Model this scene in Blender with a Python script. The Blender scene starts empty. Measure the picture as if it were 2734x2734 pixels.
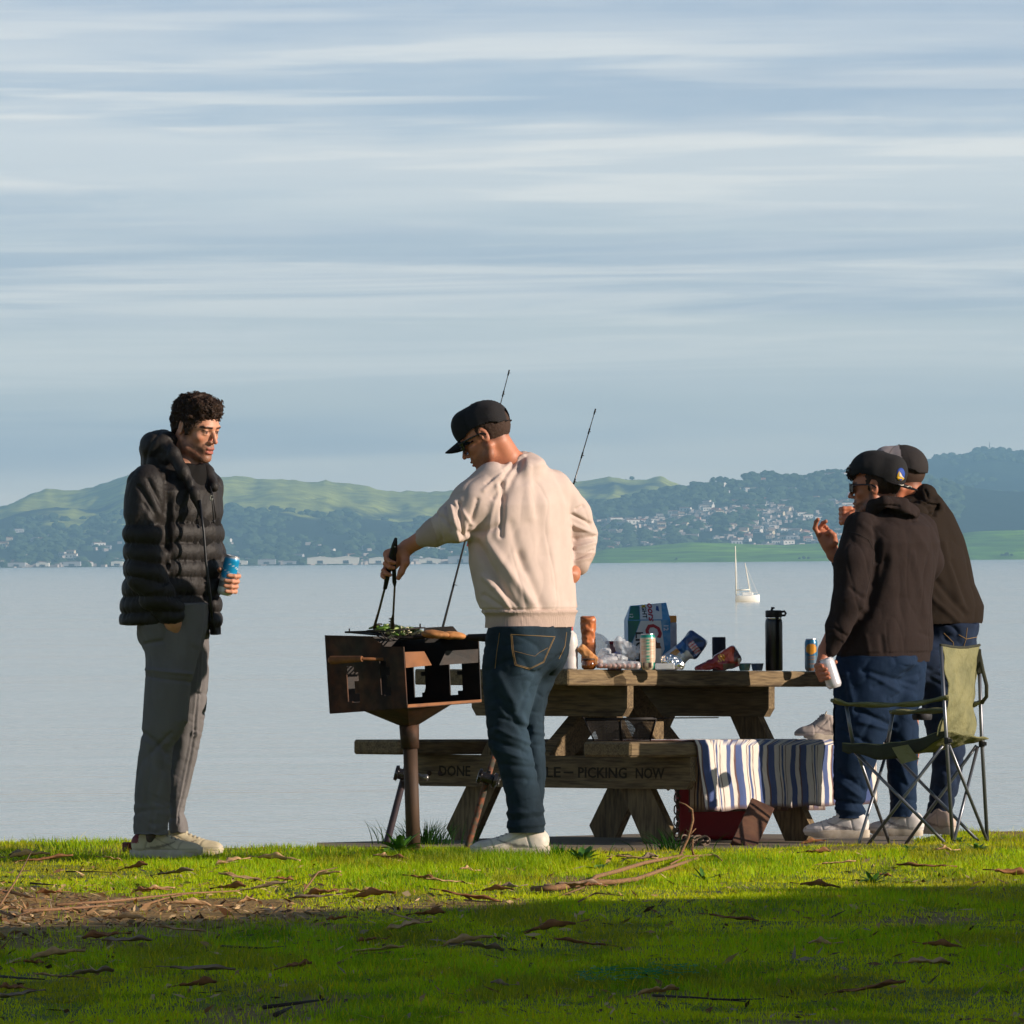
import bpy, math, random
import numpy as np
from mathutils import Vector, Matrix, noise as mnoise

# ------------------------------------------------------------------ camera, sky, sun, exposure
SC = bpy.context.scene
COL = SC.collection
random.seed(7)
RNG = np.random.default_rng(11)
W0 = 2734.0
FPX = 21632.0                      # focal length in photo pixels
CAMZ = 1.169
ROLL = 0.0087
PITCH = math.atan(124.1 / FPX)
_h = Vector((1, 0, 0)); _f = Vector((0, math.cos(PITCH), math.sin(PITCH))); _U = _h.cross(_f)
CR = (_h * math.cos(ROLL) - _U * math.sin(ROLL)).normalized()
CU = (_h * math.sin(ROLL) + _U * math.cos(ROLL)).normalized()
CF = _f.normalized()
CAM = Vector((0, 0, CAMZ))
cd = bpy.data.cameras.new('camera'); cam = bpy.data.objects.new('camera', cd); COL.objects.link(cam)
m = Matrix((CR, CU, -CF)).transposed().to_4x4(); m.translation = CAM
cam.matrix_world = m
cd.sensor_width = 36; cd.sensor_fit = 'HORIZONTAL'; cd.lens = 36 * FPX / W0
cd.clip_start = 0.5; cd.clip_end = 60000
SC.camera = cam

SUN_AZ = math.radians(106); SUN_EL = math.radians(17.5)
SUND = Vector((math.sin(SUN_AZ) * math.cos(SUN_EL), math.cos(SUN_AZ) * math.cos(SUN_EL), math.sin(SUN_EL)))
sl = bpy.data.lights.new('sun', 'SUN'); sl.energy = 4.7; sl.angle = math.radians(0.53); sl.color = (1.0, 0.86, 0.72)
so = bpy.data.objects.new('sun', sl); COL.objects.link(so)
so.rotation_euler = SUND.to_track_quat('Z', 'Y').to_euler(); so.location = (30, -10, 20)

world = bpy.data.worlds.new("World"); SC.world = world; world.use_nodes = True
wt = world.node_tree; wn = wt.nodes; wl = wt.links
bg = wn['Background']; bg.inputs[1].default_value = 0.1
sky = wn.new('ShaderNodeTexSky'); sky.sky_type = 'NISHITA'; sky.sun_disc = False
sky.sun_elevation = SUN_EL; sky.sun_rotation = SUN_AZ; sky.air_density = 1.0; sky.dust_density = 0.5; sky.ozone_density = 1.5
def wnode(t, **k):
    n = wn.new(t)
    for a, b in k.items(): setattr(n, a, b)
    return n
def wmath(op, a, b=None, c=None, clamp=False):
    n = wn.new('ShaderNodeMath'); n.operation = op; n.use_clamp = clamp
    for i, v in enumerate((a, b, c)):
        if v is None: continue
        if isinstance(v, (int, float)): n.inputs[i].default_value = v
        else: wl.new(v, n.inputs[i])
    return n.outputs[0]
tc = wn.new('ShaderNodeTexCoord'); sx = wn.new('ShaderNodeSeparateXYZ'); wl.new(tc.outputs['Generated'], sx.inputs[0])
az = wmath('ARCTAN2', sx.outputs[0], sx.outputs[1])          # 0 towards the bay
el = wmath('ARCSINE', sx.outputs[2])                          # radians
def wvec(sxv, syv, off=0.0, warp=None):
    c = wn.new('ShaderNodeCombineXYZ')
    wl.new(wmath('MULTIPLY_ADD', az, sxv, off), c.inputs[0]); wl.new(wmath('MULTIPLY', el, syv), c.inputs[1])
    return c.outputs[0]
def wnoise(vec, scale, detail, rough=0.5, dist=0.0):
    n = wn.new('ShaderNodeTexNoise'); n.inputs['Scale'].default_value = scale; n.inputs['Detail'].default_value = detail
    n.inputs['Roughness'].default_value = rough; n.inputs['Distortion'].default_value = dist
    wl.new(vec, n.inputs['Vector']); return n.outputs['Fac']
def wramp(v, stops, interp='EASE'):
    r = wn.new('ShaderNodeValToRGB'); r.color_ramp.interpolation = interp
    e = r.color_ramp.elements
    while len(e) > 1: e.remove(e[-1])
    e[0].position = stops[0][0]; e[0].color = stops[0][1]
    for p, c in stops[1:]:
        x = e.new(p); x.color = c
    wl.new(v, r.inputs[0]); return r.outputs[0]
def g4(v): return (v, v, v, 1)
def wmix(f, a, b):
    n = wn.new('ShaderNodeMix'); n.data_type = 'RGBA'; n.clamp_factor = True
    if isinstance(f, float): n.inputs[0].default_value = f
    else: wl.new(f, n.inputs[0])
    for i, v in ((6, a), (7, b)):
        if isinstance(v, tuple): n.inputs[i].default_value = v
        else: wl.new(v, n.inputs[i])
    return n.outputs[2]
eln = wmath('DIVIDE', el, 0.075)                              # 0 horizon .. 1 a little over 4 degrees
base = wramp(eln, [(0.0, (12.0, 10.6, 8.6, 1)), (0.18, (9.6, 9.2, 8.2, 1)), (0.38, (7.0, 7.3, 7.0, 1)), (0.7, (4.7, 5.6, 6.5, 1)), (1.0, (3.9, 4.8, 6.1, 1))], 'LINEAR')
# long thin streaks of high cloud
s1 = wramp(wnoise(wvec(7.0, 95.0, 3.1), 1.0, 5, 0.55, 0.25), [(0.42, g4(0)), (0.60, g4(1))])
s2 = wramp(wnoise(wvec(16.0, 330.0, 9.3), 1.0, 4, 0.5, 0.3), [(0.48, g4(0)), (0.64, g4(1))])
s3 = wramp(wnoise(wvec(150.0, 600.0, 1.7), 1.0, 4, 0.6, 0.8), [(0.40, g4(0.0)), (0.75, g4(1))])
band = wramp(eln, [(0.0, g4(0.15)), (0.30, g4(0.45)), (0.42, g4(1)), (0.50, g4(0.6)), (0.60, g4(0.75)), (0.78, g4(1)), (0.88, g4(0.45)), (1.0, g4(0.7))])
rip = wramp(wnoise(wvec(9.0, 60.0, 5.5), 1.0, 3), [(0.5, g4(0)), (0.62, g4(1))])
cl = wmath('ADD', wmath('MULTIPLY', s1, 0.6), wmath('ADD', wmath('MULTIPLY', s2, 0.6), wmath('MULTIPLY', wmath('MULTIPLY', s3, rip), 0.3)))
cl = wmath('MULTIPLY', cl, band)
s4 = wramp(wnoise(wvec(9.0, 230.0, 21.7), 1.0, 6, 0.6, 0.7), [(0.44, g4(0)), (0.66, g4(1))])
b4 = wramp(eln, [(0.18, g4(0)), (0.28, g4(1)), (0.36, g4(0.8)), (0.46, g4(1)), (0.60, g4(0.2)), (1.0, g4(0.15))])
cl = wmath('MULTIPLY', cl, 1.0, clamp=True)
c1 = wmix(cl, base, (8.6, 8.5, 8.1, 1))
dk = wramp(wnoise(wvec(5.0, 70.0, 12.0), 1.0, 4, 0.5, 0.2), [(0.35, g4(1)), (0.55, g4(0))])
mot = wramp(wnoise(wvec(38.0, 150.0, 4.2), 1.0, 6, 0.62, 0.5), [(0.35, g4(0)), (0.70, g4(1))])
c1 = wmix(wmath('MULTIPLY', mot, 0.28), c1, (7.0, 7.2, 7.3, 1))
c2 = wmix(wmath('MULTIPLY', dk, 0.5), c1, (3.5, 4.4, 5.7, 1))
c2 = wmix(wmath('MULTIPLY', wmath('MULTIPLY', s4, b4), 0.55, clamp=True), c2, (11.0, 10.4, 9.3, 1))
veil = wramp(wmath('DIVIDE', el, 1.0), [(0.0, g4(1)), (0.085, g4(0.95)), (0.18, g4(0.10)), (1.0, g4(0.0))])
dim = wn.new('ShaderNodeVectorMath'); dim.operation = 'SCALE'; dim.inputs[3].default_value = 0.62; wl.new(sky.outputs[0], dim.inputs[0])
fin = wmix(veil, dim.outputs[0], c2)
wl.new(fin, bg.inputs[0])
SC.view_settings.view_transform = 'Standard'; SC.view_settings.look = 'None'
SC.view_settings.exposure = 0.32; SC.view_settings.gamma = 1.0; SC.view_settings.use_curve_mapping = False
SC.cycles.use_denoising = True
SC.cycles.max_bounces = 6; SC.cycles.transparent_max_bounces = 12; SC.cycles.volume_bounces = 0
SC.cycles.use_adaptive_sampling = True; SC.cycles.adaptive_threshold = 0.015
SC.cycles.caustics_reflective = False; SC.cycles.caustics_refractive = False

# ------------------------------------------------------------------ helpers
def P(px, py, Y):
    """point of the scene at distance Y that the photo shows at pixel (px, py)"""
    d = CF + CR * ((px - 1367) / FPX) - CU * ((py - 1367) / FPX)
    t = Y / d.y
    v = CAM + d * t
    return np.array((v.x, v.y, v.z))
def lin(r, g, b):
    f = lambda c: (c / 255.0) / 12.92 if c <= 10 else (((c / 255.0) + 0.055) / 1.055) ** 2.4
    return (f(r), f(g), f(b), 1.0)
def V3(*a): return np.array(a, dtype=float)
def unit(v):
    v = np.asarray(v, float); return v / (np.linalg.norm(v) + 1e-12)
def frame(fwd, up=(0, 0, 1)):
    """rotation with columns right, forward, up"""
    f = unit(fwd); r = unit(np.cross(f, up)); u = np.cross(r, f)
    return np.stack([r, f, u], 1)
def rotz(a):
    c, s = math.cos(a), math.sin(a); return np.array([[c, -s, 0], [s, c, 0], [0, 0, 1.0]])
def rotx(a):
    c, s = math.cos(a), math.sin(a); return np.array([[1.0, 0, 0], [0, c, -s], [0, s, c]])
def roty(a):
    c, s = math.cos(a), math.sin(a); return np.array([[c, 0, s], [0, 1.0, 0], [-s, 0, c]])

def link_mesh(name, V, F, mat=None, parent=None, smooth=True, origin=None, cols=None, mi=None):
    """F: (n,3) / (n,4) array or list of tuples"""
    V = np.asarray(V, dtype=np.float64).reshape(-1, 3)
    if origin is None:
        origin = np.zeros(3) if parent is None else None
    me = bpy.data.meshes.new(name)
    o = bpy.data.objects.new(name, me); COL.objects.link(o)
    po = np.array(parent['_o']) if parent is not None else np.zeros(3)
    if origin is None: origin = po
    origin = np.asarray(origin, float)
    Vl = (V - origin).astype(np.float32)
    if isinstance(F, np.ndarray):
        n, kk = F.shape
        me.vertices.add(len(Vl)); me.vertices.foreach_set('co', Vl.ravel())
        me.loops.add(n * kk); me.loops.foreach_set('vertex_index', F.astype(np.int32).ravel())
        me.polygons.add(n); me.polygons.foreach_set('loop_start', np.arange(0, n * kk, kk, dtype=np.int32))
        me.update(calc_edges=True)
    else:
        me.from_pydata([tuple(v) for v in Vl], [], [tuple(int(i) for i in f) for f in F]); me.update()
    me.polygons.foreach_set('use_smooth', np.full(len(me.polygons), smooth, dtype=bool))
    if mat is not None:
        for mm in (mat if isinstance(mat, (list, tuple)) else [mat]): me.materials.append(mm)
    if mi is not None: me.polygons.foreach_set('material_index', np.asarray(mi, dtype=np.int32))
    if cols is not None:
        a = me.color_attributes.new('Col', 'FLOAT_COLOR', 'POINT')
        c4 = np.ones((len(Vl), 4), dtype=np.float32); c4[:, :3] = cols
        a.data.foreach_set('color', c4.ravel())
    o['_o'] = [float(v) for v in origin]
    if parent is not None:
        o.parent = parent
    o.location = [float(v) for v in (origin - po)]
    return o
def tag(o, label=None, cat=None, group=None, kind=None):
    if label: o['label'] = label
    if cat: o['category'] = cat
    if group: o['group'] = group
    if kind: o['kind'] = kind
    return o
def thing(name, label, cat, loc, group=None):
    o = bpy.data.objects.new(name, None); COL.objects.link(o); o.empty_display_size = 0.1
    o.location = [float(v) for v in loc]; o['_o'] = [float(v) for v in loc]
    return tag(o, label, cat, group)
def dup(root, loc, rz=None, scale=None, label=None, group=None):
    r = root.copy(); COL.objects.link(r); r.location = [float(v) for v in loc]
    if rz is not None: r.rotation_euler = rz if isinstance(rz, (tuple, list)) else (0, 0, rz)
    if scale is not None: r.scale = scale if isinstance(scale, (tuple, list)) else (scale,) * 3
    if label: r['label'] = label
    if group: r['group'] = group
    for ch in list(root.children):
        c = ch.copy(); COL.objects.link(c); c.parent = r
        for g in list(ch.children):
            d = g.copy(); COL.objects.link(d); d.parent = c
    return r

class MB:
    """collects simple solids into one mesh"""
    def __init__(s): s.v = []; s.f = []; s.m = []; s.cm = 0
    def add(s, V, F):
        b = sum(len(x) for x in s.v)
        s.v.append(np.asarray(V, float).reshape(-1, 3))
        for f in F: s.f.append(tuple(int(i) + b for i in f)); s.m.append(s.cm)
        return s
    def box(s, c, h, R=None, bev=0.0):
        """box with half sizes h; bev: chamfer"""
        R = np.eye(3) if R is None else R
        h = np.asarray(h, float); b = min(bev, 0.45 * h.min())
        if b <= 0:
            v = np.array([[x, y, z] for x in (-1, 1) for y in (-1, 1) for z in (-1, 1)]) * h
            f = [(0, 1, 3, 2), (4, 6, 7, 5), (0, 4, 5, 1), (2, 3, 7, 6), (0, 2, 6, 4), (1, 5, 7, 3)]
            return s.add(v @ R.T + c, f)
        v = []; ix = {}
        for sx in (-1, 1):
            for sy in (-1, 1):
                for sz in (-1, 1):
                    for a in range(3):
                        hh = np.array([sx, sy, sz]) * h
                        w = hh - np.array([sx, sy, sz]) * b; w[a] = hh[a]
                        ix[(sx, sy, sz, a)] = len(v); v.append(w)
        f = []
        def q(keys, n):
            ids = [ix[k] for k in keys]; c0 = np.mean([v[i] for i in ids], 0)
            nn = np.cross(v[ids[1]] - v[ids[0]], v[ids[2]] - v[ids[1]])
            if np.dot(nn, n) < 0: ids = ids[::-1]
            f.append(tuple(ids))
        for a in range(3):
            o1, o2 = [i for i in range(3) if i != a]
            for sa in (-1, 1):
                ks = []
                for (p, r) in ((-1, -1), (1, -1), (1, 1), (-1, 1)):
                    k = [0, 0, 0]; k[a] = sa; k[o1] = p; k[o2] = r; ks.append((*k, a))
                n = np.zeros(3); n[a] = sa; q(ks, n)
        for a in range(3):
            o1, o2 = [i for i in range(3) if i != a]
            for p in (-1, 1):
                for r in (-1, 1):
                    k0 = [0, 0, 0]; k0[o1] = p; k0[o2] = r
                    kA = list(k0); kA[a] = -1; kB = list(k0); kB[a] = 1
                    n = np.zeros(3); n[o1] = p; n[o2] = r
                    q([(*kA, o1), (*kB, o1), (*kB, o2), (*kA, o2)], n)
        for sx in (-1, 1):
            for sy in (-1, 1):
                for sz in (-1, 1): q([(sx, sy, sz, 0), (sx, sy, sz, 1), (sx, sy, sz, 2)], np.array([sx, sy, sz], float))
        return s.add(np.array(v) @ R.T + c, f)
    def tube(s, pts, r, n=10, cap=True, squash=None):
        """tube along pts; r number or list"""
        pts = [np.asarray(p, float) for p in pts]; k = len(pts)
        rs = [r] * k if isinstance(r, (int, float)) else list(r)
        V = []; up = None
        for i, p in enumerate(pts):
            t = unit((pts[min(i + 1, k - 1)] - pts[max(i - 1, 0)]))
            if up is None:
                up = np.array((0, 0, 1.0)) if abs(t[2]) < 0.9 else np.array((0, 1.0, 0))
            a = unit(np.cross(t, up)); b = np.cross(a, t); up = b
            for j in range(n):
                an = 2 * math.pi * j / n
                q = a * math.cos(an) + b * math.sin(an) * (squash or 1.0)
                V.append(p + q * rs[i])
        F = []
        for i in range(k - 1):
            for j in range(n):
                F.append((i * n + j, i * n + (j + 1) % n, (i + 1) * n + (j + 1) % n, (i + 1) * n + j))
        if cap:
            F.append(tuple(range(n))[::-1]); F.append(tuple((k - 1) * n + j for j in range(n)))
        return s.add(V, F)
    def lathe(s, prof, c=(0, 0, 0), R=None, n=24, cap=True):
        """prof: list of (r, z) from bottom to top"""
        R = np.eye(3) if R is None else R
        V = []
        for r, z in prof:
            for j in range(n):
                a = 2 * math.pi * j / n; V.append((r * math.cos(a), r * math.sin(a), z))
        F = []
        k = len(prof)
        for i in range(k - 1):
            for j in range(n):
                F.append((i * n + j, i * n + (j + 1) % n, (i + 1) * n + (j + 1) % n, (i + 1) * n + j))
        if cap:
            F.append(tuple(range(n))[::-1]); F.append(tuple((k - 1) * n + j for j in range(n)))
        return s.add(np.array(V) @ R.T + np.asarray(c, float), F)
    def prism(s, poly, z0, z1, R=None, c=(0, 0, 0)):
        """poly in local xy, extruded z0..z1"""
        R = np.eye(3) if R is None else R
        n = len(poly)
        ar = sum(poly[i][0] * poly[(i + 1) % n][1] - poly[(i + 1) % n][0] * poly[i][1] for i in range(n))
        if ar < 0: poly = poly[::-1]
        V = [(x, y, z0) for x, y in poly] + [(x, y, z1) for x, y in poly]
        F = [tuple(range(n))[::-1], tuple(range(n, 2 * n))] + [(i, (i + 1) % n, n + (i + 1) % n, n + i) for i in range(n)]
        return s.add(np.array(V) @ R.T + np.asarray(c, float), F)
    def sheet(s, P0, fn, nu, nv):
        V = [fn(i / nu, j / nv) for j in range(nv + 1) for i in range(nu + 1)]
        F = [(j * (nu + 1) + i, j * (nu + 1) + i + 1, (j + 1) * (nu + 1) + i + 1, (j + 1) * (nu + 1) + i) for j in range(nv) for i in range(nu)]
        return s.add(V, F)
    def build(s, name, mat, parent=None, smooth=False, origin=None, cols=None):
        V = np.concatenate(s.v)
        o = link_mesh(name, V, s.f, mat, parent, smooth, origin, cols, mi=s.m if isinstance(mat, (list, tuple)) else None)
        if smooth == 'auto':
            pass
        return o
def autosmooth(o, deg=35):
    me = o.data
    me.polygons.foreach_set('use_smooth', np.ones(len(me.polygons), dtype=bool))
    me.set_sharp_from_angle(angle=math.radians(deg))
    return o

# value noise on numpy arrays
_L = np.random.default_rng(5).random((32, 32, 32)).astype(np.float32)
def vnoise(X, Y, Z):
    xi = np.floor(X).astype(int); yi = np.floor(Y).astype(int); zi = np.floor(Z).astype(int)
    fx = X - xi; fy = Y - yi; fz = Z - zi
    fx = fx * fx * (3 - 2 * fx); fy = fy * fy * (3 - 2 * fy); fz = fz * fz * (3 - 2 * fz)
    g = lambda a, b, c: _L[(xi + a) & 31, (yi + b) & 31, (zi + c) & 31]
    x00 = g(0, 0, 0) * (1 - fx) + g(1, 0, 0) * fx; x10 = g(0, 1, 0) * (1 - fx) + g(1, 1, 0) * fx
    x01 = g(0, 0, 1) * (1 - fx) + g(1, 0, 1) * fx; x11 = g(0, 1, 1) * (1 - fx) + g(1, 1, 1) * fx
    return (x00 * (1 - fy) + x10 * fy) * (1 - fz) + (x01 * (1 - fy) + x11 * fy) * fz
def fbm(Pt, s, o=3, seed=0.0):
    """Pt (n,3), scale vector or number -> about -0.5..0.5"""
    s = np.asarray(s, float) * np.ones(3)
    r = np.zeros(len(Pt)); a = 0.5; t = 0.0
    for k in range(o):
        q = Pt * s * (2.03 ** k) + seed + 17.3 * k
        r += a * (vnoise(q[:, 0], q[:, 1], q[:, 2]) - 0.5); t += a; a *= 0.5
    return r / t
def sm(x, a, b):
    t = np.clip((x - a) / (b - a), 0, 1); return t * t * (3 - 2 * t)

# ------------------------------------------------------------------ materials
MATS = {}
def M(name, col=(0.5, 0.5, 0.5, 1), rough=0.8, var=None, bump=None, metal=0.0, spec=0.5, vcol=False, sss=0.0, trans=0.0,
      sheen=0.0, coat=0.0, stretch=(1, 1, 1), bump2=None, alpha=None, ior=None, sssr=(0.02, 0.008, 0.004), world=False):
    if name in MATS: return MATS[name]
    mt = bpy.data.materials.new(name); mt.use_nodes = True; MATS[name] = mt
    nt = mt.node_tree; N = nt.nodes; L = nt.links; b = N['Principled BSDF']
    b.inputs['Base Color'].default_value = col; b.inputs['Roughness'].default_value = rough; b.inputs['Metallic'].default_value = metal
    b.inputs['Specular IOR Level'].default_value = spec
    if ior: b.inputs['IOR'].default_value = ior
    if sss:
        b.inputs['Subsurface Weight'].default_value = sss; b.inputs['Subsurface Radius'].default_value = sssr; b.inputs['Subsurface Scale'].default_value = 1.0
    if sheen: b.inputs['Sheen Weight'].default_value = sheen; b.inputs['Sheen Roughness'].default_value = 0.6
    if coat: b.inputs['Coat Weight'].default_value = coat; b.inputs['Coat Roughness'].default_value = 0.15
    if trans: b.inputs['Transmission Weight'].default_value = trans
    if alpha is not None: b.inputs['Alpha'].default_value = alpha
    t = N.new('ShaderNodeTexCoord'); mp = N.new('ShaderNodeMapping'); mp.inputs['Scale'].default_value = stretch
    L.new(t.outputs['Object'], mp.inputs['Vector'])
    cur = None
    if vcol:
        a = N.new('ShaderNodeAttribute'); a.attribute_name = 'Col'; cur = a.outputs['Color']
    if var:
        vs = var if isinstance(var, list) else [var]
        for (sc, amt, c2) in vs:
            n = N.new('ShaderNodeTexNoise'); n.inputs['Scale'].default_value = sc; n.inputs['Detail'].default_value = 5
            L.new(mp.outputs[0], n.inputs['Vector'])
            r = N.new('ShaderNodeMapRange'); r.inputs[1].default_value = 0.38; r.inputs[2].default_value = 0.68
            r.inputs[3].default_value = 0; r.inputs[4].default_value = amt
            L.new(n.outputs['Fac'], r.inputs[0])
            mx = N.new('ShaderNodeMix'); mx.data_type = 'RGBA'
            L.new(r.outputs[0], mx.inputs[0]); mx.inputs[7].default_value = c2
            if cur is None: mx.inputs[6].default_value = col
            else: L.new(cur, mx.inputs[6])
            cur = mx.outputs[2]
    if cur is not None: L.new(cur, b.inputs['Base Color'])
    last = None
    for bp in (bump, bump2):
        if bp:
            n = N.new('ShaderNodeTexNoise'); n.inputs['Scale'].default_value = bp[0]; n.inputs['Detail'].default_value = 4
            L.new(mp.outputs[0], n.inputs['Vector'])
            bn = N.new('ShaderNodeBump'); bn.inputs['Strength'].default_value = bp[1]; bn.inputs['Distance'].default_value = bp[2] if len(bp) > 2 else 0.01
            L.new(n.outputs['Fac'], bn.inputs['Height'])
            if last: L.new(last, bn.inputs['Normal'])
            last = bn.outputs[0]
    if last: L.new(last, b.inputs['Normal'])
    mt['p'] = 1
    return mt

# ------------------------------------------------------------------ ground, pad, water
def crest(x):
    return np.interp(x, [-6, -2.1, -1.55, -1.17, -0.8, -0.3, 1.5, 2.1, 6], [34.5, 33.7, 33.4, 32.75, 33.2, 35.5, 35.5, 34.5, 35.5])
def G(x, y):
    x = np.asarray(x, float); y = np.asarray(y, float)
    win = sm(x, -1.3, -0.7) * (1 - sm(x, 1.65, 2.0))
    z = -0.045 * sm(y, 32.4, 33.4) * win - 0.028 * sm(y, 33.4, 34.8) * win
    z = z + 0.006 * np.sin(x * 2.3 + 0.7 * y) + 0.005 * np.sin(1.7 * y - x)
    z = z - 0.03 * np.clip(20 - y, 0, 60) * 0.05
    c = crest(x); d = np.clip(y - c, 0, None)
    z = z - np.minimum(0.34 * d + 0.10 * np.clip(d, 0, 2) ** 2, 9.0)
    return z
def nonuni(*segs):
    out = []
    for a, b, h in segs: out.append(np.arange(a, b - 1e-9, h))
    out.append(np.array([segs[-1][1]])); return np.concatenate(out)
gx = nonuni((-400, -40, 40), (-40, -5, 2.5), (-5, 5, 0.05), (5, 40, 2.5), (40, 400, 40))
gy = nonuni((-300, -40, 40), (-40, 14, 2), (14, 38, 0.06), (38, 60, 1.0), (60, 120, 10))
XX, YY = np.meshgrid(gx, gy)
ZZ = G(XX, YY)
pt = np.stack([XX.ravel(), YY.ravel(), ZZ.ravel() * 0], 1)
near = (np.abs(XX) < 6) & (YY > 13) & (YY < 37)
ZZ = ZZ + (near.ravel() * (fbm(pt, 1.1, 3) * 0.03 + fbm(pt, 5.0, 2, 9) * 0.012)).reshape(ZZ.shape)
ZG = ZZ
nx, ny = len(gx), len(gy)
I = np.arange(nx * ny).reshape(ny, nx)
Fg = np.stack([I[:-1, :-1].ravel(), I[:-1, 1:].ravel(), I[1:, 1:].ravel(), I[1:, :-1].ravel()], 1)
def gz(x, y):
    """height of the built ground"""
    x = np.asarray(x, float); y = np.asarray(y, float)
    q = np.stack([x.ravel(), y.ravel(), x.ravel() * 0], 1)
    return G(x, y) + ((fbm(q, 1.1, 3) * 0.03 + fbm(q, 5.0, 2, 9) * 0.012)).reshape(x.shape)
# bare earth: a worn patch on the left of the lawn, and soil everywhere under the blades
def dirt(x, y):
    q = np.stack([np.ravel(x), np.ravel(y), np.ravel(x) * 0], 1)
    n = fbm(q, 1.3, 3, 3.0).reshape(np.shape(x))
    e = ((x + 1.80) / 1.15) ** 2 + ((y - 26.6) / 2.1) ** 2
    d = sm(1.15 - e + n * 1.4, 0.0, 0.5)
    n2 = fbm(q, np.array([1.6, 0.7, 1]), 3, 8.0).reshape(np.shape(x))
    return np.clip(np.maximum(d, sm(n2, 0.10, 0.24) * 0.85), 0, 1)
gd = M('soil_and_turf', lin(70, 84, 22), 0.95, vcol=True, var=[(9.0, 0.5, lin(66, 60, 30))], bump=(60, 0.8, 0.02))
dc = dirt(XX, YY).ravel()[:, None]
gcol = (1 - dc) * np.array(lin(104, 122, 22)[:3]) + dc * np.array(lin(160, 124, 66)[:3])
ground = link_mesh('ground', np.stack([XX.ravel(), YY.ravel(), ZZ.ravel()], 1), Fg, gd, cols=gcol)
tag(ground, kind='structure')

WZ = CAMZ - 7.0
wm = bpy.data.materials.new('bay_water'); wm.use_nodes = True
N = wm.node_tree.nodes; L = wm.node_tree.links; b = N['Principled BSDF']
b.inputs['Base Color'].default_value = (0.17, 0.20, 0.17, 1); b.inputs['Roughness'].default_value = 0.12; b.inputs['IOR'].default_value = 1.333; b.inputs['Specular IOR Level'].default_value = 0.38
geo = N.new('ShaderNodeNewGeometry')
def wbump(scale, stretch, strength, dist, prev=None, det=3):
    mp = N.new('ShaderNodeMapping'); mp.inputs['Scale'].default_value = stretch; L.new(geo.outputs['Position'], mp.inputs['Vector'])
    n = N.new('ShaderNodeTexNoise'); n.inputs['Scale'].default_value = scale; n.inputs['Detail'].default_value = det; L.new(mp.outputs[0], n.inputs['Vector'])
    bn = N.new('ShaderNodeBump'); bn.inputs['Strength'].default_value = strength; bn.inputs['Distance'].default_value = dist
    L.new(n.outputs['Fac'], bn.inputs['Height'])
    if prev: L.new(prev, bn.inputs['Normal'])
    return bn, n
b1, _ = wbump(1.4, (1, 1, 1), 0.9, 0.07)
b2, _ = wbump(0.10, (0.25, 1, 1), 0.7, 0.6, b1.outputs[0], 5)
L.new(b2.outputs[0], b.inputs['Normal'])
# wind streaks: smoother water in long lanes
mp = N.new('ShaderNodeMapping'); mp.inputs['Scale'].default_value = (0.0035, 0.022, 1); L.new(geo.outputs['Position'], mp.inputs['Vector'])
n3 = N.new('ShaderNodeTexNoise'); n3.inputs['Scale'].default_value = 1.0; n3.inputs['Detail'].default_value = 5; n3.inputs['Roughness'].default_value = 0.62
n3.inputs['Distortion'].default_value = 0.3
L.new(mp.outputs[0], n3.inputs['Vector'])
r3 = N.new('ShaderNodeMapRange'); r3.inputs[1].default_value = 0.42; r3.inputs[2].default_value = 0.62; r3.inputs[3].default_value = 0.95; r3.inputs[4].default_value = 0.25
L.new(n3.outputs['Fac'], r3.inputs[0]); L.new(r3.outputs[0], b1.inputs['Strength'])
r4 = N.new('ShaderNodeMapRange'); r4.inputs[1].default_value = 0.42; r4.inputs[2].default_value = 0.62; r4.inputs[3].default_value = 0.7; r4.inputs[4].default_value = 0.25
L.new(n3.outputs['Fac'], r4.inputs[0]); L.new(r4.outputs[0], b2.inputs['Strength'])
mxw = N.new('ShaderNodeMix'); mxw.data_type = 'RGBA'; mxw.inputs[6].default_value = (0.74, 0.62, 0.42, 1); mxw.inputs[7].default_value = (0.48, 0.48, 0.40, 1)
L.new(n3.outputs['Fac'], mxw.inputs[0]); L.new(mxw.outputs[2], b.inputs['Base Color'])
wv = [(-9000, 34, WZ), (9000, 34, WZ), (9000, 26000, WZ), (-9000, 26000, WZ)]
water = link_mesh('water', wv, np.array([[0, 1, 2, 3]]), wm, smooth=False)
tag(water, kind='structure')

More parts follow.
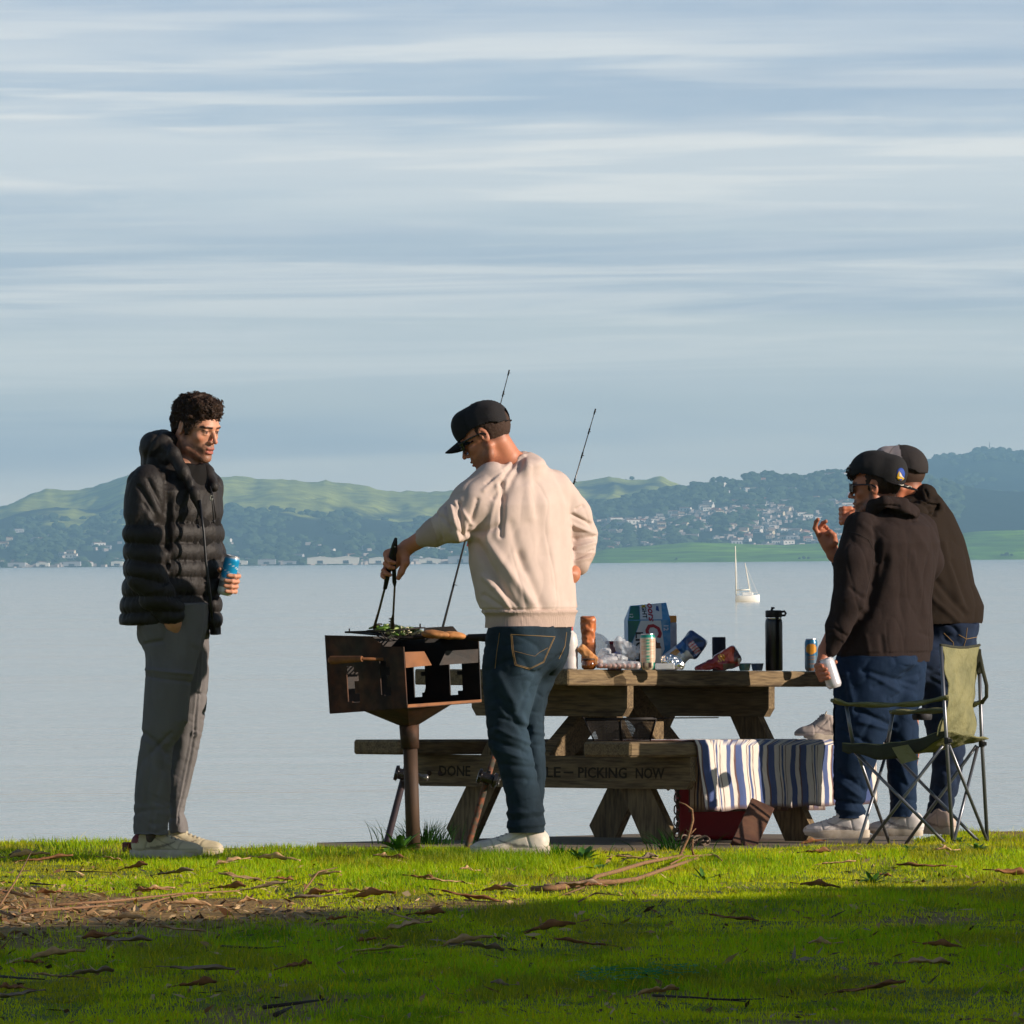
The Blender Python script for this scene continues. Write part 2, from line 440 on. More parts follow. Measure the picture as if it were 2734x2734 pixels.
# ------------------------------------------------------------------ far hills
def hill_mat(name, grass, wood, thr, seed, sc=0.0026, dry=None):
    mt = bpy.data.materials.new(name); mt.use_nodes = True; N = mt.node_tree.nodes; L = mt.node_tree.links; b = N['Principled BSDF']
    b.inputs['Roughness'].default_value = 1.0; b.inputs['Specular IOR Level'].default_value = 0.1
    g = N.new('ShaderNodeNewGeometry'); mp = N.new('ShaderNodeMapping'); mp.inputs['Location'].default_value = (seed, seed, 0)
    mp.inputs['Scale'].default_value = (sc, sc * 0.45, sc * 2.5); L.new(g.outputs['Position'], mp.inputs['Vector'])
    n = N.new('ShaderNodeTexNoise'); n.inputs['Scale'].default_value = 1.0; n.inputs['Detail'].default_value = 7; n.inputs['Roughness'].default_value = 0.55
    L.new(mp.outputs[0], n.inputs['Vector'])
    sz = N.new('ShaderNodeSeparateXYZ'); L.new(g.outputs['Position'], sz.inputs[0])
    hz = N.new('ShaderNodeMapRange'); hz.inputs[1].default_value = WZ + 20; hz.inputs[2].default_value = WZ + 130; hz.inputs[3].default_value = -0.26; hz.inputs[4].default_value = 0.13
    L.new(sz.outputs[2], hz.inputs[0])
    ad = N.new('ShaderNodeMath'); ad.operation = 'ADD'; L.new(n.outputs['Fac'], ad.inputs[0]); L.new(hz.outputs[0], ad.inputs[1])
    r = N.new('ShaderNodeMapRange'); r.interpolation_type = 'SMOOTHSTEP'; r.inputs[1].default_value = thr - 0.05; r.inputs[2].default_value = thr + 0.05
    L.new(ad.outputs[0], r.inputs[0])
    mx = N.new('ShaderNodeMix'); mx.data_type = 'RGBA'; mx.inputs[6].default_value = wood; mx.inputs[7].default_value = grass
    L.new(r.outputs[0], mx.inputs[0])
    n2 = N.new('ShaderNodeTexNoise'); n2.inputs['Scale'].default_value = 0.02; n2.inputs['Detail'].default_value = 4; L.new(g.outputs['Position'], n2.inputs['Vector'])
    mx2 = N.new('ShaderNodeMix'); mx2.data_type = 'RGBA'; mx2.blend_type = 'MULTIPLY'; mx2.inputs[0].default_value = 0.8
    cr = N.new('ShaderNodeMapRange'); cr.inputs[1].default_value = 0.3; cr.inputs[2].default_value = 0.7; cr.inputs[3].default_value = 0.45; cr.inputs[4].default_value = 1.3
    L.new(n2.outputs['Fac'], cr.inputs[0]); L.new(mx.outputs[2], mx2.inputs[6]); L.new(cr.outputs[0], mx2.inputs[7])
    L.new(mx2.outputs[2], b.inputs['Base Color'])
    bn = N.new('ShaderNodeBump'); bn.inputs['Strength'].default_value = 0.6; bn.inputs['Distance'].default_value = 8; L.new(n2.outputs['Fac'], bn.inputs['Height']); L.new(bn.outputs[0], b.inputs['Normal'])
    return mt
HILLS = {}; HILLS_ALL = []
def hill(name, ridge, Y0, Y1, mat, x0, x1, step=9, lump=0.18, treeline=0.0, seed=0.0, power=1.3, wl=None):
    """ridge: (px,py) skyline points seen at distance Y1; the land rises from the shore at Y0"""
    rx = [a for a, _ in ridge]; ry = [b for _, b in ridge]
    pxs = np.arange(x0, x1 + 1, step); nt_ = 46
    V = np.zeros((nt_, len(pxs), 3))
    for i, px in enumerate(pxs):
        top = P(px, np.interp(px, rx, ry), Y1); xr = top[0] / Y1
        H = top[2] - WZ
        for j in range(nt_):
            t = j / 35.0
            Y = Y0 + (Y1 - Y0) * t
            s_ = t ** power if t <= 1 else max(0.0, 1 - (t - 1) * 2.4)
            V[j, i] = (xr * Y, Y, WZ + H * s_)
    v = V.reshape(-1, 3)
    H_ = v[:, 2] - WZ
    n = fbm(v + 60 * fbm(v, 1 / 300.0, 2, seed + 9)[:, None], np.array([1 / 190.0, 1 / 900.0, 0]), 5, seed); n = 0.6 * n + 0.4 * (0.25 - np.abs(fbm(v, np.array([1 / 120.0, 1 / 700.0, 0]), 4, seed + 2)) * 1.6)
    amp = np.clip(H_, 0, None) * lump
    n2 = fbm(v, np.array([1 / 60.0, 1 / 200.0, 0]), 3, seed + 4)
    fall = np.sin(np.clip(H_ / (H_.max()), 0, 1) * math.pi) ** 0.7
    v[:, 2] += n * amp * 3.0 * np.clip(fall, 0, 1) + n2 * np.minimum(H_ * 0.10, 6.0)
    v[:, 2] -= 0.5
    nn, mm = nt_, len(pxs)
    I = np.arange(nn * mm).reshape(nn, mm)
    F = np.stack([I[:-1, :-1].ravel(), I[:-1, 1:].ravel(), I[1:, 1:].ravel(), I[1:, :-1].ravel()], 1)
    o = link_mesh(name, v, F, mat); tag(o, kind='structure')
    HILLS_ALL.append((v.reshape(nn, mm, 3), x0, step))
    return o
GR = lin(184, 192, 88); WD = lin(34, 50, 34)
hm1 = hill_mat('hill_pasture_and_woods', GR, WD, 0.47, 3.0)
hm2 = hill_mat('hill_woods', lin(78, 98, 58), WD, 0.62, 11.0)
hm3 = hill_mat('mountain_woods', lin(60, 80, 62), lin(36, 56, 46), 0.66, 23.0)
hm4 = hill_mat('green_point', lin(140, 190, 40), lin(112, 160, 44), 0.30, 31.0, 0.006)
hill('hills', [(-300, 1362), (0, 1340), (60, 1320), (125, 1306), (190, 1313), (230, 1309), (260, 1301), (330, 1276), (420, 1258), (500, 1272), (590, 1284),
     (680, 1290), (720, 1281), (780, 1278), (830, 1284), (870, 1281), (940, 1293), (985, 1291), (1030, 1301), (1100, 1302), (1200, 1305), (1320, 1300),
     (1450, 1292), (1530, 1283), (1600, 1273), (1640, 1276), (1700, 1271), (1760, 1270), (1840, 1288), (1950, 1310), (2200, 1330), (3000, 1360)],
     11600, 15500, hm1, -300, 3000, seed=1.0, lump=0.30)
hill('hills', [(1180, 1462), (1330, 1420), (1450, 1385), (1560, 1350), (1640, 1334), (1700, 1326), (1760, 1318), (1800, 1306), (1850, 1296), (1900, 1292), (1950, 1290), (2000, 1280),
     (2080, 1276), (2150, 1274), (2220, 1266), (2300, 1262), (2420, 1270), (2600, 1300), (3000, 1340)], 11500, 13800, hm2, 1180, 3000, seed=6.0, lump=0.16, power=1.0)
hill('hills', [(1900, 1330), (2200, 1292), (2300, 1282), (2400, 1262), (2450, 1238), (2500, 1222), (2560, 1214), (2600, 1206), (2640, 1199), (2690, 1204), (2734, 1204),
     (2800, 1210), (3000, 1230)], 13500, 19000, hm3, 1900, 3000, seed=9.0, lump=0.12, power=0.9)
hill('hills', [(1500, 1499), (1560, 1478), (1620, 1464), (1700, 1459), (1780, 1453), (1850, 1449), (1950, 1451), (2000, 1454), (2100, 1456), (2200, 1452), (2350, 1442),
     (2500, 1430), (2600, 1420), (2734, 1416), (3000, 1412)], 10600, 11200, hm4, 1500, 3000, step=12, seed=14.0, lump=0.04, power=0.7)

# haze over the bay: a real volume
hz = bpy.data.materials.new('sea_haze'); hz.use_nodes = True; hn = hz.node_tree
for n in list(hn.nodes): hn.nodes.remove(n)
ho = hn.nodes.new('ShaderNodeOutputMaterial'); hv = hn.nodes.new('ShaderNodeVolumePrincipled')
hv.inputs['Color'].default_value = (0.38, 0.70, 0.97, 1); hv.inputs['Density'].default_value = 7.2e-5; hv.inputs['Anisotropy'].default_value = 0.0
hn.links.new(hv.outputs[0], ho.inputs['Volume'])
hb = MB().box((0, 10000, 190), (12000, 11000, 200)); hzo = hb.build('haze', hz); tag(hzo, kind='stuff')

# ------------------------------------------------------------------ soft-solid modelling: union of tapered shapes, meshed as one surface
def axis(lo, hi, h, fine=()):
    out = [lo]; x = lo
    while x < hi:
        s = h
        for a, b, hh in fine:
            if a - 1e-6 <= x < b: s = min(s, hh)
        x += s; out.append(x)
    return np.array(out)
class Vol:
    def __init__(s, xs, ys, zs):
        s.ax = [np.asarray(a, float) for a in (xs, ys, zs)]
        s.D = np.full([len(a) for a in s.ax], 0.25, dtype=np.float32)
    def put(s, fn, lo, hi, k=0.0, op='u', mg=0.02):
        m = k + mg; sl = []
        for a in range(3):
            i0 = int(np.searchsorted(s.ax[a], lo[a] - m)); i1 = int(np.searchsorted(s.ax[a], hi[a] + m))
            if i1 <= i0: return s
            sl.append(slice(i0, i1))
        X = s.ax[0][sl[0]][:, None, None]; Y = s.ax[1][sl[1]][None, :, None]; Z = s.ax[2][sl[2]][None, None, :]
        d = fn(X, Y, Z).astype(np.float32); o = s.D[tuple(sl)]
        if op == 'u':
            if k > 0:
                h = np.clip(0.5 + 0.5 * (o - d) / k, 0, 1); r = o + (d - o) * h - k * h * (1 - h)
            else: r = np.minimum(o, d)
        elif op == 's':
            kk = max(k, 1e-5); e = -d
            h = np.clip(0.5 - 0.5 * (o - e) / kk, 0, 1); r = o + (e - o) * h + kk * h * (1 - h)
        elif op == 'i': r = np.maximum(o, d)
        s.D[tuple(sl)] = r
        return s
    def cap(s, a, b, ra, rb=None, k=0.01, op='u'):
        rb = ra if rb is None else rb
        a = np.asarray(a, float); b = np.asarray(b, float); ab = b - a; L2 = float(ab @ ab) + 1e-12; R = max(ra, rb)
        def f(X, Y, Z):
            px = X - a[0]; py = Y - a[1]; pz = Z - a[2]
            t = np.clip((px * ab[0] + py * ab[1] + pz * ab[2]) / L2, 0, 1)
            return np.sqrt((px - t * ab[0]) ** 2 + (py - t * ab[1]) ** 2 + (pz - t * ab[2]) ** 2) - (ra + (rb - ra) * t)
        return s.put(f, np.minimum(a, b) - R, np.maximum(a, b) + R, k, op)
    def chain(s, pts, rs, k=0.008, op='u'):
        for i in range(len(pts) - 1): s.cap(pts[i], pts[i + 1], rs[i], rs[i + 1], k, op)
        return s
    def ell(s, c, r, R=None, k=0.01, op='u'):
        c = np.asarray(c, float); R = np.eye(3) if R is None else R; r = np.asarray(r, float) * np.ones(3); m = r.max()
        def f(X, Y, Z):
            px = X - c[0]; py = Y - c[1]; pz = Z - c[2]
            q = [(px * R[0, i] + py * R[1, i] + pz * R[2, i]) / r[i] for i in range(3)]
            k0 = np.sqrt(q[0] ** 2 + q[1] ** 2 + q[2] ** 2)
            k1 = np.sqrt((q[0] / r[0]) ** 2 + (q[1] / r[1]) ** 2 + (q[2] / r[2]) ** 2)
            return k0 * (k0 - 1) / (k1 + 1e-9)
        ext = np.sqrt(((R * r) ** 2).sum(1))
        return s.put(f, c - ext, c + ext, k, op)
    def box(s, c, h, R=None, rd=0.0, k=0.0, op='u'):
        c = np.asarray(c, float); R = np.eye(3) if R is None else R; h = np.asarray(h, float)
        def f(X, Y, Z):
            px = X - c[0]; py = Y - c[1]; pz = Z - c[2]
            q = [np.abs(px * R[0, i] + py * R[1, i] + pz * R[2, i]) - (h[i] - rd) for i in range(3)]
            o = np.sqrt(np.maximum(q[0], 0) ** 2 + np.maximum(q[1], 0) ** 2 + np.maximum(q[2], 0) ** 2)
            return o + np.minimum(np.maximum(q[0], np.maximum(q[1], q[2])), 0) - rd
        ext = (np.abs(R) * h).sum(1)
        return s.put(f, c - ext, c + ext, k, op)
    def loft(s, lv, k=0.01, p=2.3, op='u', yaw=0.0, R=None, o=None, round_=0.0):
        """lv: rows (z, cx, cy, rx, ry) -- stacked rounded sections; in the frame R, o if given"""
        lv = np.asarray(sorted([tuple(l) for l in lv]), float)
        R_ = np.eye(3) if R is None else R; o_ = np.zeros(3) if o is None else np.asarray(o, float)
        cyw, syw = math.cos(yaw), math.sin(yaw)
        def f(X, Y, Z):
            px = X - o_[0]; py = Y - o_[1]; pz = Z - o_[2]
            if R is not None:
                x = px * R_[0, 0] + py * R_[1, 0] + pz * R_[2, 0]; y = px * R_[0, 1] + py * R_[1, 1] + pz * R_[2, 1]; z = px * R_[0, 2] + py * R_[1, 2] + pz * R_[2, 2]
            else: x, y, z = px, py, pz
            cx = np.interp(z, lv[:, 0], lv[:, 1]); cy = np.interp(z, lv[:, 0], lv[:, 2]); rx = np.interp(z, lv[:, 0], lv[:, 3]); ry = np.interp(z, lv[:, 0], lv[:, 4])
            dx = x - cx; dy = y - cy
            if yaw: dx, dy = dx * cyw + dy * syw, -dx * syw + dy * cyw
            q = (np.abs(dx / rx) ** p + np.abs(dy / ry) ** p) ** (1 / p)
            d = (q - 1) * np.minimum(rx, ry)
            dz = np.maximum(lv[0, 0] - z, z - lv[-1, 0])
            return np.where(dz > 0, np.sqrt(np.maximum(d + round_, 0) ** 2 + np.maximum(dz + round_, 0) ** 2) - round_, np.maximum(d, dz))
        M_ = np.maximum(lv[:, 3], lv[:, 4]).max() * 1.05
        cs = [(R_ @ np.array([l[1] + a * l[3] * 1.1, l[2] + b_ * l[4] * 1.1, l[0]])) + o_ for l in lv for a in (-1, 1) for b_ in (-1, 1)]
        if yaw: cs = [(R_ @ np.array([l[1] + a * M_, l[2] + b_ * M_, l[0]])) + o_ for l in lv for a in (-1, 1) for b_ in (-1, 1)]
        return s.put(f, np.min(cs, 0), np.max(cs, 0), k, op)
    def mesh(s, relax=1):
        D = s.D; S = D < 0
        c = np.zeros([n - 1 for n in D.shape], dtype=np.uint8)
        for a in (0, 1):
            for b in (0, 1):
                for d in (0, 1):
                    c += S[a:D.shape[0] - 1 + a, b:D.shape[1] - 1 + b, d:D.shape[2] - 1 + d]
        I, J, K = np.nonzero((c > 0) & (c < 8)); n = len(I)
        acc = np.zeros((n, 3)); cnt = np.zeros(n)
        cor = {(a, b, d): D[I + a, J + b, K + d].astype(float) for a in (0, 1) for b in (0, 1) for d in (0, 1)}
        for ax_ in range(3):
            oth = [i for i in range(3) if i != ax_]
            for u in (0, 1):
                for v in (0, 1):
                    k0 = [0, 0, 0]; k0[oth[0]] = u; k0[oth[1]] = v; k1 = list(k0); k1[ax_] = 1
                    a = cor[tuple(k0)]; b = cor[tuple(k1)]; mk = (a < 0) != (b < 0)
                    t = np.where(mk, a / np.where(mk, a - b, 1), 0)
                    pos = np.zeros((n, 3)); pos[:, oth[0]] = u; pos[:, oth[1]] = v; pos[:, ax_] = t
                    acc += pos * mk[:, None]; cnt += mk
        fr = acc / np.maximum(cnt, 1)[:, None]
        ii = (I, J, K)
        V = np.stack([s.ax[a][ii[a]] + fr[:, a] * (s.ax[a][ii[a] + 1] - s.ax[a][ii[a]]) for a in range(3)], 1)
        vid = np.full(c.shape, -1, dtype=np.int32); vid[I, J, K] = np.arange(n)
        Fs = []
        for ax_ in range(3):
            A = [slice(None)] * 3; B = [slice(None)] * 3; A[ax_] = slice(0, -1); B[ax_] = slice(1, None)
            ch = S[tuple(A)] != S[tuple(B)]
            i, j, k = np.nonzero(ch); g = [i, j, k]; o1, o2 = [(1, 2), (2, 0), (0, 1)][ax_]
            ok = (g[o1] > 0) & (g[o2] > 0) & (g[o1] < c.shape[o1]) & (g[o2] < c.shape[o2])
            g = [q[ok] for q in g]
            flip = S[g[0], g[1], g[2]]
            def cell(a, b):
                h = [q.copy() for q in g]; h[o1] = h[o1] - a; h[o2] = h[o2] - b
                return vid[h[0], h[1], h[2]]
            q = np.stack([cell(1, 1), cell(0, 1), cell(0, 0), cell(1, 0)], 1)
            q[~flip] = q[~flip][:, ::-1]
            Fs.append(q)
        F = np.concatenate(Fs); F = F[(F >= 0).all(1)]
        for _ in range(relax): V = smoothv(V, F, 0.5)
        return V, F
def smoothv(V, F, w=0.5):
    a = np.concatenate([F[:, 0], F[:, 1], F[:, 2], F[:, 3]]); b = np.concatenate([F[:, 1], F[:, 2], F[:, 3], F[:, 0]])
    cnt = np.bincount(a, minlength=len(V)).astype(float)
    S = np.stack([np.bincount(a, weights=V[b, i], minlength=len(V)) for i in range(3)], 1)
    cnt2 = cnt + np.bincount(b, minlength=len(V))
    S += np.stack([np.bincount(b, weights=V[a, i], minlength=len(V)) for i in range(3)], 1)
    return V * (1 - w) + w * S / np.maximum(cnt2, 1)[:, None]
def normals(V, F):
    n = np.cross(V[F[:, 2]] - V[F[:, 0]], V[F[:, 3]] - V[F[:, 1]])
    N_ = np.stack([sum(np.bincount(F[:, q], weights=n[:, i], minlength=len(V)) for q in range(4)) for i in range(3)], 1)
    return N_ / (np.linalg.norm(N_, axis=1)[:, None] + 1e-12)
def ridged(V, s, seed=0.0, R=None, o=2, p=1.6):
    """soft fold pattern 0..1, stretched by the scale vector s in frame R"""
    q = V if R is None else V @ R
    n = fbm(q, s, o, seed) * 2.2
    return np.clip(1 - np.abs(n) * 2.4, 0, 1) ** p
def segd(V, a, b):
    a = np.asarray(a, float); b = np.asarray(b, float); ab = b - a
    t = np.clip(((V - a) @ ab) / (ab @ ab), 0, 1)
    return np.linalg.norm(V - a - t[:, None] * ab, axis=1), t
def fold(V, a, b, w, amp, taper=True):
    d, t = segd(V, a, b); e = np.exp(-(d / w) ** 2) * amp
    if taper: e = e * np.sin(np.clip(t, 0.02, 0.98) * math.pi) ** 0.6
    return e

# ------------------------------------------------------------------ heads, hands, shoes
SKIN = M('skin', lin(196, 140, 108), 0.52, vcol=True, sss=0.12, bump=(260, 0.12, 0.002), var=[(45.0, 0.25, lin(176, 104, 80))])
HAIRM = M('dark_hair', lin(44, 30, 22), 0.65, spec=0.25, var=[(90.0, 0.6, lin(70, 48, 32))])
CAPM = M('black_cap_cloth', lin(26, 24, 26), 0.85, bump=(420, 0.5, 0.003), spec=0.2)
def head_sdf(v, o, R, neck_to, beard=False, mouth=0.0, neck_r=0.058, k=0.012):
    """R columns: right, forward, up; o: middle of the head at ear height"""
    T = lambda x, y, z: o + R @ np.array([x, y, z])
    v.ell(T(0, -0.014, 0.032), (0.076, 0.098, 0.086), R, k)
    v.ell(T(0, 0.034, 0.012), (0.064, 0.056, 0.066), R, 0.02)          # forehead
    v.ell(T(0, 0.028, -0.045), (0.056, 0.062, 0.072), R, 0.02)         # face
    for s_ in (-1, 1):
        v.cap(T(s_ * 0.058, -0.006, -0.048), T(s_ * 0.050, 0.012, -0.078), 0.018, 0.018, 0.02)
        v.cap(T(s_ * 0.050, 0.012, -0.078), T(s_ * 0.014, 0.074, -0.107), 0.018, 0.015, 0.018)
        v.ell(T(s_ * 0.044, 0.058, -0.024), (0.019, 0.018, 0.015), R, 0.016)   # cheekbone
    v.ell(T(0, 0.078, -0.104), (0.021, 0.018, 0.018), R, 0.014)        # chin
    v.ell(T(0, 0.076, -0.068), (0.030, 0.020, 0.028), R, 0.016)        # muzzle
    v.ell(T(0, 0.083, 0.022), (0.050, 0.011, 0.010), R, 0.012)         # brow
    for s_ in (-1, 1):
        v.ell(T(s_ * 0.031, 0.094, 0.002), (0.0175, 0.013, 0.0105), R, 0.010, 's')
        v.ell(T(s_ * 0.031, 0.0735, 0.001), (0.0135, 0.0135, 0.0125), R, 0.001)
        v.ell(T(s_ * 0.031, 0.0775, 0.0085), (0.0155, 0.0115, 0.0045), R, 0.003)
        v.ell(T(s_ * 0.031, 0.0765, -0.0085), (0.0145, 0.0105, 0.0035), R, 0.004)
    v.chain([T(0, 0.084, 0.014), T(0, 0.100, -0.010), T(0, 0.113, -0.032)], [0.0065, 0.0075, 0.0095], 0.008)
    for s_ in (-1, 1): v.ell(T(s_ * 0.012, 0.099, -0.036), (0.0085, 0.010, 0.0075), R, 0.005)
    v.ell(T(0, 0.0945, -0.0635 + 0.000), (0.023, 0.0085, 0.0052), R, 0.004)
    v.ell(T(0, 0.0935, -0.078 - mouth), (0.020, 0.009, 0.0062), R, 0.004)
    v.ell(T(0, 0.100, -0.0705 - mouth * 0.5), (0.021, 0.009, 0.0022 + mouth * 0.5), R, 0.002, 's')
    v.ell(T(0, 0.098, -0.089 - mouth), (0.016, 0.006, 0.004), R, 0.006, 's')
    for s_ in (-1, 1):                                                   # ears
        Re = R @ rotz(-s_ * 0.35) @ rotx(-0.15)
        v.ell(T(s_ * 0.077, -0.012, -0.004), (0.0075, 0.0175, 0.031), Re, 0.005)
        v.ell(T(s_ * 0.085, -0.008, 0.000), (0.007, 0.0105, 0.0195), Re, 0.004, 's')
        v.ell(T(s_ * 0.079, -0.003, -0.004), (0.006, 0.004, 0.010), Re, 0.003)
    v.cap(T(0, -0.030, -0.045), neck_to, neck_r, neck_r * 1.08, 0.018)
    v.cap(T(0, 0.012, -0.080), neck_to + 0.6 * (T(0, 0.012, -0.080) - T(0, -0.03, -0.045)), neck_r * 0.72, neck_r * 0.8, 0.02)
def head_cols(V, C, o, R, beard=0.0, hairline=False, tone=1.0, brow=1.0):
    q = (V - o) @ R; x, y, z = q[:, 0], q[:, 1], q[:, 2]; ax = np.abs(x)
    near = np.linalg.norm(q, axis=1) < 0.17
    def blend(mk, c):
        mk = np.clip(mk, 0, 1) * near
        C[:] = C * (1 - mk[:, None]) + np.array(c[:3]) * mk[:, None]
    nz = fbm(V, 160, 2) * 0.8
    blend(0.35 * sm(0.02 - np.hypot(ax - 0.045, z + 0.03), 0, 0.02) * (y > 0.03), lin(205, 110, 84))
    blend(0.5 * sm(0.016 - np.hypot(x, z + 0.034), 0, 0.014) * (y > 0.08), lin(200, 104, 84))
    if beard:
        m_ = sm(-z, 0.040 + 0.0, 0.066) * sm(y, -0.03, 0.0)
        m_ *= 1 - sm(0.030 - np.hypot(ax - 0.030, (z + 0.045) * 1.2), 0, 0.012)
        m_ = np.maximum(m_, sm(0.011 - np.abs(z + 0.056), 0, 0.006) * (ax < 0.034) * (y > 0.05))
        m_ = np.maximum(m_, sm(0.014 - np.abs(y - 0.008), 0, 0.01) * (z < 0.01) * (ax > 0.05) * (z > -0.09))
        m_ *= sm(z, -0.150, -0.115)
        blend(m_ * beard * (0.8 + nz), lin(52, 36, 28))
    lip = (ax < 0.022) & (y > 0.078)
    blend(0.6 * lip * sm(0.0062 - np.abs(z + 0.0630), 0, 0.003), lin(170, 84, 72))
    blend(0.6 * lip * sm(0.0085 - np.abs(z + 0.0790), 0, 0.003), lin(186, 90, 80))
    blend(0.9 * ((ax < 0.020) & (y > 0.07)) * sm(0.0022 - np.abs(z + 0.0705), 0, 0.002), lin(70, 26, 22))
    if brow:
        bz = 0.0215 - 0.10 * np.abs(ax - 0.034)
        blend(brow * ((ax > 0.010) & (ax < 0.056) & (y > 0.05)) * sm(0.0062 - np.abs(z - bz), 0, 0.0035), lin(44, 28, 20))
        e = np.hypot((ax - 0.031) / 1.35, z - 0.0005)
        blend(((y > 0.062) & (ax > 0.012)) * sm(0.0085 - e, 0, 0.002), lin(150, 120, 108))
        blend((y > 0.062) * sm(0.0052 - np.hypot(ax - 0.031, z - 0.0), 0, 0.0015), lin(30, 20, 14))
        blend(0.9 * ((y > 0.060) & (ax > 0.014) & (ax < 0.048)) * sm(0.0024 - np.abs(z - 0.0068), 0, 0.0015), lin(40, 24, 18))
    if hairline: blend(0.85 * hairline * (sm(z, -0.055, -0.025) * sm(-y, 0.010, 0.03) * sm(0.1 - np.abs(ax), 0, 0.01) * (1 - (ax > 0.074))), lin(74, 50, 36))
def finger(v, pts, r, k=0.004):
    n = len(pts)
    rs = [r * (1.08 - 0.24 * i / (n - 1)) for i in range(n)]
    v.chain(pts, rs, k)
    for i in range(1, n - 1): v.ell(pts[i], rs[i] * 1.08, None, 0.003)

def shoe(name, heel, toe, parent, w=0.052, h=0.085, colr=None, accent=None, lab=None, rnd=0.0, up=(0, 0, 1)):
    """low leather sneaker from the heel point to the toe point on the ground"""
    heel = np.asarray(heel, float); toe = np.asarray(toe, float); L_ = np.linalg.norm(toe - heel)
    R = frame(toe - heel, up); T = lambda x, y, z: heel + R @ np.array([x, y * L_ / 0.29, z])
    lo = np.minimum(heel, toe) - 0.09; hi = np.maximum(heel, toe) + 0.09; lo[2] = min(heel[2], toe[2]) - 0.03; hi[2] = max(heel[2], toe[2]) + 0.17
    v = Vol(axis(lo[0], hi[0], 0.0042), axis(lo[1], hi[1], 0.0042), axis(lo[2], hi[2], 0.0042))
    v.ell(T(0, 0.205, 0.028), (w * 0.88, 0.085, 0.036), R, 0.012)
    v.ell(T(0, 0.235, 0.028), (w * 0.78, 0.050, 0.029), R, 0.012)
    v.cap(T(0, 0.195, 0.032), T(0, 0.10, 0.074), 0.036, 0.034, 0.02)
    v.ell(T(0, 0.045, 0.045), (w * 0.66, 0.044, 0.058), R, 0.02)
    v.ell(T(0, 0.090, 0.045), (w * 0.70, 0.070, 0.050), R, 0.02)
    v.cap(T(0, 0.028, 0.060), T(0, 0.070, 0.094), 0.028, 0.030, 0.012)
    v.ell(T(0, 0.105, 0.096), (0.027, 0.030, 0.016), R, 0.012)          # tongue
    v.ell(T(0, 0.056, 0.125), (0.026, 0.036, 0.035), R, 0.010, 's')
    v.box(T(0, 0.15, -0.026), (0.12, 0.22, 0.046), R, 0, 0.004, 's')
    up_ = v.mesh(1)
    q = (up_[0] - heel) @ R; q[:, 1] *= 0.29 / L_
    N_ = normals(*up_)
    d = np.zeros(len(q))
    # seams: toe cap, eyestay, heel counter, side swoop
    def seam(val, wd=0.003, a=0.0026): return -a * np.exp(-(val / wd) ** 2)
    d += seam(q[:, 1] - 0.222 + 0.5 * np.abs(q[:, 0])) * (q[:, 2] > 0.02)
    d += seam(q[:, 2] - (0.088 - 0.55 * (q[:, 1] - 0.09))) * (q[:, 1] > 0.08) * (q[:, 1] < 0.2)
    d += seam(q[:, 1] - 0.062 - 0.3 * (q[:, 2] - 0.04)) * (q[:, 2] > 0.03)
    d += (np.abs(q[:, 0]) < 0.02) * (q[:, 1] > 0.11) * (q[:, 1] < 0.2) * 0.0022 * np.sin(q[:, 1] * 2 * math.pi / 0.017)
    d += fbm(up_[0], 30, 2, heel[0]) * 0.004
    V = up_[0] + N_ * d[:, None]
    base = np.array((colr or lin(214, 206, 196))[:3])
    C = np.ones((len(V), 3)) * base
    n = fbm(V, 22, 3)[:, None]; C = C * (1 - np.clip(n * 0.8 + 0.05, 0, 0.35))
    sw = (np.abs(q[:, 2] - (0.040 + 0.10 * (q[:, 1] - 0.09) + 2.2 * (q[:, 1] - 0.10) ** 2)) < 0.0055 * sm(q[:, 1], 0.05, 0.10) * (1 - 0.8 * sm(q[:, 1], 0.14, 0.2))) & (q[:, 1] > 0.05) & (q[:, 1] < 0.185) & (np.abs(q[:, 0]) > 0.022)
    C[sw] = C[sw] * np.array(lin(150, 142, 138)[:3]) / np.array(lin(214, 206, 196)[:3])
    if accent:
        hh = (q[:, 1] < 0.035) & (q[:, 2] > 0.06); C[hh] = np.array(accent[:3])
    for e_ in ((q[:, 1] - 0.222 + 0.5 * np.abs(q[:, 0])), (q[:, 2] - (0.088 - 0.55 * (q[:, 1] - 0.09))) + 0.2 * (q[:, 1] < 0.08), (q[:, 1] - 0.062 - 0.3 * (q[:, 2] - 0.04)), q[:, 2] - 0.034): C *= (1 - 0.38 * np.exp(-(e_ / 0.0028) ** 2))[:, None]
    tg = (np.abs(q[:, 0]) < 0.018) & (q[:, 1] > 0.11) & (q[:, 1] < 0.19) & (np.sin(q[:, 1] * 2 * math.pi / 0.017) < -0.3)
    C[tg] *= 0.42
    up_o = link_mesh('shoe', V, up_[1], M('shoe_leather', vcol=True, rough=0.55, bump=(300, 0.15, 0.002)), parent, cols=C)
    if lab: up_o['label'] = lab
    mb = MB(); lc = M('shoe_lace', lin(196, 186, 172), 0.9)
    for i in range(6):
        yy = 0.112 + 0.0165 * i; zz = 0.108 - 0.56 * (yy - 0.10)
        mb.tube([T(-0.022, yy - 0.004, zz - 0.008), T(-0.010, yy, zz + 0.002), T(0.010, yy + 0.004, zz + 0.002), T(0.022, yy + 0.006, zz - 0.008)], 0.0030, 6)
    for s_ in (-1, 1): mb.tube([T(0, 0.108, 0.110), T(s_ * 0.020, 0.100, 0.120), T(s_ * 0.034, 0.115, 0.104), T(s_ * 0.014, 0.118, 0.108)], 0.0026, 6)
    lo_ = mb.build('laces', lc, None, smooth=True); lo_.parent = up_o; lo_.location = [-c for c in parent['_o']]
    # sole
    m = MB(); pr = []
    nn = 40; cs = []
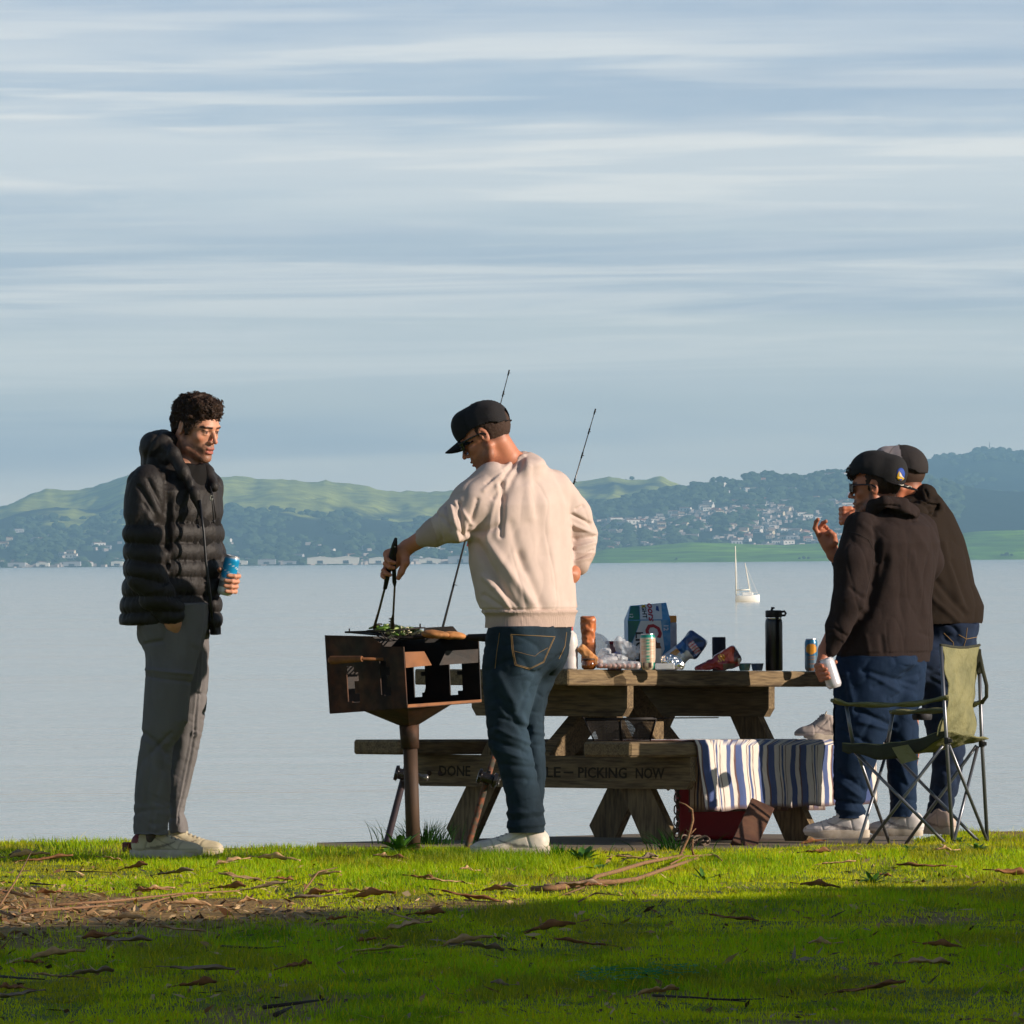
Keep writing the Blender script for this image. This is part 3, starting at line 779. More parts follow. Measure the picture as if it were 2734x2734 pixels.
    for i in range(nn):
        a = 2 * math.pi * i / nn
        y = 0.142 - 0.150 * math.cos(a); s_ = math.sin(a)
        ww = w * np.interp(y, [-0.01, 0.05, 0.12, 0.2, 0.25, 0.295], [0.80, 0.80, 0.80, 1.0, 0.96, 0.8])
        cs.append((ww * np.sign(s_) * abs(s_) ** 0.62, y))
    V2 = []; F2 = []
    for (z, g) in ((0.0, 0.97), (0.006, 1.0), (0.028, 1.0), (0.032, 0.95)):
        for (x, y) in cs: V2.append(T(x * g, 0.142 + (y - 0.142) * (g * 0.5 + 0.5), z + (0.012 * sm(np.array(y), 0.22, 0.30)) * 1.0))
    for l in range(3):
        for i in range(nn): F2.append((l * nn + i, l * nn + (i + 1) % nn, (l + 1) * nn + (i + 1) % nn, (l + 1) * nn + i))
    F2.append(tuple(range(nn))[::-1]); F2.append(tuple(3 * nn + i for i in range(nn)))
    m.add(V2, F2); so_ = m.build('sole', M('sole_rubber', lin(200, 188, 172), 0.7, var=[(40.0, 0.5, lin(160, 140, 112))]), None, smooth=False)
    so_.parent = up_o; so_.location = [-c for c in parent['_o']]; autosmooth(so_, 40)
    return up_o

def cloth(name, v, mat, parent, disp, relax=1, cols=None, cut=None, label=None):
    V, F = v.mesh(relax)
    if cut is not None:
        keep = cut(V); F = F[keep[F].all(1)]
        used = np.unique(F); mp_ = np.full(len(V), -1); mp_[used] = np.arange(len(used)); V = V[used]; F = mp_[F]
    N_ = normals(V, F); d = disp(V, N_)
    V = V + N_ * d[:, None]
    C = cols(V, N_) if cols else None
    o = link_mesh(name, V, F, mat, parent, cols=C)
    if label: o['label'] = label
    return o

# the can in his hand
def drink_can(name, C, a, r, hgt, cols_, label, group=None, lying=False):
    """tall aluminium can; cols_: list of (height fraction, colour)"""
    a = unit(a); tmp = np.array((0, -1.0, 0)); Rr = np.stack([unit(np.cross(a, tmp)), unit(np.cross(a, np.cross(a, tmp))), a], 1); Rr[:, 1] = np.cross(a, Rr[:, 0])
    base = np.asarray(C) - a * hgt / 2
    t = thing(name, label, 'can', base, group)
    h = hgt
    prof = [(r * 0.74, 0.0), (r * 0.80, 0.002), (r * 0.98, 0.011), (r, 0.016)]
    n = 26
    zs = np.linspace(0.016, h - 0.020, 28)
    prof += [(r, z) for z in zs[1:]]
    prof += [(r * 0.97, h - 0.014), (r * 0.86, h - 0.005), (r * 0.85, h - 0.0035)]
    mb = MB(); mb.lathe(prof, base, Rr, n, False)
    Cc = []
    for (rr, z) in prof:
        for j in range(n):
            c = None
            ang = 2 * math.pi * j / n
            for fr_, cc in cols_:
                k = cc(ang, z / h) if callable(cc) else cc
                if z / h <= fr_: c = k; break
            Cc.append((c or cols_[-1][1])[:3])
    mb.build('shell', M('can_print', vcol=True, rough=0.32, metal=0.25, spec=0.6), t, smooth=True, cols=Cc)
    mb = MB(); mb.lathe([(r * 0.85, h - 0.0045), (r * 0.875, h - 0.002), (r * 0.86, h), (r * 0.80, h - 0.001), (r * 0.78, h - 0.005), (0.001, h - 0.005)], base, Rr, n, False)
    mb.box(base + a * (h - 0.0035) + Rr[:, 0] * r * 0.25, (r * 0.28, r * 0.17, 0.0008), Rr)
    mb.build('lid', M('bare_aluminium', (0.72, 0.72, 0.74, 1), 0.3, metal=1.0), t, smooth=False)
    return t, Rr, base

# ------------------------------------------------------------------ concrete pad and picnic table
def wood(name, stretch, dark=0.0):
    k = 1 - dark
    return M(name, tuple(c * k for c in lin(118, 98, 70)[:3]) + (1,), 0.85, var=[(3.0, 0.9, lin(66, 52, 38)), (9.0, 0.6, lin(158, 136, 100))], bump=(11.0, 0.7, 0.004), stretch=stretch)
WU = wood('weathered_wood_long', (14, 1.2, 14)); WN = wood('weathered_wood_cross', (1.2, 14, 14), 0.15); WL = wood('weathered_wood_leg', (9, 9, 1.2), 0.15)
tn = unit((0.78, -0.626, 0)); tu = unit((0.626, 0.78, -0.0213)); tw = unit(np.cross(tn, tu)); tn = np.cross(tu, tw)
TR_ = np.stack([tn, tu, tw], 1)
c0 = P(1518, 1787, 33.4); TO = c0 - tn * 0.415                 # middle of the near end, top surface
LEGH = 0.722
def TT(n, u, h): return TO + TR_ @ np.array([n, u, h])
def table_z(x, y):                                              # top surface height under a point
    s_ = ((x - TO[0]) * tw[0] + (y - TO[1]) * tw[1]) / tw[2]; return TO[2] - s_
def BENCH_TOP(x, y): return table_z(x, y) - 0.2975
pad = [(P(846, 2280, 32.75)), (P(846, 2270, 33.55)), (P(1250, 2260, 34.6)), (P(1700, 2250, 36.0)), (P(2440, 2240, 36.2)), (P(2440, 2240, 33.05)), (P(1500, 2240, 32.7))]
mb = MB(); pv = []
for q in pad: pv.append((q[0], q[1], table_z(q[0], q[1]) - LEGH))
n_ = len(pv); V = pv + [(x, y, z - 0.12) for x, y, z in pv]
F = [tuple(range(n_))[::-1], tuple(range(n_, 2 * n_))] + [((i + 1) % n_, i, n_ + i, n_ + (i + 1) % n_) for i in range(n_)]
mb.add(V, F)
po_ = mb.build('concrete_pad', M('old_concrete', lin(120, 104, 84), 0.95, var=[(3.0, 0.6, lin(84, 76, 64)), (30.0, 0.4, lin(140, 126, 104))], bump=(60, 0.5, 0.006)))
bm_ = po_.data; tag(po_, kind='structure')
import bmesh
b_ = bmesh.new(); b_.from_mesh(bm_); bmesh.ops.recalc_face_normals(b_, faces=b_.faces); b_.to_mesh(bm_); b_.free()

table = thing('picnic_table', 'weathered timber picnic table with attached benches crowded with food and drinks', 'picnic table', (0, 0, 0))
mw = Matrix([[TR_[i][j] for j in range(3)] + [TO[i]] for i in range(3)] + [[0, 0, 0, 1]]); table.matrix_world = mw
def part(mb, name, mat, par=table, ang=30):
    o = mb.build(name, mat, par); autosmooth(o, ang); return o
L_ = 1.86
rg = np.random.default_rng(4)
mb = MB()
for i in range(5):
    w_ = 0.166; mb.box(((-0.415 + w_ * (i + 0.5)), L_ / 2 + rg.uniform(-0.004, 0.004), -0.033 + rg.uniform(-0.0015, 0.0015)), (w_ / 2 - 0.003, L_ / 2, 0.033), None, 0.006)
part(mb, 'tabletop', WU)
for s_ in (-1, 1):
    mb = MB(); mb.box((s_ * 0.616, L_ / 2, -0.2975 - 0.031), (0.125, L_ / 2, 0.031), None, 0.009); part(mb, 'bench_seat', WU)
US = (0.43, 1.41); TH = 0.042
def beam(x0, x1, u, h0, h1, ch=0.035):
    """board across the table with clipped lower corners"""
    pl = [(x0, h1), (x0, h0 + ch), (x0 + ch * 0.7, h0), (x1 - ch * 0.7, h0), (x1, h0 + ch), (x1, h1)]
    R = np.array([[1, 0, 0], [0, 0, -1], [0, 1, 0]], float)    # local x -> n, y -> h, z -> -u
    return MB().prism(pl, -TH / 2, TH / 2, R, (0, u, 0))
beams = []
for u in US:
    part(beam(-0.43, 0.415 - 0.012, u, -0.195, -0.0665), 'apron_beam', WN)
    beams.append(part(beam(-0.735, 0.735, u, -0.495, -0.3605), 'seat_beam', WN))
    R2 = lambda a: np.array([[math.cos(a), 0, math.sin(a)], [0, 1, 0], [-math.sin(a), 0, math.cos(a)]])
    for s_ in (-1, 1):
        top = np.array([s_ * 0.165, u + 0.05, -0.068]); bot = np.array([s_ * 0.53, u + 0.05, -LEGH])
        d = bot - top; a = math.atan2(d[0], -d[2])
        w_ = 0.062
        k = w_ / math.cos(a)
        pl = [(top[0] - k, top[2]), (bot[0] - k, bot[2] + (0.05 if s_ < 0 else 0)), (bot[0] - k + (0.03 if s_ < 0 else 0.0), bot[2]), (bot[0] + k - (0.03 if s_ > 0 else 0.0), bot[2]), (bot[0] + k, bot[2] + (0.05 if s_ > 0 else 0)), (top[0] + k, top[2])]
        R = np.array([[1, 0, 0], [0, 0, -1], [0, 1, 0]], float)
        uo = u + 0.044
        part(MB().prism(pl, -TH / 2, TH / 2, R, (0, uo, 0)), 'leg', WL)
for (u0, u1, x_) in ((0.46, 0.90, -0.06), (1.38, 0.96, -0.06)):
    a = np.array([x_, u0, -0.40]); b = np.array([x_, u1, -0.068]); d = unit(b - a); R = frame(d, (1, 0, 0))
    mb = MB(); mb.box((a + b) / 2, (0.055, np.linalg.norm(b - a) / 2, 0.035), R, 0.004); part(mb, 'brace', WN)
# a bolt on each side of the seat beams
for bo, u in zip(beams, US):
    for x in (-0.66, -0.60):
        mb = MB(); mb.lathe([(0.011, 0), (0.011, 0.004), (0.005, 0.006)], (x, u - TH / 2 - 0.0, -0.44), np.array([[1, 0, 0], [0, 0, -1], [0, 1, 0]], float), 10)
        mb.build('bolt', M('rusty_iron', lin(70, 50, 40), 0.8, metal=0.3), bo)
def text_mesh(txt, size, depth=0.0008, shear=0.0, bold=0.0, res=2):
    cu = bpy.data.curves.new('letters', 'FONT'); cu.body = txt; cu.size = size; cu.extrude = depth; cu.shear = shear; cu.offset = bold; cu.resolution_u = res
    cu.align_x = 'CENTER'; cu.align_y = 'CENTER'
    o = bpy.data.objects.new('letters', cu); COL.objects.link(o)
    dg = bpy.context.evaluated_depsgraph_get(); dg.update()
    me = bpy.data.meshes.new_from_object(o.evaluated_get(dg))
    V = np.array([v.co[:] for v in me.vertices]); F = [tuple(p.vertices) for p in me.polygons]
    bpy.data.objects.remove(o); bpy.data.curves.remove(cu); bpy.data.meshes.remove(me)
    return V, F
# words cut and darkened into the near seat beam
mb = MB(); Rt = np.array([[1, 0, 0], [0, 0, -1], [0, 1, 0]], float)
def beam_x(px): return ((px - 1308.0) / 648.0 - US[0] * 0.626) / 0.78
for txt, pxa, pxb in (('DONE', 1176, 1262), ('FOR  A', 1300, 1400), ('LE', 1468, 1508), ('\u2014', 1517, 1543), ('PICKING', 1556, 1686), ('NOW', 1709, 1785)):
    V, F = text_mesh(txt, 0.062, 0.0006, 0, 0.0009)
    xa, xb = beam_x(pxa), beam_x(pxb); V[:, 0] *= (xb - xa) / (V[:, 0].max() - V[:, 0].min())
    if txt == 'FOR  A': continue
    mb = MB(); BL_ = M('burnt_letters', lin(52, 42, 30), 0.95)
    if txt == '\u2014': mb.box(((xa + xb) / 2, US[0] - TH / 2 - 0.0008, -0.430), ((xb - xa) / 2, 0.0006, 0.0035)).build('carved_dash', BL_, beams[0]); continue
    mb.add(V @ Rt.T + np.array([(xa + xb) / 2, US[0] - TH / 2 - 0.0008, -0.432]), F); mb.build('carved_word', BL_, beams[0])

# --- striped blanket over the near bench
BH = -0.2975
def blk(u, w, k):
    """w: arc position over the bench from the inner hem to the outer hem"""
    n0, n1 = 0.487, 0.745
    fold_ = 0.006 * math.sin(u * 27 + 0.6) + 0.003 * math.sin(u * 61 + 2)
    if w < 0.30:
        d = 0.30 - w; return np.array([n0 - 0.006 - 0.02 * d - fold_ * d * 2, u + 0.05 * d, BH + 0.004 - d])
    if w < 0.30 + (n1 - n0): return np.array([n0 + (w - 0.30), u, BH + 0.006 + 0.004 * math.sin(u * 40) ** 2])
    d = w - 0.30 - (n1 - n0)
    return np.array([n1 + 0.008 + fold_ * min(1, d * 8) + 0.02 * d, u + 0.20 * d * math.exp(-(u - 0.43) / 0.5) - 0.0 * d, BH + 0.004 - d])
us = np.linspace(0, 1, 420); V = []; C = []
hang = lambda u: 0.292 - 0.02 * (u - 0.43) + 0.004 * math.sin(u * 25)
ws0 = list(np.linspace(0.0, 0.29, 9)) + list(np.linspace(0.30, 0.555, 8))
STR = [(0.04, 'n'), (0.22, 'b'), (0.37, 'w'), (0.395, 'n'), (0.44, 'w'), (0.50, 'b'), (0.56, 'w'), (0.585, 'n'), (0.77, 'w'), (0.90, 'b'), (1.01, 'w')]
SC_ = {'n': lin(104, 72, 66)[:3], 'b': lin(70, 88, 138)[:3], 'w': lin(226, 216, 204)[:3]}
wrg = ws0 + [0.558 + 0.292 * i / 14 for i in range(1, 15)]
for w in wrg:
    for t in us:
        ua = 0.43 - (0.558 - w) * 0.75 * 0 + (0.30 if w < 0.30 else 0.30 * max(0, (0.558 - w)) / 0.258 * 0.0)
        u = ua + (1.68 - ua) * t
        if w >= 0.30 and w <= 0.558: u = (0.20 + 0.23 * (w - 0.30) / 0.258) + (1.68 - 0.20) * t
        if w > 0.558: u = 0.43 + 1.25 * t
        ww = w if w <= 0.558 else 0.558 + (w - 0.558) / 0.292 * hang(u)
        q = blk(u, ww, 0); V.append(q)
        ph = ((u - 0.43) / 0.228 + 0.92 + 0.02 * math.sin(w * 30)) % 1.0
        c = next(cc for e, cc in STR if ph < e); c = SC_[c]
        if w == wrg[-1] or w == wrg[0] or t == us[0]: c = SC_['n']
        C.append(c)
nu_ = len(us); nw = len(wrg)
V = np.array(V); C = np.array(C) * (1 + 0.25 * fbm(V, np.array([60, 200, 60.0]), 2)[:, None])
I = np.arange(nw * nu_).reshape(nw, nu_)
F = np.stack([I[:-1, :-1].ravel(), I[:-1, 1:].ravel(), I[1:, 1:].ravel(), I[1:, :-1].ravel()], 1)
blanket = link_mesh('blanket', V @ TR_.T + TO, F, M('woven_blanket', vcol=True, rough=0.95, bump=(500, 0.5, 0.003), sheen=0.2), origin=TT(0.6, 0.9, BH), cols=C)
tag(blanket, 'white and blue striped woven blanket draped over the near bench', 'blanket')
s_ = blanket.modifiers.new('thick', 'SOLIDIFY'); s_.thickness = 0.006; s_.offset = 1

# ------------------------------------------------------------------ park grill on its post
YG = 31.98
pG = lambda px, py, d=0.0: P(px, py, YG + d)
RUST = M('rusted_steel', lin(24, 19, 17), 0.7, metal=0.25, spec=0.4, var=[(6.0, 0.7, lin(116, 62, 32)), (4.0, 0.35, lin(104, 96, 80)), (22.0, 0.6, lin(16, 13, 13))], bump=(60, 0.5, 0.003))
SOOT = M('sooty_steel', lin(20, 18, 18), 0.6, metal=0.3, var=[(16.0, 0.6, lin(52, 36, 26))], bump=(80, 0.4, 0.002))
grill = thing('park_grill', 'rusty open steel park grill box on a post, vegetables and buns on its grate', 'grill', pG(1100, 2288, 0.29))
def plate(corners, nu, nv, hole, th, name, mat, par=grill):
    """thin plate between four corners (top-left, top-right, bottom-right, bottom-left) with cut-outs given in 0..1"""
    a, b, c, d = [np.asarray(q, float) for q in corners]
    V = []; F = []
    for j in range(nv + 1):
        for i in range(nu + 1):
            s_, t = i / nu, j / nv; V.append((a * (1 - s_) + b * s_) * (1 - t) + (d * (1 - s_) + c * s_) * t)
    for j in range(nv):
        for i in range(nu):
            if hole and hole((i + 0.5) / nu, (j + 0.5) / nv): continue
            F.append((j * (nu + 1) + i, (j + 1) * (nu + 1) + i, (j + 1) * (nu + 1) + i + 1, j * (nu + 1) + i + 1))
    o = MB().add(V, F).build(name, mat, par); s_ = o.modifiers.new('thick', 'SOLIDIFY'); s_.thickness = th; s_.offset = 0
    return o
def keyhole(u0, v0, v1, w=0.055):
    def f(u, v):
        if v0 < v < v1 and abs(u - u0) < w: 
            return True
        for k in (0.30, 0.92):
            vc = v0 + (v1 - v0) * k
            if abs(v - vc) < 0.055 and u0 < u < u0 + w * 2.3: return True
        return False
    return f
k1, k2 = keyhole(0.36, 0.42, 0.86), keyhole(0.66, 0.36, 0.80)
k1 = keyhole(0.30, 0.40, 0.86, 0.045); k2 = keyhole(0.72, 0.34, 0.80, 0.04)
Ft, Fb = pG(1077, 1702, 0), pG(1088, 1889, 0); Lt, Lb = pG(868, 1696, 0.30), pG(881, 1904, 0.30); Rt_, Rb_ = pG(1278, 1706, 0.30), pG(1285, 1874, 0.30)
Ht, Hb = Lt + Rt_ - Ft, Lb + Rb_ - Fb
def hl(u, v): return k1(u, v) or k2(u, v) or (u > 0.60 and v < 0.14 and v < (u - 0.60) * 0.9)
plate((Lt, Ft, Fb, Lb), 72, 60, hl, 0.005, 'side_panel', RUST)
plate((Ht, Lt, Lb, Hb), 10, 6, None, 0.005, 'back_panel', SOOT)
def hr_(u, v):
    for (u0, u1) in ((0.15, 0.30), (0.61, 0.78)):
        if u0 < u < u1 and 0.36 < v < 0.86:
            if (0.50 < v < 0.56 or 0.80 < v) and u > (u0 + u1) / 2 + 0.02: return False
            return True
    return 0.59 < u < 0.76 and 0.20 < v < 0.25
plate((Ht, Rt_, Rb_, Hb), 80, 66, hr_, 0.005, 'side_panel', SOOT)
plate((Lb, Fb, Rb_, Hb), 4, 4, None, 0.006, 'floor_plate', RUST)
R_l = plate((Fb + V3(0, 0, 0.012), Rb_ + V3(0, 0, 0.010), Rb_, Fb), 4, 2, None, 0.004, 'front_lip', M('lit_rust', lin(150, 96, 54), 0.7, metal=0.1, var=[(20.0, 0.6, lin(90, 56, 36))]))  # brighter rust: sunlight on lip, bracket and grip put into the colour
LIT_RUST = MATS['lit_rust']
def poly_plate(pts, th, name, mat, par=grill):
    pts = [np.asarray(p, float) for p in pts]; n = len(pts)
    nn = unit(np.cross(pts[1] - pts[0], pts[2] - pts[1])) * th / 2
    V = [p - nn for p in pts] + [p + nn for p in pts]
    F = [tuple(range(n))[::-1], tuple(range(n, 2 * n))] + [(i, (i + 1) % n, n + (i + 1) % n, n + i) for i in range(n)]
    return MB().add(V, F).build(name, mat, par)
poly_plate([pG(1080, 1741, 0.02), pG(1132, 1739, 0.09), pG(1152, 1776, 0.12), pG(1083, 1783, 0.02)], 0.004, 'grate_bracket', LIT_RUST)
poly_plate([pG(1172, 1776, 0.14), pG(1190, 1738, 0.17), pG(1276, 1733, 0.29), pG(1276, 1769, 0.29)], 0.004, 'grate_bracket', SOOT)  # matching bracket in dark steel, its shade put into the colour
poly_plate([pG(1134, 1676, 0.42), pG(1209, 1672, 0.46), pG(1234, 1700, 0.48), pG(1232, 1712, 0.48), pG(1134, 1716, 0.42)], 0.005, 'windbreak', SOOT)
# cooking grate: bars from the left side to the right side
mb = MB(); g0, g1, g2, g3 = pG(928, 1688, 0.26), pG(1076, 1702, 0.03), pG(1262, 1700, 0.28), pG(1110, 1684, 0.52)
for i in range(17):
    t = i / 16; mb.tube([g0 * (1 - t) + g3 * t, g1 * (1 - t) + g2 * t], 0.0035, 6)
for a, b in ((g0, g3), (g1, g2)): mb.tube([a, b], 0.005, 6)
mb.build('grate', SOOT, grill, smooth=True)
for (pts, a_) in (((879, 1762, 0.10), 0), ((1247, 1703, 0.20), 1)):
    mb = MB()
    if a_ == 0: p0, p1, p2 = pG(877, 1763, 0.10), pG(967, 1759, 0.01), pG(1022, 1760, 0.05)
    else: p0, p1, p2 = pG(1308, 1703, 0.12), pG(1250, 1701, 0.20), pG(1225, 1704, 0.26)
    d = unit(p1 - p0); L0 = np.linalg.norm(p1 - p0); pr = []
    k = 40
    for i in range(k + 1):
        s_ = i / k; e = 0.0165 * (1 - 0.35 * s_) * (min(1, s_ * 8 + 0.35)) ; pr.append((e + 0.0016 * (i % 2), s_ * L0))
    mb.lathe(pr, p0, frame(np.cross(d, (0, 1, 0.3)), d) if False else np.stack([unit(np.cross((0, 1, 0.0), d)), np.cross(d, unit(np.cross((0, 1, 0.0), d))), d], 1), 14)
    mb.tube([p1 - d * 0.01, p1, p2], 0.0065, 8)
    o = mb.build('handle', LIT_RUST if a_ == 0 else SOOT, grill, smooth=True); autosmooth(o, 50)  # lit grip in the brighter rust, the other grip in dark steel
mb = MB(); A_, B_, C_, D_ = pG(970, 1898, 0.16), pG(1088, 1889, 0.02), pG(1207, 1880, 0.17), pG(1085, 1890, 0.42)
a2, b2, c2, d2 = pG(1063, 1936, 0.26), pG(1092, 1938, 0.24), pG(1121, 1933, 0.26), pG(1092, 1934, 0.32)
mb.add([A_, B_, C_, D_, a2, b2, c2, d2], [(0, 1, 5, 4), (1, 2, 6, 5), (2, 3, 7, 6), (3, 0, 4, 7)]); mb.build('support_cone', RUST, grill)
mb = MB(); q0, q1 = pG(1092, 1930, 0.285), pG(1095, 1998, 0.285)
mb.tube([q0, q1], [0.040, 0.036], 20); mb.build('sleeve', RUST, grill, smooth=True); autosmooth(grill.children[-1], 40)
mb = MB(); mb.tube([q1 + V3(0, 0, 0.02), pG(1105, 2300, 0.285)], 0.0285, 20); o = mb.build('post', M('brown_post', lin(84, 62, 46), 0.7, metal=0.2, var=[(8.0, 0.6, lin(48, 36, 30))], bump=(60, 0.3, 0.002)), grill, smooth=True)

# wire basket of vegetables and the buns (they lie on the grate)
wb = thing('grill_basket', 'black wire basket of charred green vegetables on the grill', 'basket', pG(1060, 1705, 0.2))
mb = MB(); w0, w1, w2, w3 = pG(925, 1687, 0.16), pG(1010, 1690, 0.02), pG(1140, 1680, 0.10), pG(1060, 1676, 0.30)
Bk = [pG(990, 1688, 0.16), pG(1035, 1712, 0.04), pG(1130, 1704, 0.10), pG(1090, 1700, 0.26)]
tp = [pG(980, 1684, 0.16), pG(1015, 1686, 0.02), pG(1134, 1676, 0.10), pG(1085, 1676, 0.28)]
for i in range(4):
    mb.tube([tp[i], tp[(i + 1) % 4]], 0.0032, 6); mb.tube([Bk[i], Bk[(i + 1) % 4]], 0.0022, 5); mb.tube([tp[i], Bk[i]], 0.0022, 5)
for k in range(1, 5):
    t = k / 5; mb.tube([tp[1] * (1 - t) + tp[2] * t, Bk[1] * (1 - t) + Bk[2] * t, Bk[0] * (1 - t) + Bk[3] * t, tp[0] * (1 - t) + tp[3] * t], 0.0016, 5)
mb.tube([pG(922, 1688, 0.14), pG(1016, 1685, 0.02)], 0.0045, 6); mb.tube([pG(933, 1689, 0.15), pG(933, 1678, 0.15)], 0.003, 5); mb.tube([pG(1122, 1676, 0.10), pG(1122, 1665, 0.10)], 0.0035, 5)
mb.build('wire_frame', SOOT, wb, smooth=True)
rg = np.random.default_rng(8); VG = M('grilled_pepper', vcol=True, rough=0.4, bump=(90, 0.3, 0.002))
mb = MB(); Cc = []
for i in range(70):
    t, s_ = rg.uniform(0.05, 0.95), rg.uniform(0.05, 0.95); h_ = rg.uniform(0.0, 0.030)
    c = (Bk[0] * (1 - t) + Bk[3] * t) * (1 - s_) + (Bk[1] * (1 - t) + Bk[2] * t) * s_ + V3(0, 0, h_ + 0.010)
    a = rg.uniform(0, 3.14); L0 = rg.uniform(0.016, 0.032); d = V3(math.cos(a) * L0, math.sin(a) * L0, rg.uniform(-0.004, 0.006))
    k0 = sum(len(x) for x in mb.v)
    mb.tube([c - d, c - d * 0.3 + V3(0, 0, 0.003), c + d * 0.4 + V3(0, 0, 0.002), c + d], [0.003, 0.0058, 0.0055, 0.003], 7)
    cc = [lin(92, 128, 40), lin(140, 158, 90), lin(190, 186, 150), lin(60, 84, 30), lin(30, 26, 20), lin(206, 196, 160)][rg.integers(6)][:3]
    Cc += [cc] * (sum(len(x) for x in mb.v) - k0)
o = mb.build('vegetables', VG, wb, smooth=True, cols=Cc); tag(o, kind='stuff')
for (cx, cy, d, lab) in ((1162, 1696, 0.08, 'toasted round bun at the back of the grate beside the vegetables'), (1206, 1699, 0.14, 'browned bun nearest the handle end of the grill')):
    v = Vol(axis(pG(cx, 0)[0] - 0.08, pG(cx, 0)[0] + 0.08, 0.004), axis(YG + d - 0.07, YG + d + 0.07, 0.005), axis(pG(0, cy)[2] - 0.03, pG(0, cy)[2] + 0.03, 0.003))
    v.ell(pG(cx, cy - 2, d), (0.056, 0.05, 0.018), roty(0.06), 0); V, F = v.mesh(1); N_ = normals(V, F); V += N_ * (fbm(V, 40, 2) * 0.006)[:, None]
    cc = np.array(lin(176, 120, 70)[:3]) * (1 + fbm(V, 30, 3)[:, None] * 1.2)
    o = link_mesh('bun', V, F, M('toasted_bun', vcol=True, rough=0.8), origin=pG(cx, cy + 9, d), cols=np.clip(cc, 0, 1)); tag(o, lab, 'bun', 'buns toasting on the grill')

# ------------------------------------------------------------------ fishing rods
def rod(name, butt, tip, Yb, Yt, reel_px, handle_col, label, spin=False, red_tag=None):
    a = P(*butt, Yb); b = P(*tip, Yt); d = unit(b - a); L0 = np.linalg.norm(b - a)
    t = thing(name, label, 'fishing rod', a, 'fishing rods leaning on the picnic table')
    fr = (butt[1] - reel_px) / (butt[1] - tip[1]); hl_ = L0 * fr
    mb = MB(); mb.tube([a, a + d * 0.02, a + d * hl_ * 0.9, a + d * (hl_ + 0.14)], [0.013, 0.0145, 0.0135, 0.010], 12)
    mb.build('handle', handle_col, t, smooth=True)
    mb = MB(); mb.tube([a + d * (hl_ + 0.12), a + d * (L0 * 0.5), a + d * (L0 * 0.8), b], [0.0075, 0.0048, 0.0030, 0.0016], 8)
    mb.build('blank', M('dark_graphite', lin(44, 40, 38), 0.3, spec=0.7), t, smooth=True)
    side = -unit(np.cross(d, (0, 1, 0)))
    for k, s_ in enumerate((0.40, 0.55, 0.67, 0.76, 0.84, 0.90, 0.955, 1.0)):
        mb = MB(); c = a + d * (L0 * s_); r0 = 0.011 * (1.25 - s_)
        mb.tube([c - d * 0.012, c + d * 0.012], 0.0034 * (1.6 - s_) + 0.001, 8)
        mb.tube([c + side * (r0 * (1 + math.cos(q))) + V3(0, 1, 0) * (r0 * math.sin(q)) for q in np.linspace(0, 2 * math.pi, 9)], 0.0014, 5)
        mb.build('line_guide', M('guide_metal', lin(30, 28, 28), 0.4, metal=0.6), t, smooth=True)
    c = a + d * hl_; f = V3(0, -1, 0); R = np.stack([side, np.cross(side, d) * -1, d], 1)
    mb = MB(); ax_ = side
    Rl = np.stack([d, np.cross(ax_, d), ax_], 1)
    mb.lathe([(0.008, -0.042), (0.030, -0.040), (0.033, -0.028), (0.023, -0.024), (0.021, 0.020), (0.033, 0.025), (0.031, 0.038), (0.010, 0.042)], c + f * 0.030, Rl, 20)
    mb.box(c + f * 0.012, (0.006, 0.012, 0.03), R, 0.002)
    mb.build('reel', M('reel_metal', lin(70, 66, 66), 0.25, metal=0.85), t, smooth=False)
    autosmooth(t.children[-1], 40)
    e = c + f * 0.030 + ax_ * 0.036
    mb = MB(); s2 = 1
    mb.tube([e, e + ax_ * 0.010, e + ax_ * 0.014 + d * 0.018], 0.0045, 6); mb.tube([e + ax_ * 0.014 + d * 0.016, e + ax_ * 0.034 + d * 0.012, e + ax_ * 0.044 + d * 0.010, e + ax_ * 0.056 + d * 0.010, e + ax_ * 0.064 + d * 0.010], [0.006, 0.007, 0.014, 0.016, 0.008], 10)
    mb.tube([e + ax_ * 0.010, e + ax_ * 0.012 - d * 0.018], 0.0045, 6)
    mb.build('crank', M('crank_metal', lin(120, 118, 116), 0.3, metal=0.8), t, smooth=True)
    if red_tag:
        q = P(*red_tag, Yb + (Yt - Yb) * (butt[1] - red_tag[1]) / (butt[1] - tip[1])); mb = MB(); mb.box(q, (0.005, 0.003, 0.020), frame((0, 1, 0), d), 0.001); mb.build('lure', M('red_lure', lin(200, 40, 50), 0.4), t)
    return t
CAMO = M('camo_grip', lin(56, 44, 36), 0.8, var=[(40.0, 1.0, lin(150, 78, 44)), (70.0, 0.7, lin(70, 80, 64))])
rod('fishing_rod', (1032, 2254), (1358, 995), 33.15, 33.25, 2069, M('purple_grip', lin(44, 36, 52), 0.6, var=[(30.0, 0.6, lin(80, 60, 54))]), 'long dark fishing rod rising behind the grill, its tip above the black cap', red_tag=(1252, 1446))
rod('fishing_rod', (1244, 2276), (1588, 1099), 32.62, 33.0, 2080, CAMO, 'fishing rod with a camouflage grip standing behind the man at the grill')

# ------------------------------------------------------------------ things on the table
def onT(px, Y, lift=0.0):
    q = P(px, 1790, Y); q[2] = table_z(q[0], q[1]) + 0.0005 + lift; return q
def sc(Y): return Y / FPX
def upright(name, label, cat, px, Y, parts, group=None):
    b = onT(px, Y); t = thing(name, label, cat, b, group)
    for (nm, prof, mat, n) in parts:
        mb = MB(); mb.lathe(prof, b, None, n); o = mb.build(nm, mat, t, smooth=True); autosmooth(o, 40)
    return t, b
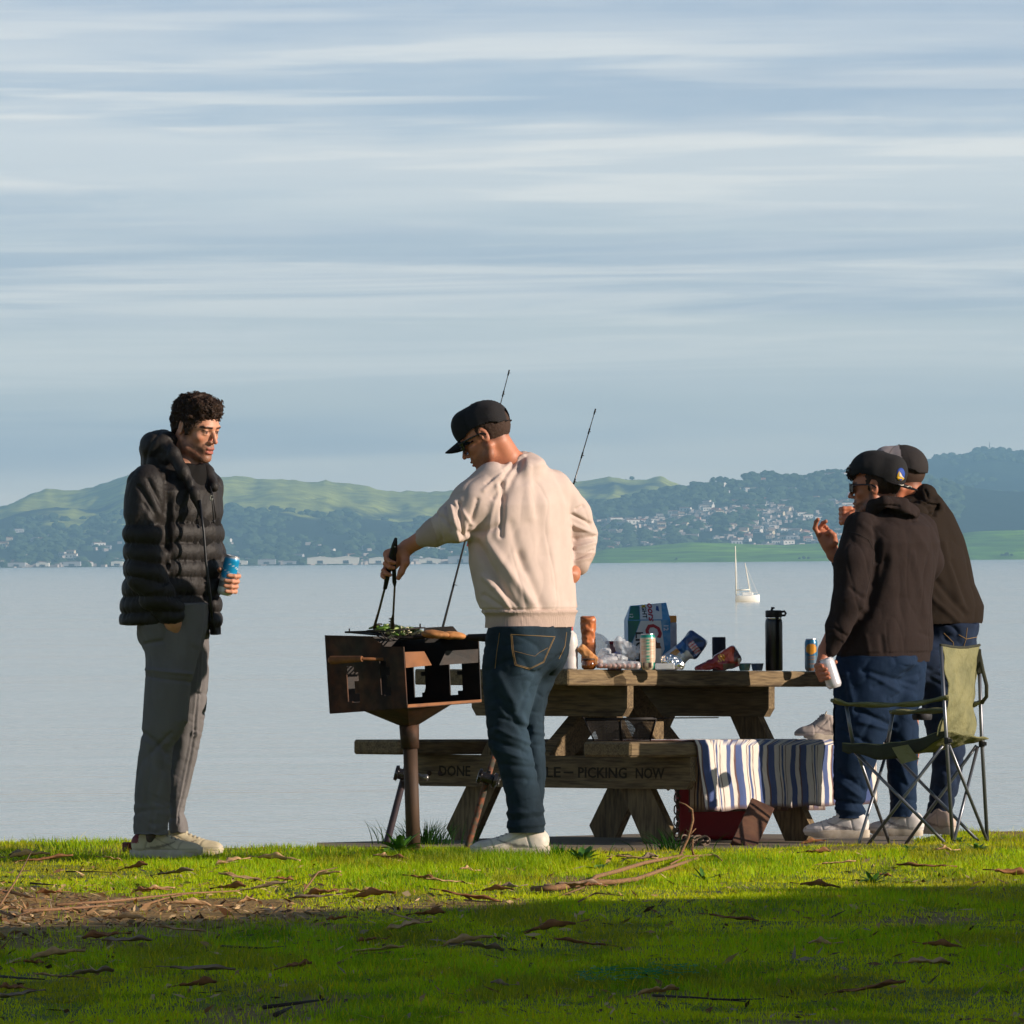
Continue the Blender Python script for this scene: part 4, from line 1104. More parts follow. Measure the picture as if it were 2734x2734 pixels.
# black insulated flask with a loop lid
FL = M('black_flask', lin(18, 18, 20), 0.28, spec=0.6); 
t, b = upright('flask', 'tall black steel flask with a flip lid near the right end of the table', 'flask', 2067, 34.3,
    [('body', [(0.034, 0), (0.0365, 0.004), (0.037, 0.20), (0.036, 0.212), (0.032, 0.222)], FL, 32), ('collar', [(0.0335, 0.2185), (0.0345, 0.2215), (0.034, 0.226), (0.032, 0.227)], M('bright_steel', lin(200, 200, 200), 0.2, metal=1.0), 32),
     ('lid', [(0.034, 0.2272), (0.0355, 0.230), (0.0355, 0.252), (0.031, 0.256), (0.001, 0.2565)], M('lid_plastic', lin(24, 24, 26), 0.5), 32)])
mb = MB(); mb.tube([b + V3(0.030, 0, 0.249), b + V3(0.046, 0, 0.251), b + V3(0.051, 0, 0.243), b + V3(0.047, 0, 0.234), b + V3(0.033, 0, 0.234)], 0.005, 8); mb.build('carry_loop', MATS['lid_plastic'], t, smooth=True)
mb = MB(); mb.tube([b + V3(-0.008, 0, 0.255), b + V3(-0.006, 0, 0.266), b + V3(0.004, 0, 0.266)], [0.006, 0.006, 0.004], 8); mb.build('spout', MATS['lid_plastic'], t, smooth=True)
# cans
def cteal(ang, z):
    if z > 0.955: return lin(30, 150, 130)
    if z < 0.20: return lin(24, 140, 122) if (math.cos(ang * 2 + 0.4) > 0.1) else (lin(70, 50, 46) if (math.sin(ang * 60) > 0 and z > 0.06) else lin(220, 200, 170))
    if z > 0.86: return lin(220, 200, 180) if z < 0.90 else lin(30, 150, 130)
    a = (ang + math.pi / 2) % (2 * math.pi); a = a - 2 * math.pi if a > math.pi else a
    if abs(a) < 0.28: return lin(70, 170, 140) if math.sin(z * 70) > -0.2 else lin(220, 208, 184)
    return lin(214, 170, 140) if (math.sin(z * 130) > 0.4 and abs(a) < 1.0) else lin(222, 200, 176)
def canat(px, Y, r, h, fn, label, group='drink cans standing on the table'):
    b = onT(px, Y); return drink_can('drink_can', b + V3(0, 0, h / 2), V3(0, 0, 1), r, h, [(1.0, fn)], label, group)
CANS = [(1730, 33.75, 0.0325, 0.150, cteal, 'cream and teal drink can standing on the table edge before the twelve-pack carton')]
def cblue(ang, z):
    a = (ang + math.pi / 2) % (2 * math.pi); a = a - 2 * math.pi if a > math.pi else a
    if z > 0.48:
        return lin(220, 150, 50) if (a / 0.95) ** 2 + ((z - 0.68) / 0.16) ** 2 < 1 else lin(40, 110, 150)
    return lin(170, 120, 90) if (abs(a) < 0.5 and math.sin(z * 90) > 0.6) else lin(96, 122, 142)
CANS.append((2166, 34.55, 0.0275, 0.138, cblue, 'blue can with an orange circle at the far right end of the table'))
for c_ in CANS: canat(*c_)
# navy can cooler
upright('can_cooler', 'plain dark navy can cooler behind the red snack bag', 'can cooler', 1920, 34.5, [('sleeve', [(0.027, 0), (0.029, 0.003), (0.029, 0.140), (0.027, 0.143), (0.024, 0.143), (0.023, 0.04)], M('navy_foam', lin(24, 26, 40), 0.8), 24)])
# white bottle
t, b = upright('squeeze_bottle', 'white plastic bottle at the near end of the table beside the jeans', 'bottle', 1521, 33.75,
    [('body', [(0.030, 0), (0.034, 0.004), (0.0345, 0.05), (0.0335, 0.055), (0.0345, 0.06), (0.0345, 0.12), (0.030, 0.145), (0.015, 0.162)], M('white_plastic', lin(214, 208, 204), 0.4, sss=0.1, bump=(40, 0.3, 0.004)), 28),
     ('cap', [(0.014, 0.162), (0.016, 0.164), (0.015, 0.18), (0.005, 0.195), (0.001, 0.196)], M('red_cap', lin(190, 60, 50), 0.4), 20)])
# twelve-pack carton: tall box with a gabled, torn top
def quadface(c, ux, uz, w, h, V2): return np.array([c + ux * x * w + uz * z * h for x, z in V2])
cb = onT(1729, 34.35); ct = thing('drinks_carton', 'large blue, silver and green twelve-pack carton with red script standing on the table', 'carton', cb)
s0 = sc(34.35); cw = 113 * s0 / 2; ux = unit((1, 0.10, 0)); uy = unit((-0.10, 1, 0)); uz = V3(0, 0, 1)
ch = 0.213; cg = 0.286; dp = 0.075
def cc_(x, y, z): return cb + ux * x + uy * y + uz * z
mb = MB()
fr_ = [cc_(-cw * 1.0, -dp, 0), cc_(cw * 1.0, -dp, 0), cc_(cw * 1.0, -dp, ch), cc_(-cw * 1.02, -dp, ch)]
mb.add([*fr_, cc_(-cw, dp, 0), cc_(cw, dp, 0), cc_(cw, dp, ch), cc_(-cw, dp, ch), cc_(-cw * 0.82, -0.012, cg - 0.012), cc_(cw * 0.90, -0.012, cg), cc_(-cw * 0.82, 0.006, cg - 0.014), cc_(cw * 0.90, 0.006, cg - 0.003)],
       [(0, 1, 2, 3), (5, 4, 7, 6), (1, 5, 6, 2), (4, 0, 3, 7), (3, 2, 9, 8), (6, 7, 10, 11), (8, 9, 11, 10), (2, 6, 11, 9), (7, 3, 8, 10)])
body_ = mb.build('carton_body', M('carton_blue', lin(40, 122, 176), 0.45, var=[(14.0, 0.7, lin(96, 156, 200)), (40.0, 0.3, lin(170, 196, 210))]), ct)
def gab(x, z, lift):
    """point on the front of the carton: upright wall up to ch, then the sloping gable"""
    if z <= ch: return cc_(x, -dp - lift, z)
    t = (z - ch) / (cg - ch); return cc_(x, -dp + (dp - 0.012) * t - lift * 0.8, z + lift * 0.6)
def patch(poly, lift, name, mat):
    n = len(poly); V = [gab(x, z, lift) for x, z in poly] + [gab(x, z, lift + 0.0006) for x, z in poly]
    return MB().add(V, [tuple(range(n)), tuple(range(2 * n - 1, n - 1, -1))] + [(i, n + i, n + (i + 1) % n, (i + 1) % n) for i in range(n)]).build(name, mat, ct)
SIL = M('carton_silver', lin(206, 206, 206), 0.4, metal=0.0, var=[(20.0, 0.3, lin(150, 172, 190))]); GRN = M('carton_green', lin(40, 110, 88), 0.5, var=[(20.0, 0.6, lin(40, 70, 110))])
patch([(-cw * 0.99, 0.0), (cw * 0.30, 0.0), (cw * 0.72, 0.09), (cw * 0.55, ch - 0.002), (-cw * 0.40, ch - 0.002), (-cw * 0.75, 0.13), (-cw * 0.95, 0.06)], 0.0006, 'silver_field', SIL)
patch([(-cw * 1.0, 0.10), (-cw * 0.78, 0.13), (-cw * 0.44, ch - 0.002), (-cw * 1.0, ch - 0.002)], 0.0009, 'green_field', GRN)
patch([(-cw * 0.98, ch + 0.002), (-cw * 0.45, ch + 0.002), (-cw * 0.42, cg - 0.014), (-cw * 0.80, cg - 0.014)], 0.0009, 'green_field', GRN)
patch([(-cw * 0.42, ch + 0.002), (cw * 0.62, ch + 0.002), (cw * 0.66, cg - 0.004), (-cw * 0.38, cg - 0.012)], 0.0012, 'silver_field', SIL)
def letters(txt, size, x, z, rot, mat, shear=0.0, bold=0.0, lift=0.0022, name='lettering', fit=None):
    V, F = text_mesh(txt, size, 0.0004, shear, bold); V[:, 0] *= (fit / (V[:, 0].max() - V[:, 0].min()) if fit else 1.0); c, s_ = math.cos(rot), math.sin(rot)
    W = np.array([gab(x + vx * c - vy * s_, z + vx * s_ + vy * c, lift + vz) for vx, vy, vz in V])
    return MB().add(W, F).build(name, mat, ct)
RED = M('carton_red', lin(160, 24, 44), 0.5); INK = M('carton_ink', lin(26, 28, 34), 0.6)
letters('LIGHT', 0.044, -cw * 0.50, 0.084, -math.pi / 2, INK, 0, 0.001, fit=0.160)
letters('Coors', 0.092, cw * 0.16, 0.101, -math.pi / 2, RED, 0.25, 0.003, fit=0.205)
letters('12', 0.028, cw * 0.78, ch - 0.032, -math.pi / 2, M('carton_white', lin(214, 216, 220), 0.6), 0, 0.0006)
letters('GHT', 0.026, -cw * 0.20, (ch + cg) / 2 - 0.004, -math.pi / 2, INK, 0, 0.0006)
letters('oors', 0.040, cw * 0.12, (ch + cg) / 2 - 0.002, -math.pi / 2, RED, 0.25, 0.001)
letters('12', 0.022, -cw * 0.84, (ch + cg) / 2 - 0.018, -math.pi / 2, MATS['carton_white'])
patch([(cw * 0.36, ch + 0.04), (cw * 0.52, ch + 0.035), (cw * 0.5, ch + 0.056), (cw * 0.40, ch + 0.058)], 0.002, 'blue_mark', M('carton_deep_blue', lin(40, 70, 130), 0.5))
patch([(-cw * 0.30, cg - 0.022), (-cw * 0.12, cg - 0.021), (-cw * 0.12, cg - 0.010), (-cw * 0.30, cg - 0.012)], 0.002, 'yellow_mark', M('carton_yellow', lin(200, 170, 40), 0.6))
# second, narrower carton behind it
b2_ = onT(1793, 34.75); t2 = thing('snack_box', 'narrow pale box with an orange top behind the twelve-pack carton', 'box', b2_)
MB().box(b2_ + V3(-0.010, 0, 0.103), (0.028, 0.04, 0.103), rotz(0.15), 0.003).build('box_body', M('box_white', lin(176, 178, 190), 0.6, var=[(30.0, 0.6, lin(90, 84, 110))]), t2)
MB().box(b2_ + V3(-0.010, 0, 0.221), (0.0275, 0.039, 0.0148), rotz(0.15), 0.002).build('box_top', M('box_orange', lin(214, 140, 66), 0.7), t2)
# small carton beside the teal can
b3_ = onT(1758, 34.0); MBx = MB().box(b3_ + V3(0, 0, 0.045), (0.013, 0.013, 0.045), None, 0.002); o = MBx.build('seasoning_box', M('box_cream', lin(214, 206, 200), 0.6), origin=b3_); tag(o, 'small white seasoning box just right of the teal can', 'box')
b3_ = onT(1757, 34.2); o = MB().lathe([(0.014, 0), (0.015, 0.003), (0.015, 0.095), (0.011, 0.105), (0.011, 0.115), (0.001, 0.116)], b3_, None, 16).build('spice_jar', M('brown_jar', lin(116, 70, 40), 0.4), smooth=True, origin=b3_); tag(o, 'brown spice jar behind the small white seasoning box', 'jar')

# crumpled bags: soft solids with creases
def crumple(name, label, cat, fn_put, lo, hi, mat, amp, sc_, colfn=None, h=0.0035, seed=0.0, trans=None):
    v = Vol(axis(lo[0], hi[0], h), axis(lo[1], hi[1], h), axis(lo[2], hi[2], h)); fn_put(v); V, F = v.mesh(1); N_ = normals(V, F)
    rd = -np.abs(fbm(V, sc_, 2, seed)) * 2.2 + 0.4
    V = V + N_ * (amp * rd)[:, None]
    V[:, 2] = np.maximum(V[:, 2], np.array([table_z(a, b) for a, b in V[:, :2]]) + 0.001)
    C = colfn(V) if colfn else None
    base = V3((lo[0] + hi[0]) / 2, (lo[1] + hi[1]) / 2, 0); base[2] = table_z(base[0], base[1])
    o = link_mesh(name, V, F, mat, origin=base, cols=C); tag(o, label, cat); return o
def bounds(pts, m): a = np.array(pts); return a.min(0) - m, a.max(0) + m
FOILP = M('snack_bag_film', vcol=True, rough=0.3, metal=0.25, spec=0.7, coat=0.3)
# blue ridged-chip bag leaning
Yb = 34.15; A1, A2, A3 = P(1800, 1762, Yb), P(1838, 1728, Yb + 0.05), P(1852, 1700, Yb + 0.05)
def f_(v):
    v.box(P(1818, 1745, Yb), (0.082, 0.040, 0.036), roty(-0.62), 0.016, 0.0); v.box(P(1850, 1722, Yb), (0.046, 0.040, 0.044), roty(-0.95), 0.012, 0.012); v.ell(P(1800, 1765, Yb), (0.055, 0.045, 0.032), roty(-0.3), 0.012)
lo, hi = bounds([P(1750, 1800, Yb - 0.08), P(1892, 1670, Yb + 0.12)], 0.0)
def col_(V):
    px = (V - P(1800, 1790, Yb)) / sc(Yb); x = px[:, 0]; z = px[:, 2]; t = x * 0.72 + z * 0.55; s_ = -x * 0.55 + z * 0.72
    C = np.ones((len(V), 3)) * np.array(lin(24, 60, 110)[:3])
    wht = (t < 56) ; C[wht] = lin(214, 212, 214)[:3]
    rd = ((t - 2) / 22) ** 2 + ((s_ - 8) / 16) ** 2 < 1; C[rd] = lin(186, 44, 44)[:3]
    chp = ((t - 26) / 20) ** 2 + ((s_ - 33) / 7) ** 2 < 1; C[chp] = lin(200, 140, 70)[:3]
    bl = (t > 38) & (t < 60) & (s_ > 20); C[bl] = lin(36, 96, 160)[:3]
    r2 = (np.abs(t - 72) < 8) & (s_ > -4) & (s_ < 30); C[r2] = np.where((np.sin(s_[r2] * 0.9) > 0.2)[:, None], np.array(lin(190, 60, 70)[:3])[None], np.array(lin(206, 200, 206)[:3])[None])
    return C
o = crumple('chip_bag', 'blue and white crumpled ridged-chip bag leaning by the foil', 'snack bag', f_, lo, hi, FOILP, 0.010, 26.0, col_, seed=2.0)
bv = bake_bvh_l = None
Yb = 34.05
def f_(v):
    v.box(P(1900, 1774, Yb), (0.070, 0.035, 0.018), roty(-0.42), 0.008, 0.0); v.box(P(1942, 1758, Yb), (0.050, 0.035, 0.036), roty(-0.5), 0.010, 0.014); v.ell(P(1930, 1772, Yb), (0.07, 0.04, 0.022), None, 0.012)
lo, hi = bounds([P(1840, 1795, Yb - 0.08), P(1995, 1715, Yb + 0.08)], 0.0)
def col_(V):
    px = (V - P(1900, 1790, Yb)) / sc(Yb); x = px[:, 0]; z = px[:, 2]
    C = np.ones((len(V), 3)) * np.array(lin(142, 26, 38)[:3]); o_ = (x > 22) & (z > 34 - 0.2 * x); C[o_] = lin(196, 70, 36)[:3]
    y_ = (np.abs(x - 26) < 9) & (np.abs(z - 34) < 10) & (np.sin(x * 0.8 + z * 0.5) > -0.2); C[y_] = lin(224, 170, 50)[:3]
    d_ = (x > 60) & (z > 22) ; C[d_] = lin(80, 40, 36)[:3]; g_ = (x > 30) & (x < 62) & (z < 18); C[g_] = lin(96, 84, 76)[:3]; w_ = (np.abs(x - 74) < 3) & (np.abs(z - 24) < 8); C[w_] = lin(220, 214, 210)[:3]
    return C
crumple('chip_bag', 'red and orange crumpled snack bag lying left of the dip cups', 'snack bag', f_, lo, hi, FOILP, 0.009, 30.0, col_, seed=5.0)
# crumpled foil
Yb = 33.75
FO_ = M('aluminium_foil', (0.86, 0.86, 0.86, 1), 0.22, metal=1.0)
crumple('crumpled_foil', 'ball of crumpled aluminium foil in front of the blue chip bag', 'foil', lambda v: (v.ell(P(1790, 1768, Yb), (0.040, 0.03, 0.030), roty(0.3), 0), v.ell(P(1808, 1776, Yb), (0.028, 0.03, 0.022), None, 0.01)),
        *bounds([P(1750, 1795, Yb - 0.05), P(1835, 1735, Yb + 0.05)], 0), FO_, 0.012, 70.0, h=0.0026, seed=1.0)
# clear plastic: bag, wrap
CLR = M('clear_film', (0.9, 0.92, 0.95, 1), 0.12, alpha=0.42, spec=0.9, coat=0.5)
Yb = 34.1
crumple('plastic_bag', 'clear crumpled plastic bag standing behind the bread', 'plastic bag', lambda v: (v.ell(P(1592, 1728, Yb), (0.056, 0.04, 0.052), roty(0.3), 0), v.ell(P(1572, 1688, Yb), (0.022, 0.03, 0.045), roty(-0.3), 0.02)),
        *bounds([P(1540, 1795, Yb - 0.08), P(1640, 1650, Yb + 0.08)], 0), CLR, 0.016, 34.0, seed=7.0)
Yb = 33.95
crumple('plastic_bag', 'clear zip bag holding a folded white paper beside the teal can', 'plastic bag', lambda v: (v.box(P(1678, 1735, Yb), (0.045, 0.02, 0.028), roty(0.55), 0.012, 0), v.ell(P(1652, 1718, Yb), (0.02, 0.02, 0.03), None, 0.012)),
        *bounds([P(1630, 1795, Yb - 0.06), P(1715, 1690, Yb + 0.06)], 0), CLR, 0.010, 46.0, seed=9.0)
o = MB().box(P(1686, 1748, Yb), (0.020, 0.006, 0.017), roty(0.55), 0.002).build('folded_napkin', M('napkin_paper', lin(224, 222, 220), 0.8), origin=P(1686, 1765, Yb)); tag(o, 'folded white paper inside the clear zip bag', 'napkin')
Yb = 33.85
crumple('plastic_bag', 'loose clear plastic wrap lying over the sausage pack', 'plastic wrap', lambda v: (v.ell(P(1640, 1756, Yb), (0.055, 0.035, 0.014), roty(0.1), 0), v.ell(P(1612, 1745, Yb), (0.03, 0.03, 0.018), roty(-0.5), 0.012)),
        *bounds([P(1575, 1785, Yb - 0.06), P(1715, 1715, Yb + 0.06)], 0), CLR, 0.012, 52.0, seed=12.0)
o = MB().box(P(1642, 1752, 34.15), (0.030, 0.006, 0.014), roty(-0.5), 0.004).build('snack_packet', M('packet_blue', lin(90, 90, 190), 0.3, var=[(30.0, 0.7, lin(220, 214, 226))]), origin=P(1642, 1766, 34.15)); tag(o, 'small blue and white packet among the clear plastic bags', 'snack packet')
# orange tortilla crisps in an open bag, bread, amber jar
Yb = 34.0
def cq(V): return np.array(lin(196, 116, 70)[:3]) * np.clip(1 + fbm(V, 60, 3)[:, None] * 1.6, 0.3, 1.8)
crumple('crisps_bag', 'upright clear bag of orange crisps behind the white bottle', 'snack bag', lambda v: (v.loft([(P(0, 1786, Yb)[2], P(1556, 0, Yb)[0], Yb, 0.030, 0.02), (P(0, 1712, Yb)[2], P(1556, 0, Yb)[0], Yb, 0.028, 0.025), (P(0, 1668, Yb)[2], P(1556, 0, Yb)[0], Yb, 0.033, 0.028), (P(0, 1660, Yb)[2], P(1556, 0, Yb)[0], Yb, 0.032, 0.02)], 0, 2.0)),
        *bounds([P(1515, 1795, Yb - 0.06), P(1595, 1625, Yb + 0.06)], 0), M('crisps', vcol=True, rough=0.4, spec=0.4), 0.007, 40.0, cq, seed=3.0)
Yb = 33.75
crumple('bread_loaf', 'wrapped orange-brown bread rolls at the near end of the table', 'bread', lambda v: (v.box(P(1568, 1746, Yb), (0.044, 0.03, 0.018), roty(0.75), 0.010, 0), v.box(P(1588, 1766, Yb), (0.032, 0.035, 0.016), roty(0.35), 0.010, 0.008)),
        *bounds([P(1535, 1795, Yb - 0.06), P(1615, 1705, Yb + 0.06)], 0), M('bread_crust', lin(206, 136, 72), 0.45, var=[(30.0, 0.5, lin(230, 180, 120))], coat=0.4), 0.006, 36.0, seed=4.0)
b_j = onT(1572, 33.62); t = thing('amber_jar', 'small squat amber glass jar on the table edge beside the white bottle', 'jar', b_j)
mb = MB(); mb.lathe([(0.020, 0), (0.029, 0.006), (0.031, 0.020), (0.026, 0.034), (0.024, 0.038)], b_j, None, 24); mb.build('glass', M('amber_glass', lin(150, 84, 26), 0.12, spec=0.8, coat=0.5), t, smooth=True)
mb = MB(); mb.lathe([(0.026, 0.0385), (0.0265, 0.044), (0.02, 0.046), (0.001, 0.0462)], b_j, None, 24); mb.build('jar_lid', M('brown_lid', lin(80, 54, 34), 0.5), t, smooth=True)
# pack of sausages
Yb = 33.62; t = thing('sausage_pack', 'clear pack of pink raw sausages along the table edge', 'meat pack', onT(1650, Yb))
for i in range(9):
    px = 1600 + i * 12.5; a = P(px + 5, 1779 + 0.5 * i, Yb - 0.03); a[2] = table_z(a[0], a[1]) + 0.014; b = a + V3(-0.012, 0.085, 0.0)
    cc = [lin(206, 130, 112), lin(190, 104, 84), lin(214, 150, 130)][i % 3]
    mb = MB(); mb.tube([a, a + (b - a) * 0.06, a + (b - a) * 0.5 + V3(0, 0, 0.003), b - (b - a) * 0.06, b], [0.004, 0.010, 0.0115, 0.010, 0.004], 10); mb.build('sausage', M('sausage_%s' % 'abc'[i % 3] if False else ['pink_meat', 'red_meat', 'pale_meat'][i % 3], cc, 0.35, coat=0.4), t, smooth=True)
v = Vol(axis(P(1580, 0, Yb)[0], P(1722, 0, Yb)[0], 0.0035), axis(Yb - 0.06, Yb + 0.09, 0.004), axis(onT(1650, Yb)[2] - 0.01, onT(1650, Yb)[2] + 0.06, 0.003))
v.box(P(1652, 1774, Yb + 0.01), (0.088, 0.055, 0.015), roty(0.06), 0.012, 0); v.ell(P(1620, 1760, Yb + 0.02), (0.045, 0.04, 0.014), roty(-0.1), 0.012)
V, F = v.mesh(1); N_ = normals(V, F); V = V + N_ * (0.006 * (0.4 - 2.2 * np.abs(fbm(V, 60, 2))))[:, None]; V[:, 2] = np.maximum(V[:, 2], onT(1650, Yb)[2] + 0.0)
link_mesh('wrapping', V, F, CLR, t)
# small red-lidded box
b_r = onT(1641, 34.3); t = thing('lunch_box', 'small box with a dark red lid behind the plastic bags', 'box', b_r)
MB().box(b_r + V3(0, 0, 0.055), (0.026, 0.03, 0.055), rotz(0.2), 0.004).build('box_body', M('box_grey', lin(150, 110, 112), 0.6), t); MB().box(b_r + V3(0, 0, 0.1165), (0.034, 0.035, 0.006), rotz(0.2), 0.003).build('box_lid', M('dark_red', lin(134, 30, 44), 0.5), t)
# clear tray and dip cups
b_c = onT(1775, 33.62); o = MB().box(b_c + V3(0, 0, 0.014), (0.040, 0.03, 0.013), None, 0.004).build('clear_tray', CLR, origin=b_c); tag(o, 'low clear plastic tray between the teal can and the foil', 'tray')
for (px, Y, col, lab) in ((1988, 34.2, lin(60, 140, 150), 'teal and yellow foil-lidded dip cup beside the red snack bag'), (2022, 34.3, lin(60, 84, 120), 'blue dip cup right beside the black flask')):
    b_c = onT(px, Y); t = thing('dip_cup', lab, 'dip cup', b_c, 'dip cups by the flask')
    mb = MB(); mb.lathe([(0.020, 0), (0.021, 0.002), (0.026, 0.026), (0.027, 0.028)], b_c, None, 20); mb.build('cup', M('cup_%d' % px if False else ('teal_cup' if px < 2000 else 'blue_cup'), col, 0.4, var=[(40.0, 0.6, lin(190, 180, 120) if px < 2000 else lin(140, 150, 170))]), t, smooth=True)
    mb = MB(); mb.lathe([(0.028, 0.0285), (0.028, 0.031), (0.001, 0.0315)], b_c, None, 20); mb.build('cup_lid', M('cup_lid_film', lin(170, 180, 186), 0.3, metal=0.3), t, smooth=True)

# ------------------------------------------------------------------ wire basket on the near bench
Yk = 33.55; zb = BENCH_TOP(P(1655, 0, Yk)[0], Yk)
t = thing('mesh_basket', 'square black mesh grilling basket with a long wire handle on the near bench', 'basket', V3(P(1655, 0, Yk)[0], Yk, zb))
WIRE = M('black_wire', lin(28, 24, 22), 0.45, metal=0.6)
tl, tr2 = P(1562, 1918, Yk - 0.10), P(1752, 1916, Yk - 0.10); bl_, br_ = P(1586, 1978, Yk - 0.08), P(1736, 1978, Yk - 0.08)
off = V3(0, 0.20, 0.0); offb = V3(0, 0.16, 0)
tl[2] = tr2[2] = zb + 0.094; bl_[2] = br_[2] = zb + 0.004
top4 = [tl, tr2, tr2 + off, tl + off]; bot4 = [bl_, br_, br_ + offb, bl_ + offb]
mb = MB()
for i in range(4):
    mb.tube([top4[i], top4[(i + 1) % 4]], 0.0036, 8); mb.tube([bot4[i], bot4[(i + 1) % 4]], 0.0024, 6); mb.tube([top4[i], bot4[i]], 0.0026, 6)
    mb.tube([(top4[i] + top4[(i + 1) % 4]) / 2, (bot4[i] + bot4[(i + 1) % 4]) / 2], 0.0026, 6)
mb.build('wire_frame', WIRE, t, smooth=True)
V = []; F = []
for (q, nu2, nv2) in [((top4[i], top4[(i + 1) % 4], bot4[(i + 1) % 4], bot4[i]), 56 if i % 2 == 0 else 36, 16) for i in range(4)] + [((bot4[0], bot4[1], bot4[2], bot4[3]), 44, 28)]:
    k0 = len(V)
    for j in range(nv2 + 1):
        for i in range(nu2 + 1):
            s_, u_ = i / nu2, j / nv2; V.append((q[0] * (1 - s_) + q[1] * s_) * (1 - u_) + (q[3] * (1 - s_) + q[2] * s_) * u_)
    F += [(k0 + j * (nu2 + 1) + i, k0 + j * (nu2 + 1) + i + 1, k0 + (j + 1) * (nu2 + 1) + i + 1, k0 + (j + 1) * (nu2 + 1) + i) for j in range(nv2) for i in range(nu2)]
o = MB().add(V, F).build('mesh_sides', WIRE, t); w_ = o.modifiers.new('wires', 'WIREFRAME'); w_.thickness = 0.0017; w_.use_replace = True
mb = MB(); h0 = (top4[1] + top4[2]) / 2; e1 = P(1914, 1917, Yk); e1[2] = h0[2] + 0.002
mb.tube([h0 + V3(0, -0.02, 0), h0 + V3(0.06, -0.012, 0.002), e1 + V3(0, -0.008, 0), e1 + V3(0.006, 0, 0), e1 + V3(0, 0.008, 0), h0 + V3(0.06, 0.012, 0.002), h0 + V3(0, 0.02, 0)], 0.0026, 6)
mb.tube([P(1553, 1912, Yk), top4[0] + off * 0.5 + V3(0.0, 0, 0.0)], 0.003, 6); mb.build('handle', WIRE, t, smooth=True)

# ------------------------------------------------------------------ cooler, chain, under the table
Ycl = 34.75; zc = table_z(P(1890, 0, Ycl)[0], Ycl) - LEGH
cB_ = V3(P(1895, 0, Ycl)[0], Ycl, zc); t = thing('cooler', 'dark red plastic cooler on the ground under the table', 'cooler', cB_)
CR_ = M('cooler_red', lin(170, 36, 42), 0.5, var=[(4.0, 0.4, lin(110, 22, 30))], bump=(30, 0.1, 0.004))
mb = MB(); w0_, w1_ = 0.165, 0.185
V = [(sx * (w0_ if z == 0 else w1_), sy * (0.12 if z == 0 else 0.14), z) for z in (0.0, 0.30) for sx, sy in ((-1, -1), (1, -1), (1, 1), (-1, 1))]
mb.add(np.array(V) + cB_, [(3, 2, 1, 0), (4, 5, 6, 7), (0, 1, 5, 4), (1, 2, 6, 5), (2, 3, 7, 6), (3, 0, 4, 7)]); o = mb.build('tub', CR_, t); bv_ = o.modifiers.new('round', 'BEVEL'); bv_.width = 0.02; bv_.segments = 4; autosmooth(o, 50)
mb = MB(); mb.box(cB_ + V3(0, 0, 0.322), (0.195, 0.15, 0.020), None, 0.012); mb.build('cooler_lid', M('cooler_white', lin(190, 176, 170), 0.5), t)
mb = MB(); mb.tube([cB_ + V3(-0.19, -0.10, 0.26), cB_ + V3(-0.21, -0.10, 0.22), cB_ + V3(-0.21, 0.10, 0.22), cB_ + V3(-0.19, 0.10, 0.26)], 0.008, 8); mb.build('carry_handle', MATS['cooler_white'], t, smooth=True)
def link_ring(c, d, s_, r=0.0034, ln=0.020, wd=0.0115):
    d = unit(d); s_ = unit(s_ - d * (d @ s_)); pts = [c + d * (ln * math.cos(a) * 0.75 + (0.25 * ln * (1 if math.cos(a) > 0 else -1))) + s_ * wd * math.sin(a) for a in np.linspace(0, 2 * math.pi, 13)]
    return MB().tube(pts, r, 6, False)
ch_o = P(1808, 2100, 34.0); t = thing('chain', 'rusty grey chain hanging from the table by the red cooler and coiled on the ground', 'chain', ch_o)
CH = M('chain_iron', lin(110, 96, 84), 0.6, metal=0.5, var=[(60.0, 0.6, lin(80, 56, 40))])
mb = MB()
for i in range(9):
    c = P(1808 + (i % 2) * 1.5 - 0.2 * i, 2100 + 15.5 * i, 34.0); m_ = link_ring(c, V3(0, 0, 1), V3(1, 0, 0) if i % 2 == 0 else V3(0.35, 1, 0)); m_.build('chain_link', CH, t, smooth=True)
rg = np.random.default_rng(2)
for i in range(24):
    c = P(1850 + rg.uniform(-34, 34), 2262, 33.3); c[2] = table_z(c[0], 33.3) - LEGH + 0.008 + rg.uniform(0, 0.022); a = rg.uniform(0, 6.28)
    m_ = link_ring(c, V3(math.cos(a), 0.4 * math.sin(a), rg.uniform(-0.3, 0.3)), V3(-math.sin(a), 0.6, rg.uniform(0.2, 1.0)), 0.0048, 0.024, 0.013); m_.build('chain_link', CH, t, smooth=True)
# loose reddish board leaning under the blanket
mb = MB(); a = P(2035, 2150, 33.6); b = P(1982, 2264, 33.35); d = unit(b - a); mb.box((a + b) / 2, (0.052, np.linalg.norm(b - a) / 2, 0.016), frame(d, (0, -1, 0.1)), 0.003)
o = mb.build('loose_board', M('red_brown_board', lin(74, 44, 32), 0.85, var=[(8.0, 0.8, lin(120, 84, 60)), (30.0, 0.5, lin(40, 28, 22))]), origin=b); tag(o, 'short peeling red-brown board leaning under the striped blanket', 'board')
mb = MB(); a = P(345, 2262, 32.6); mb.box(a, (0.020, 0.03, 0.020), rotz(0.4), 0.004); o = mb.build('dark_red_block', M('brick_red', lin(96, 30, 34), 0.8, var=[(20.0, 0.5, lin(60, 22, 24))]), origin=a); tag(o, 'small dark red block on the grass behind the heel of the leftmost man', 'block')

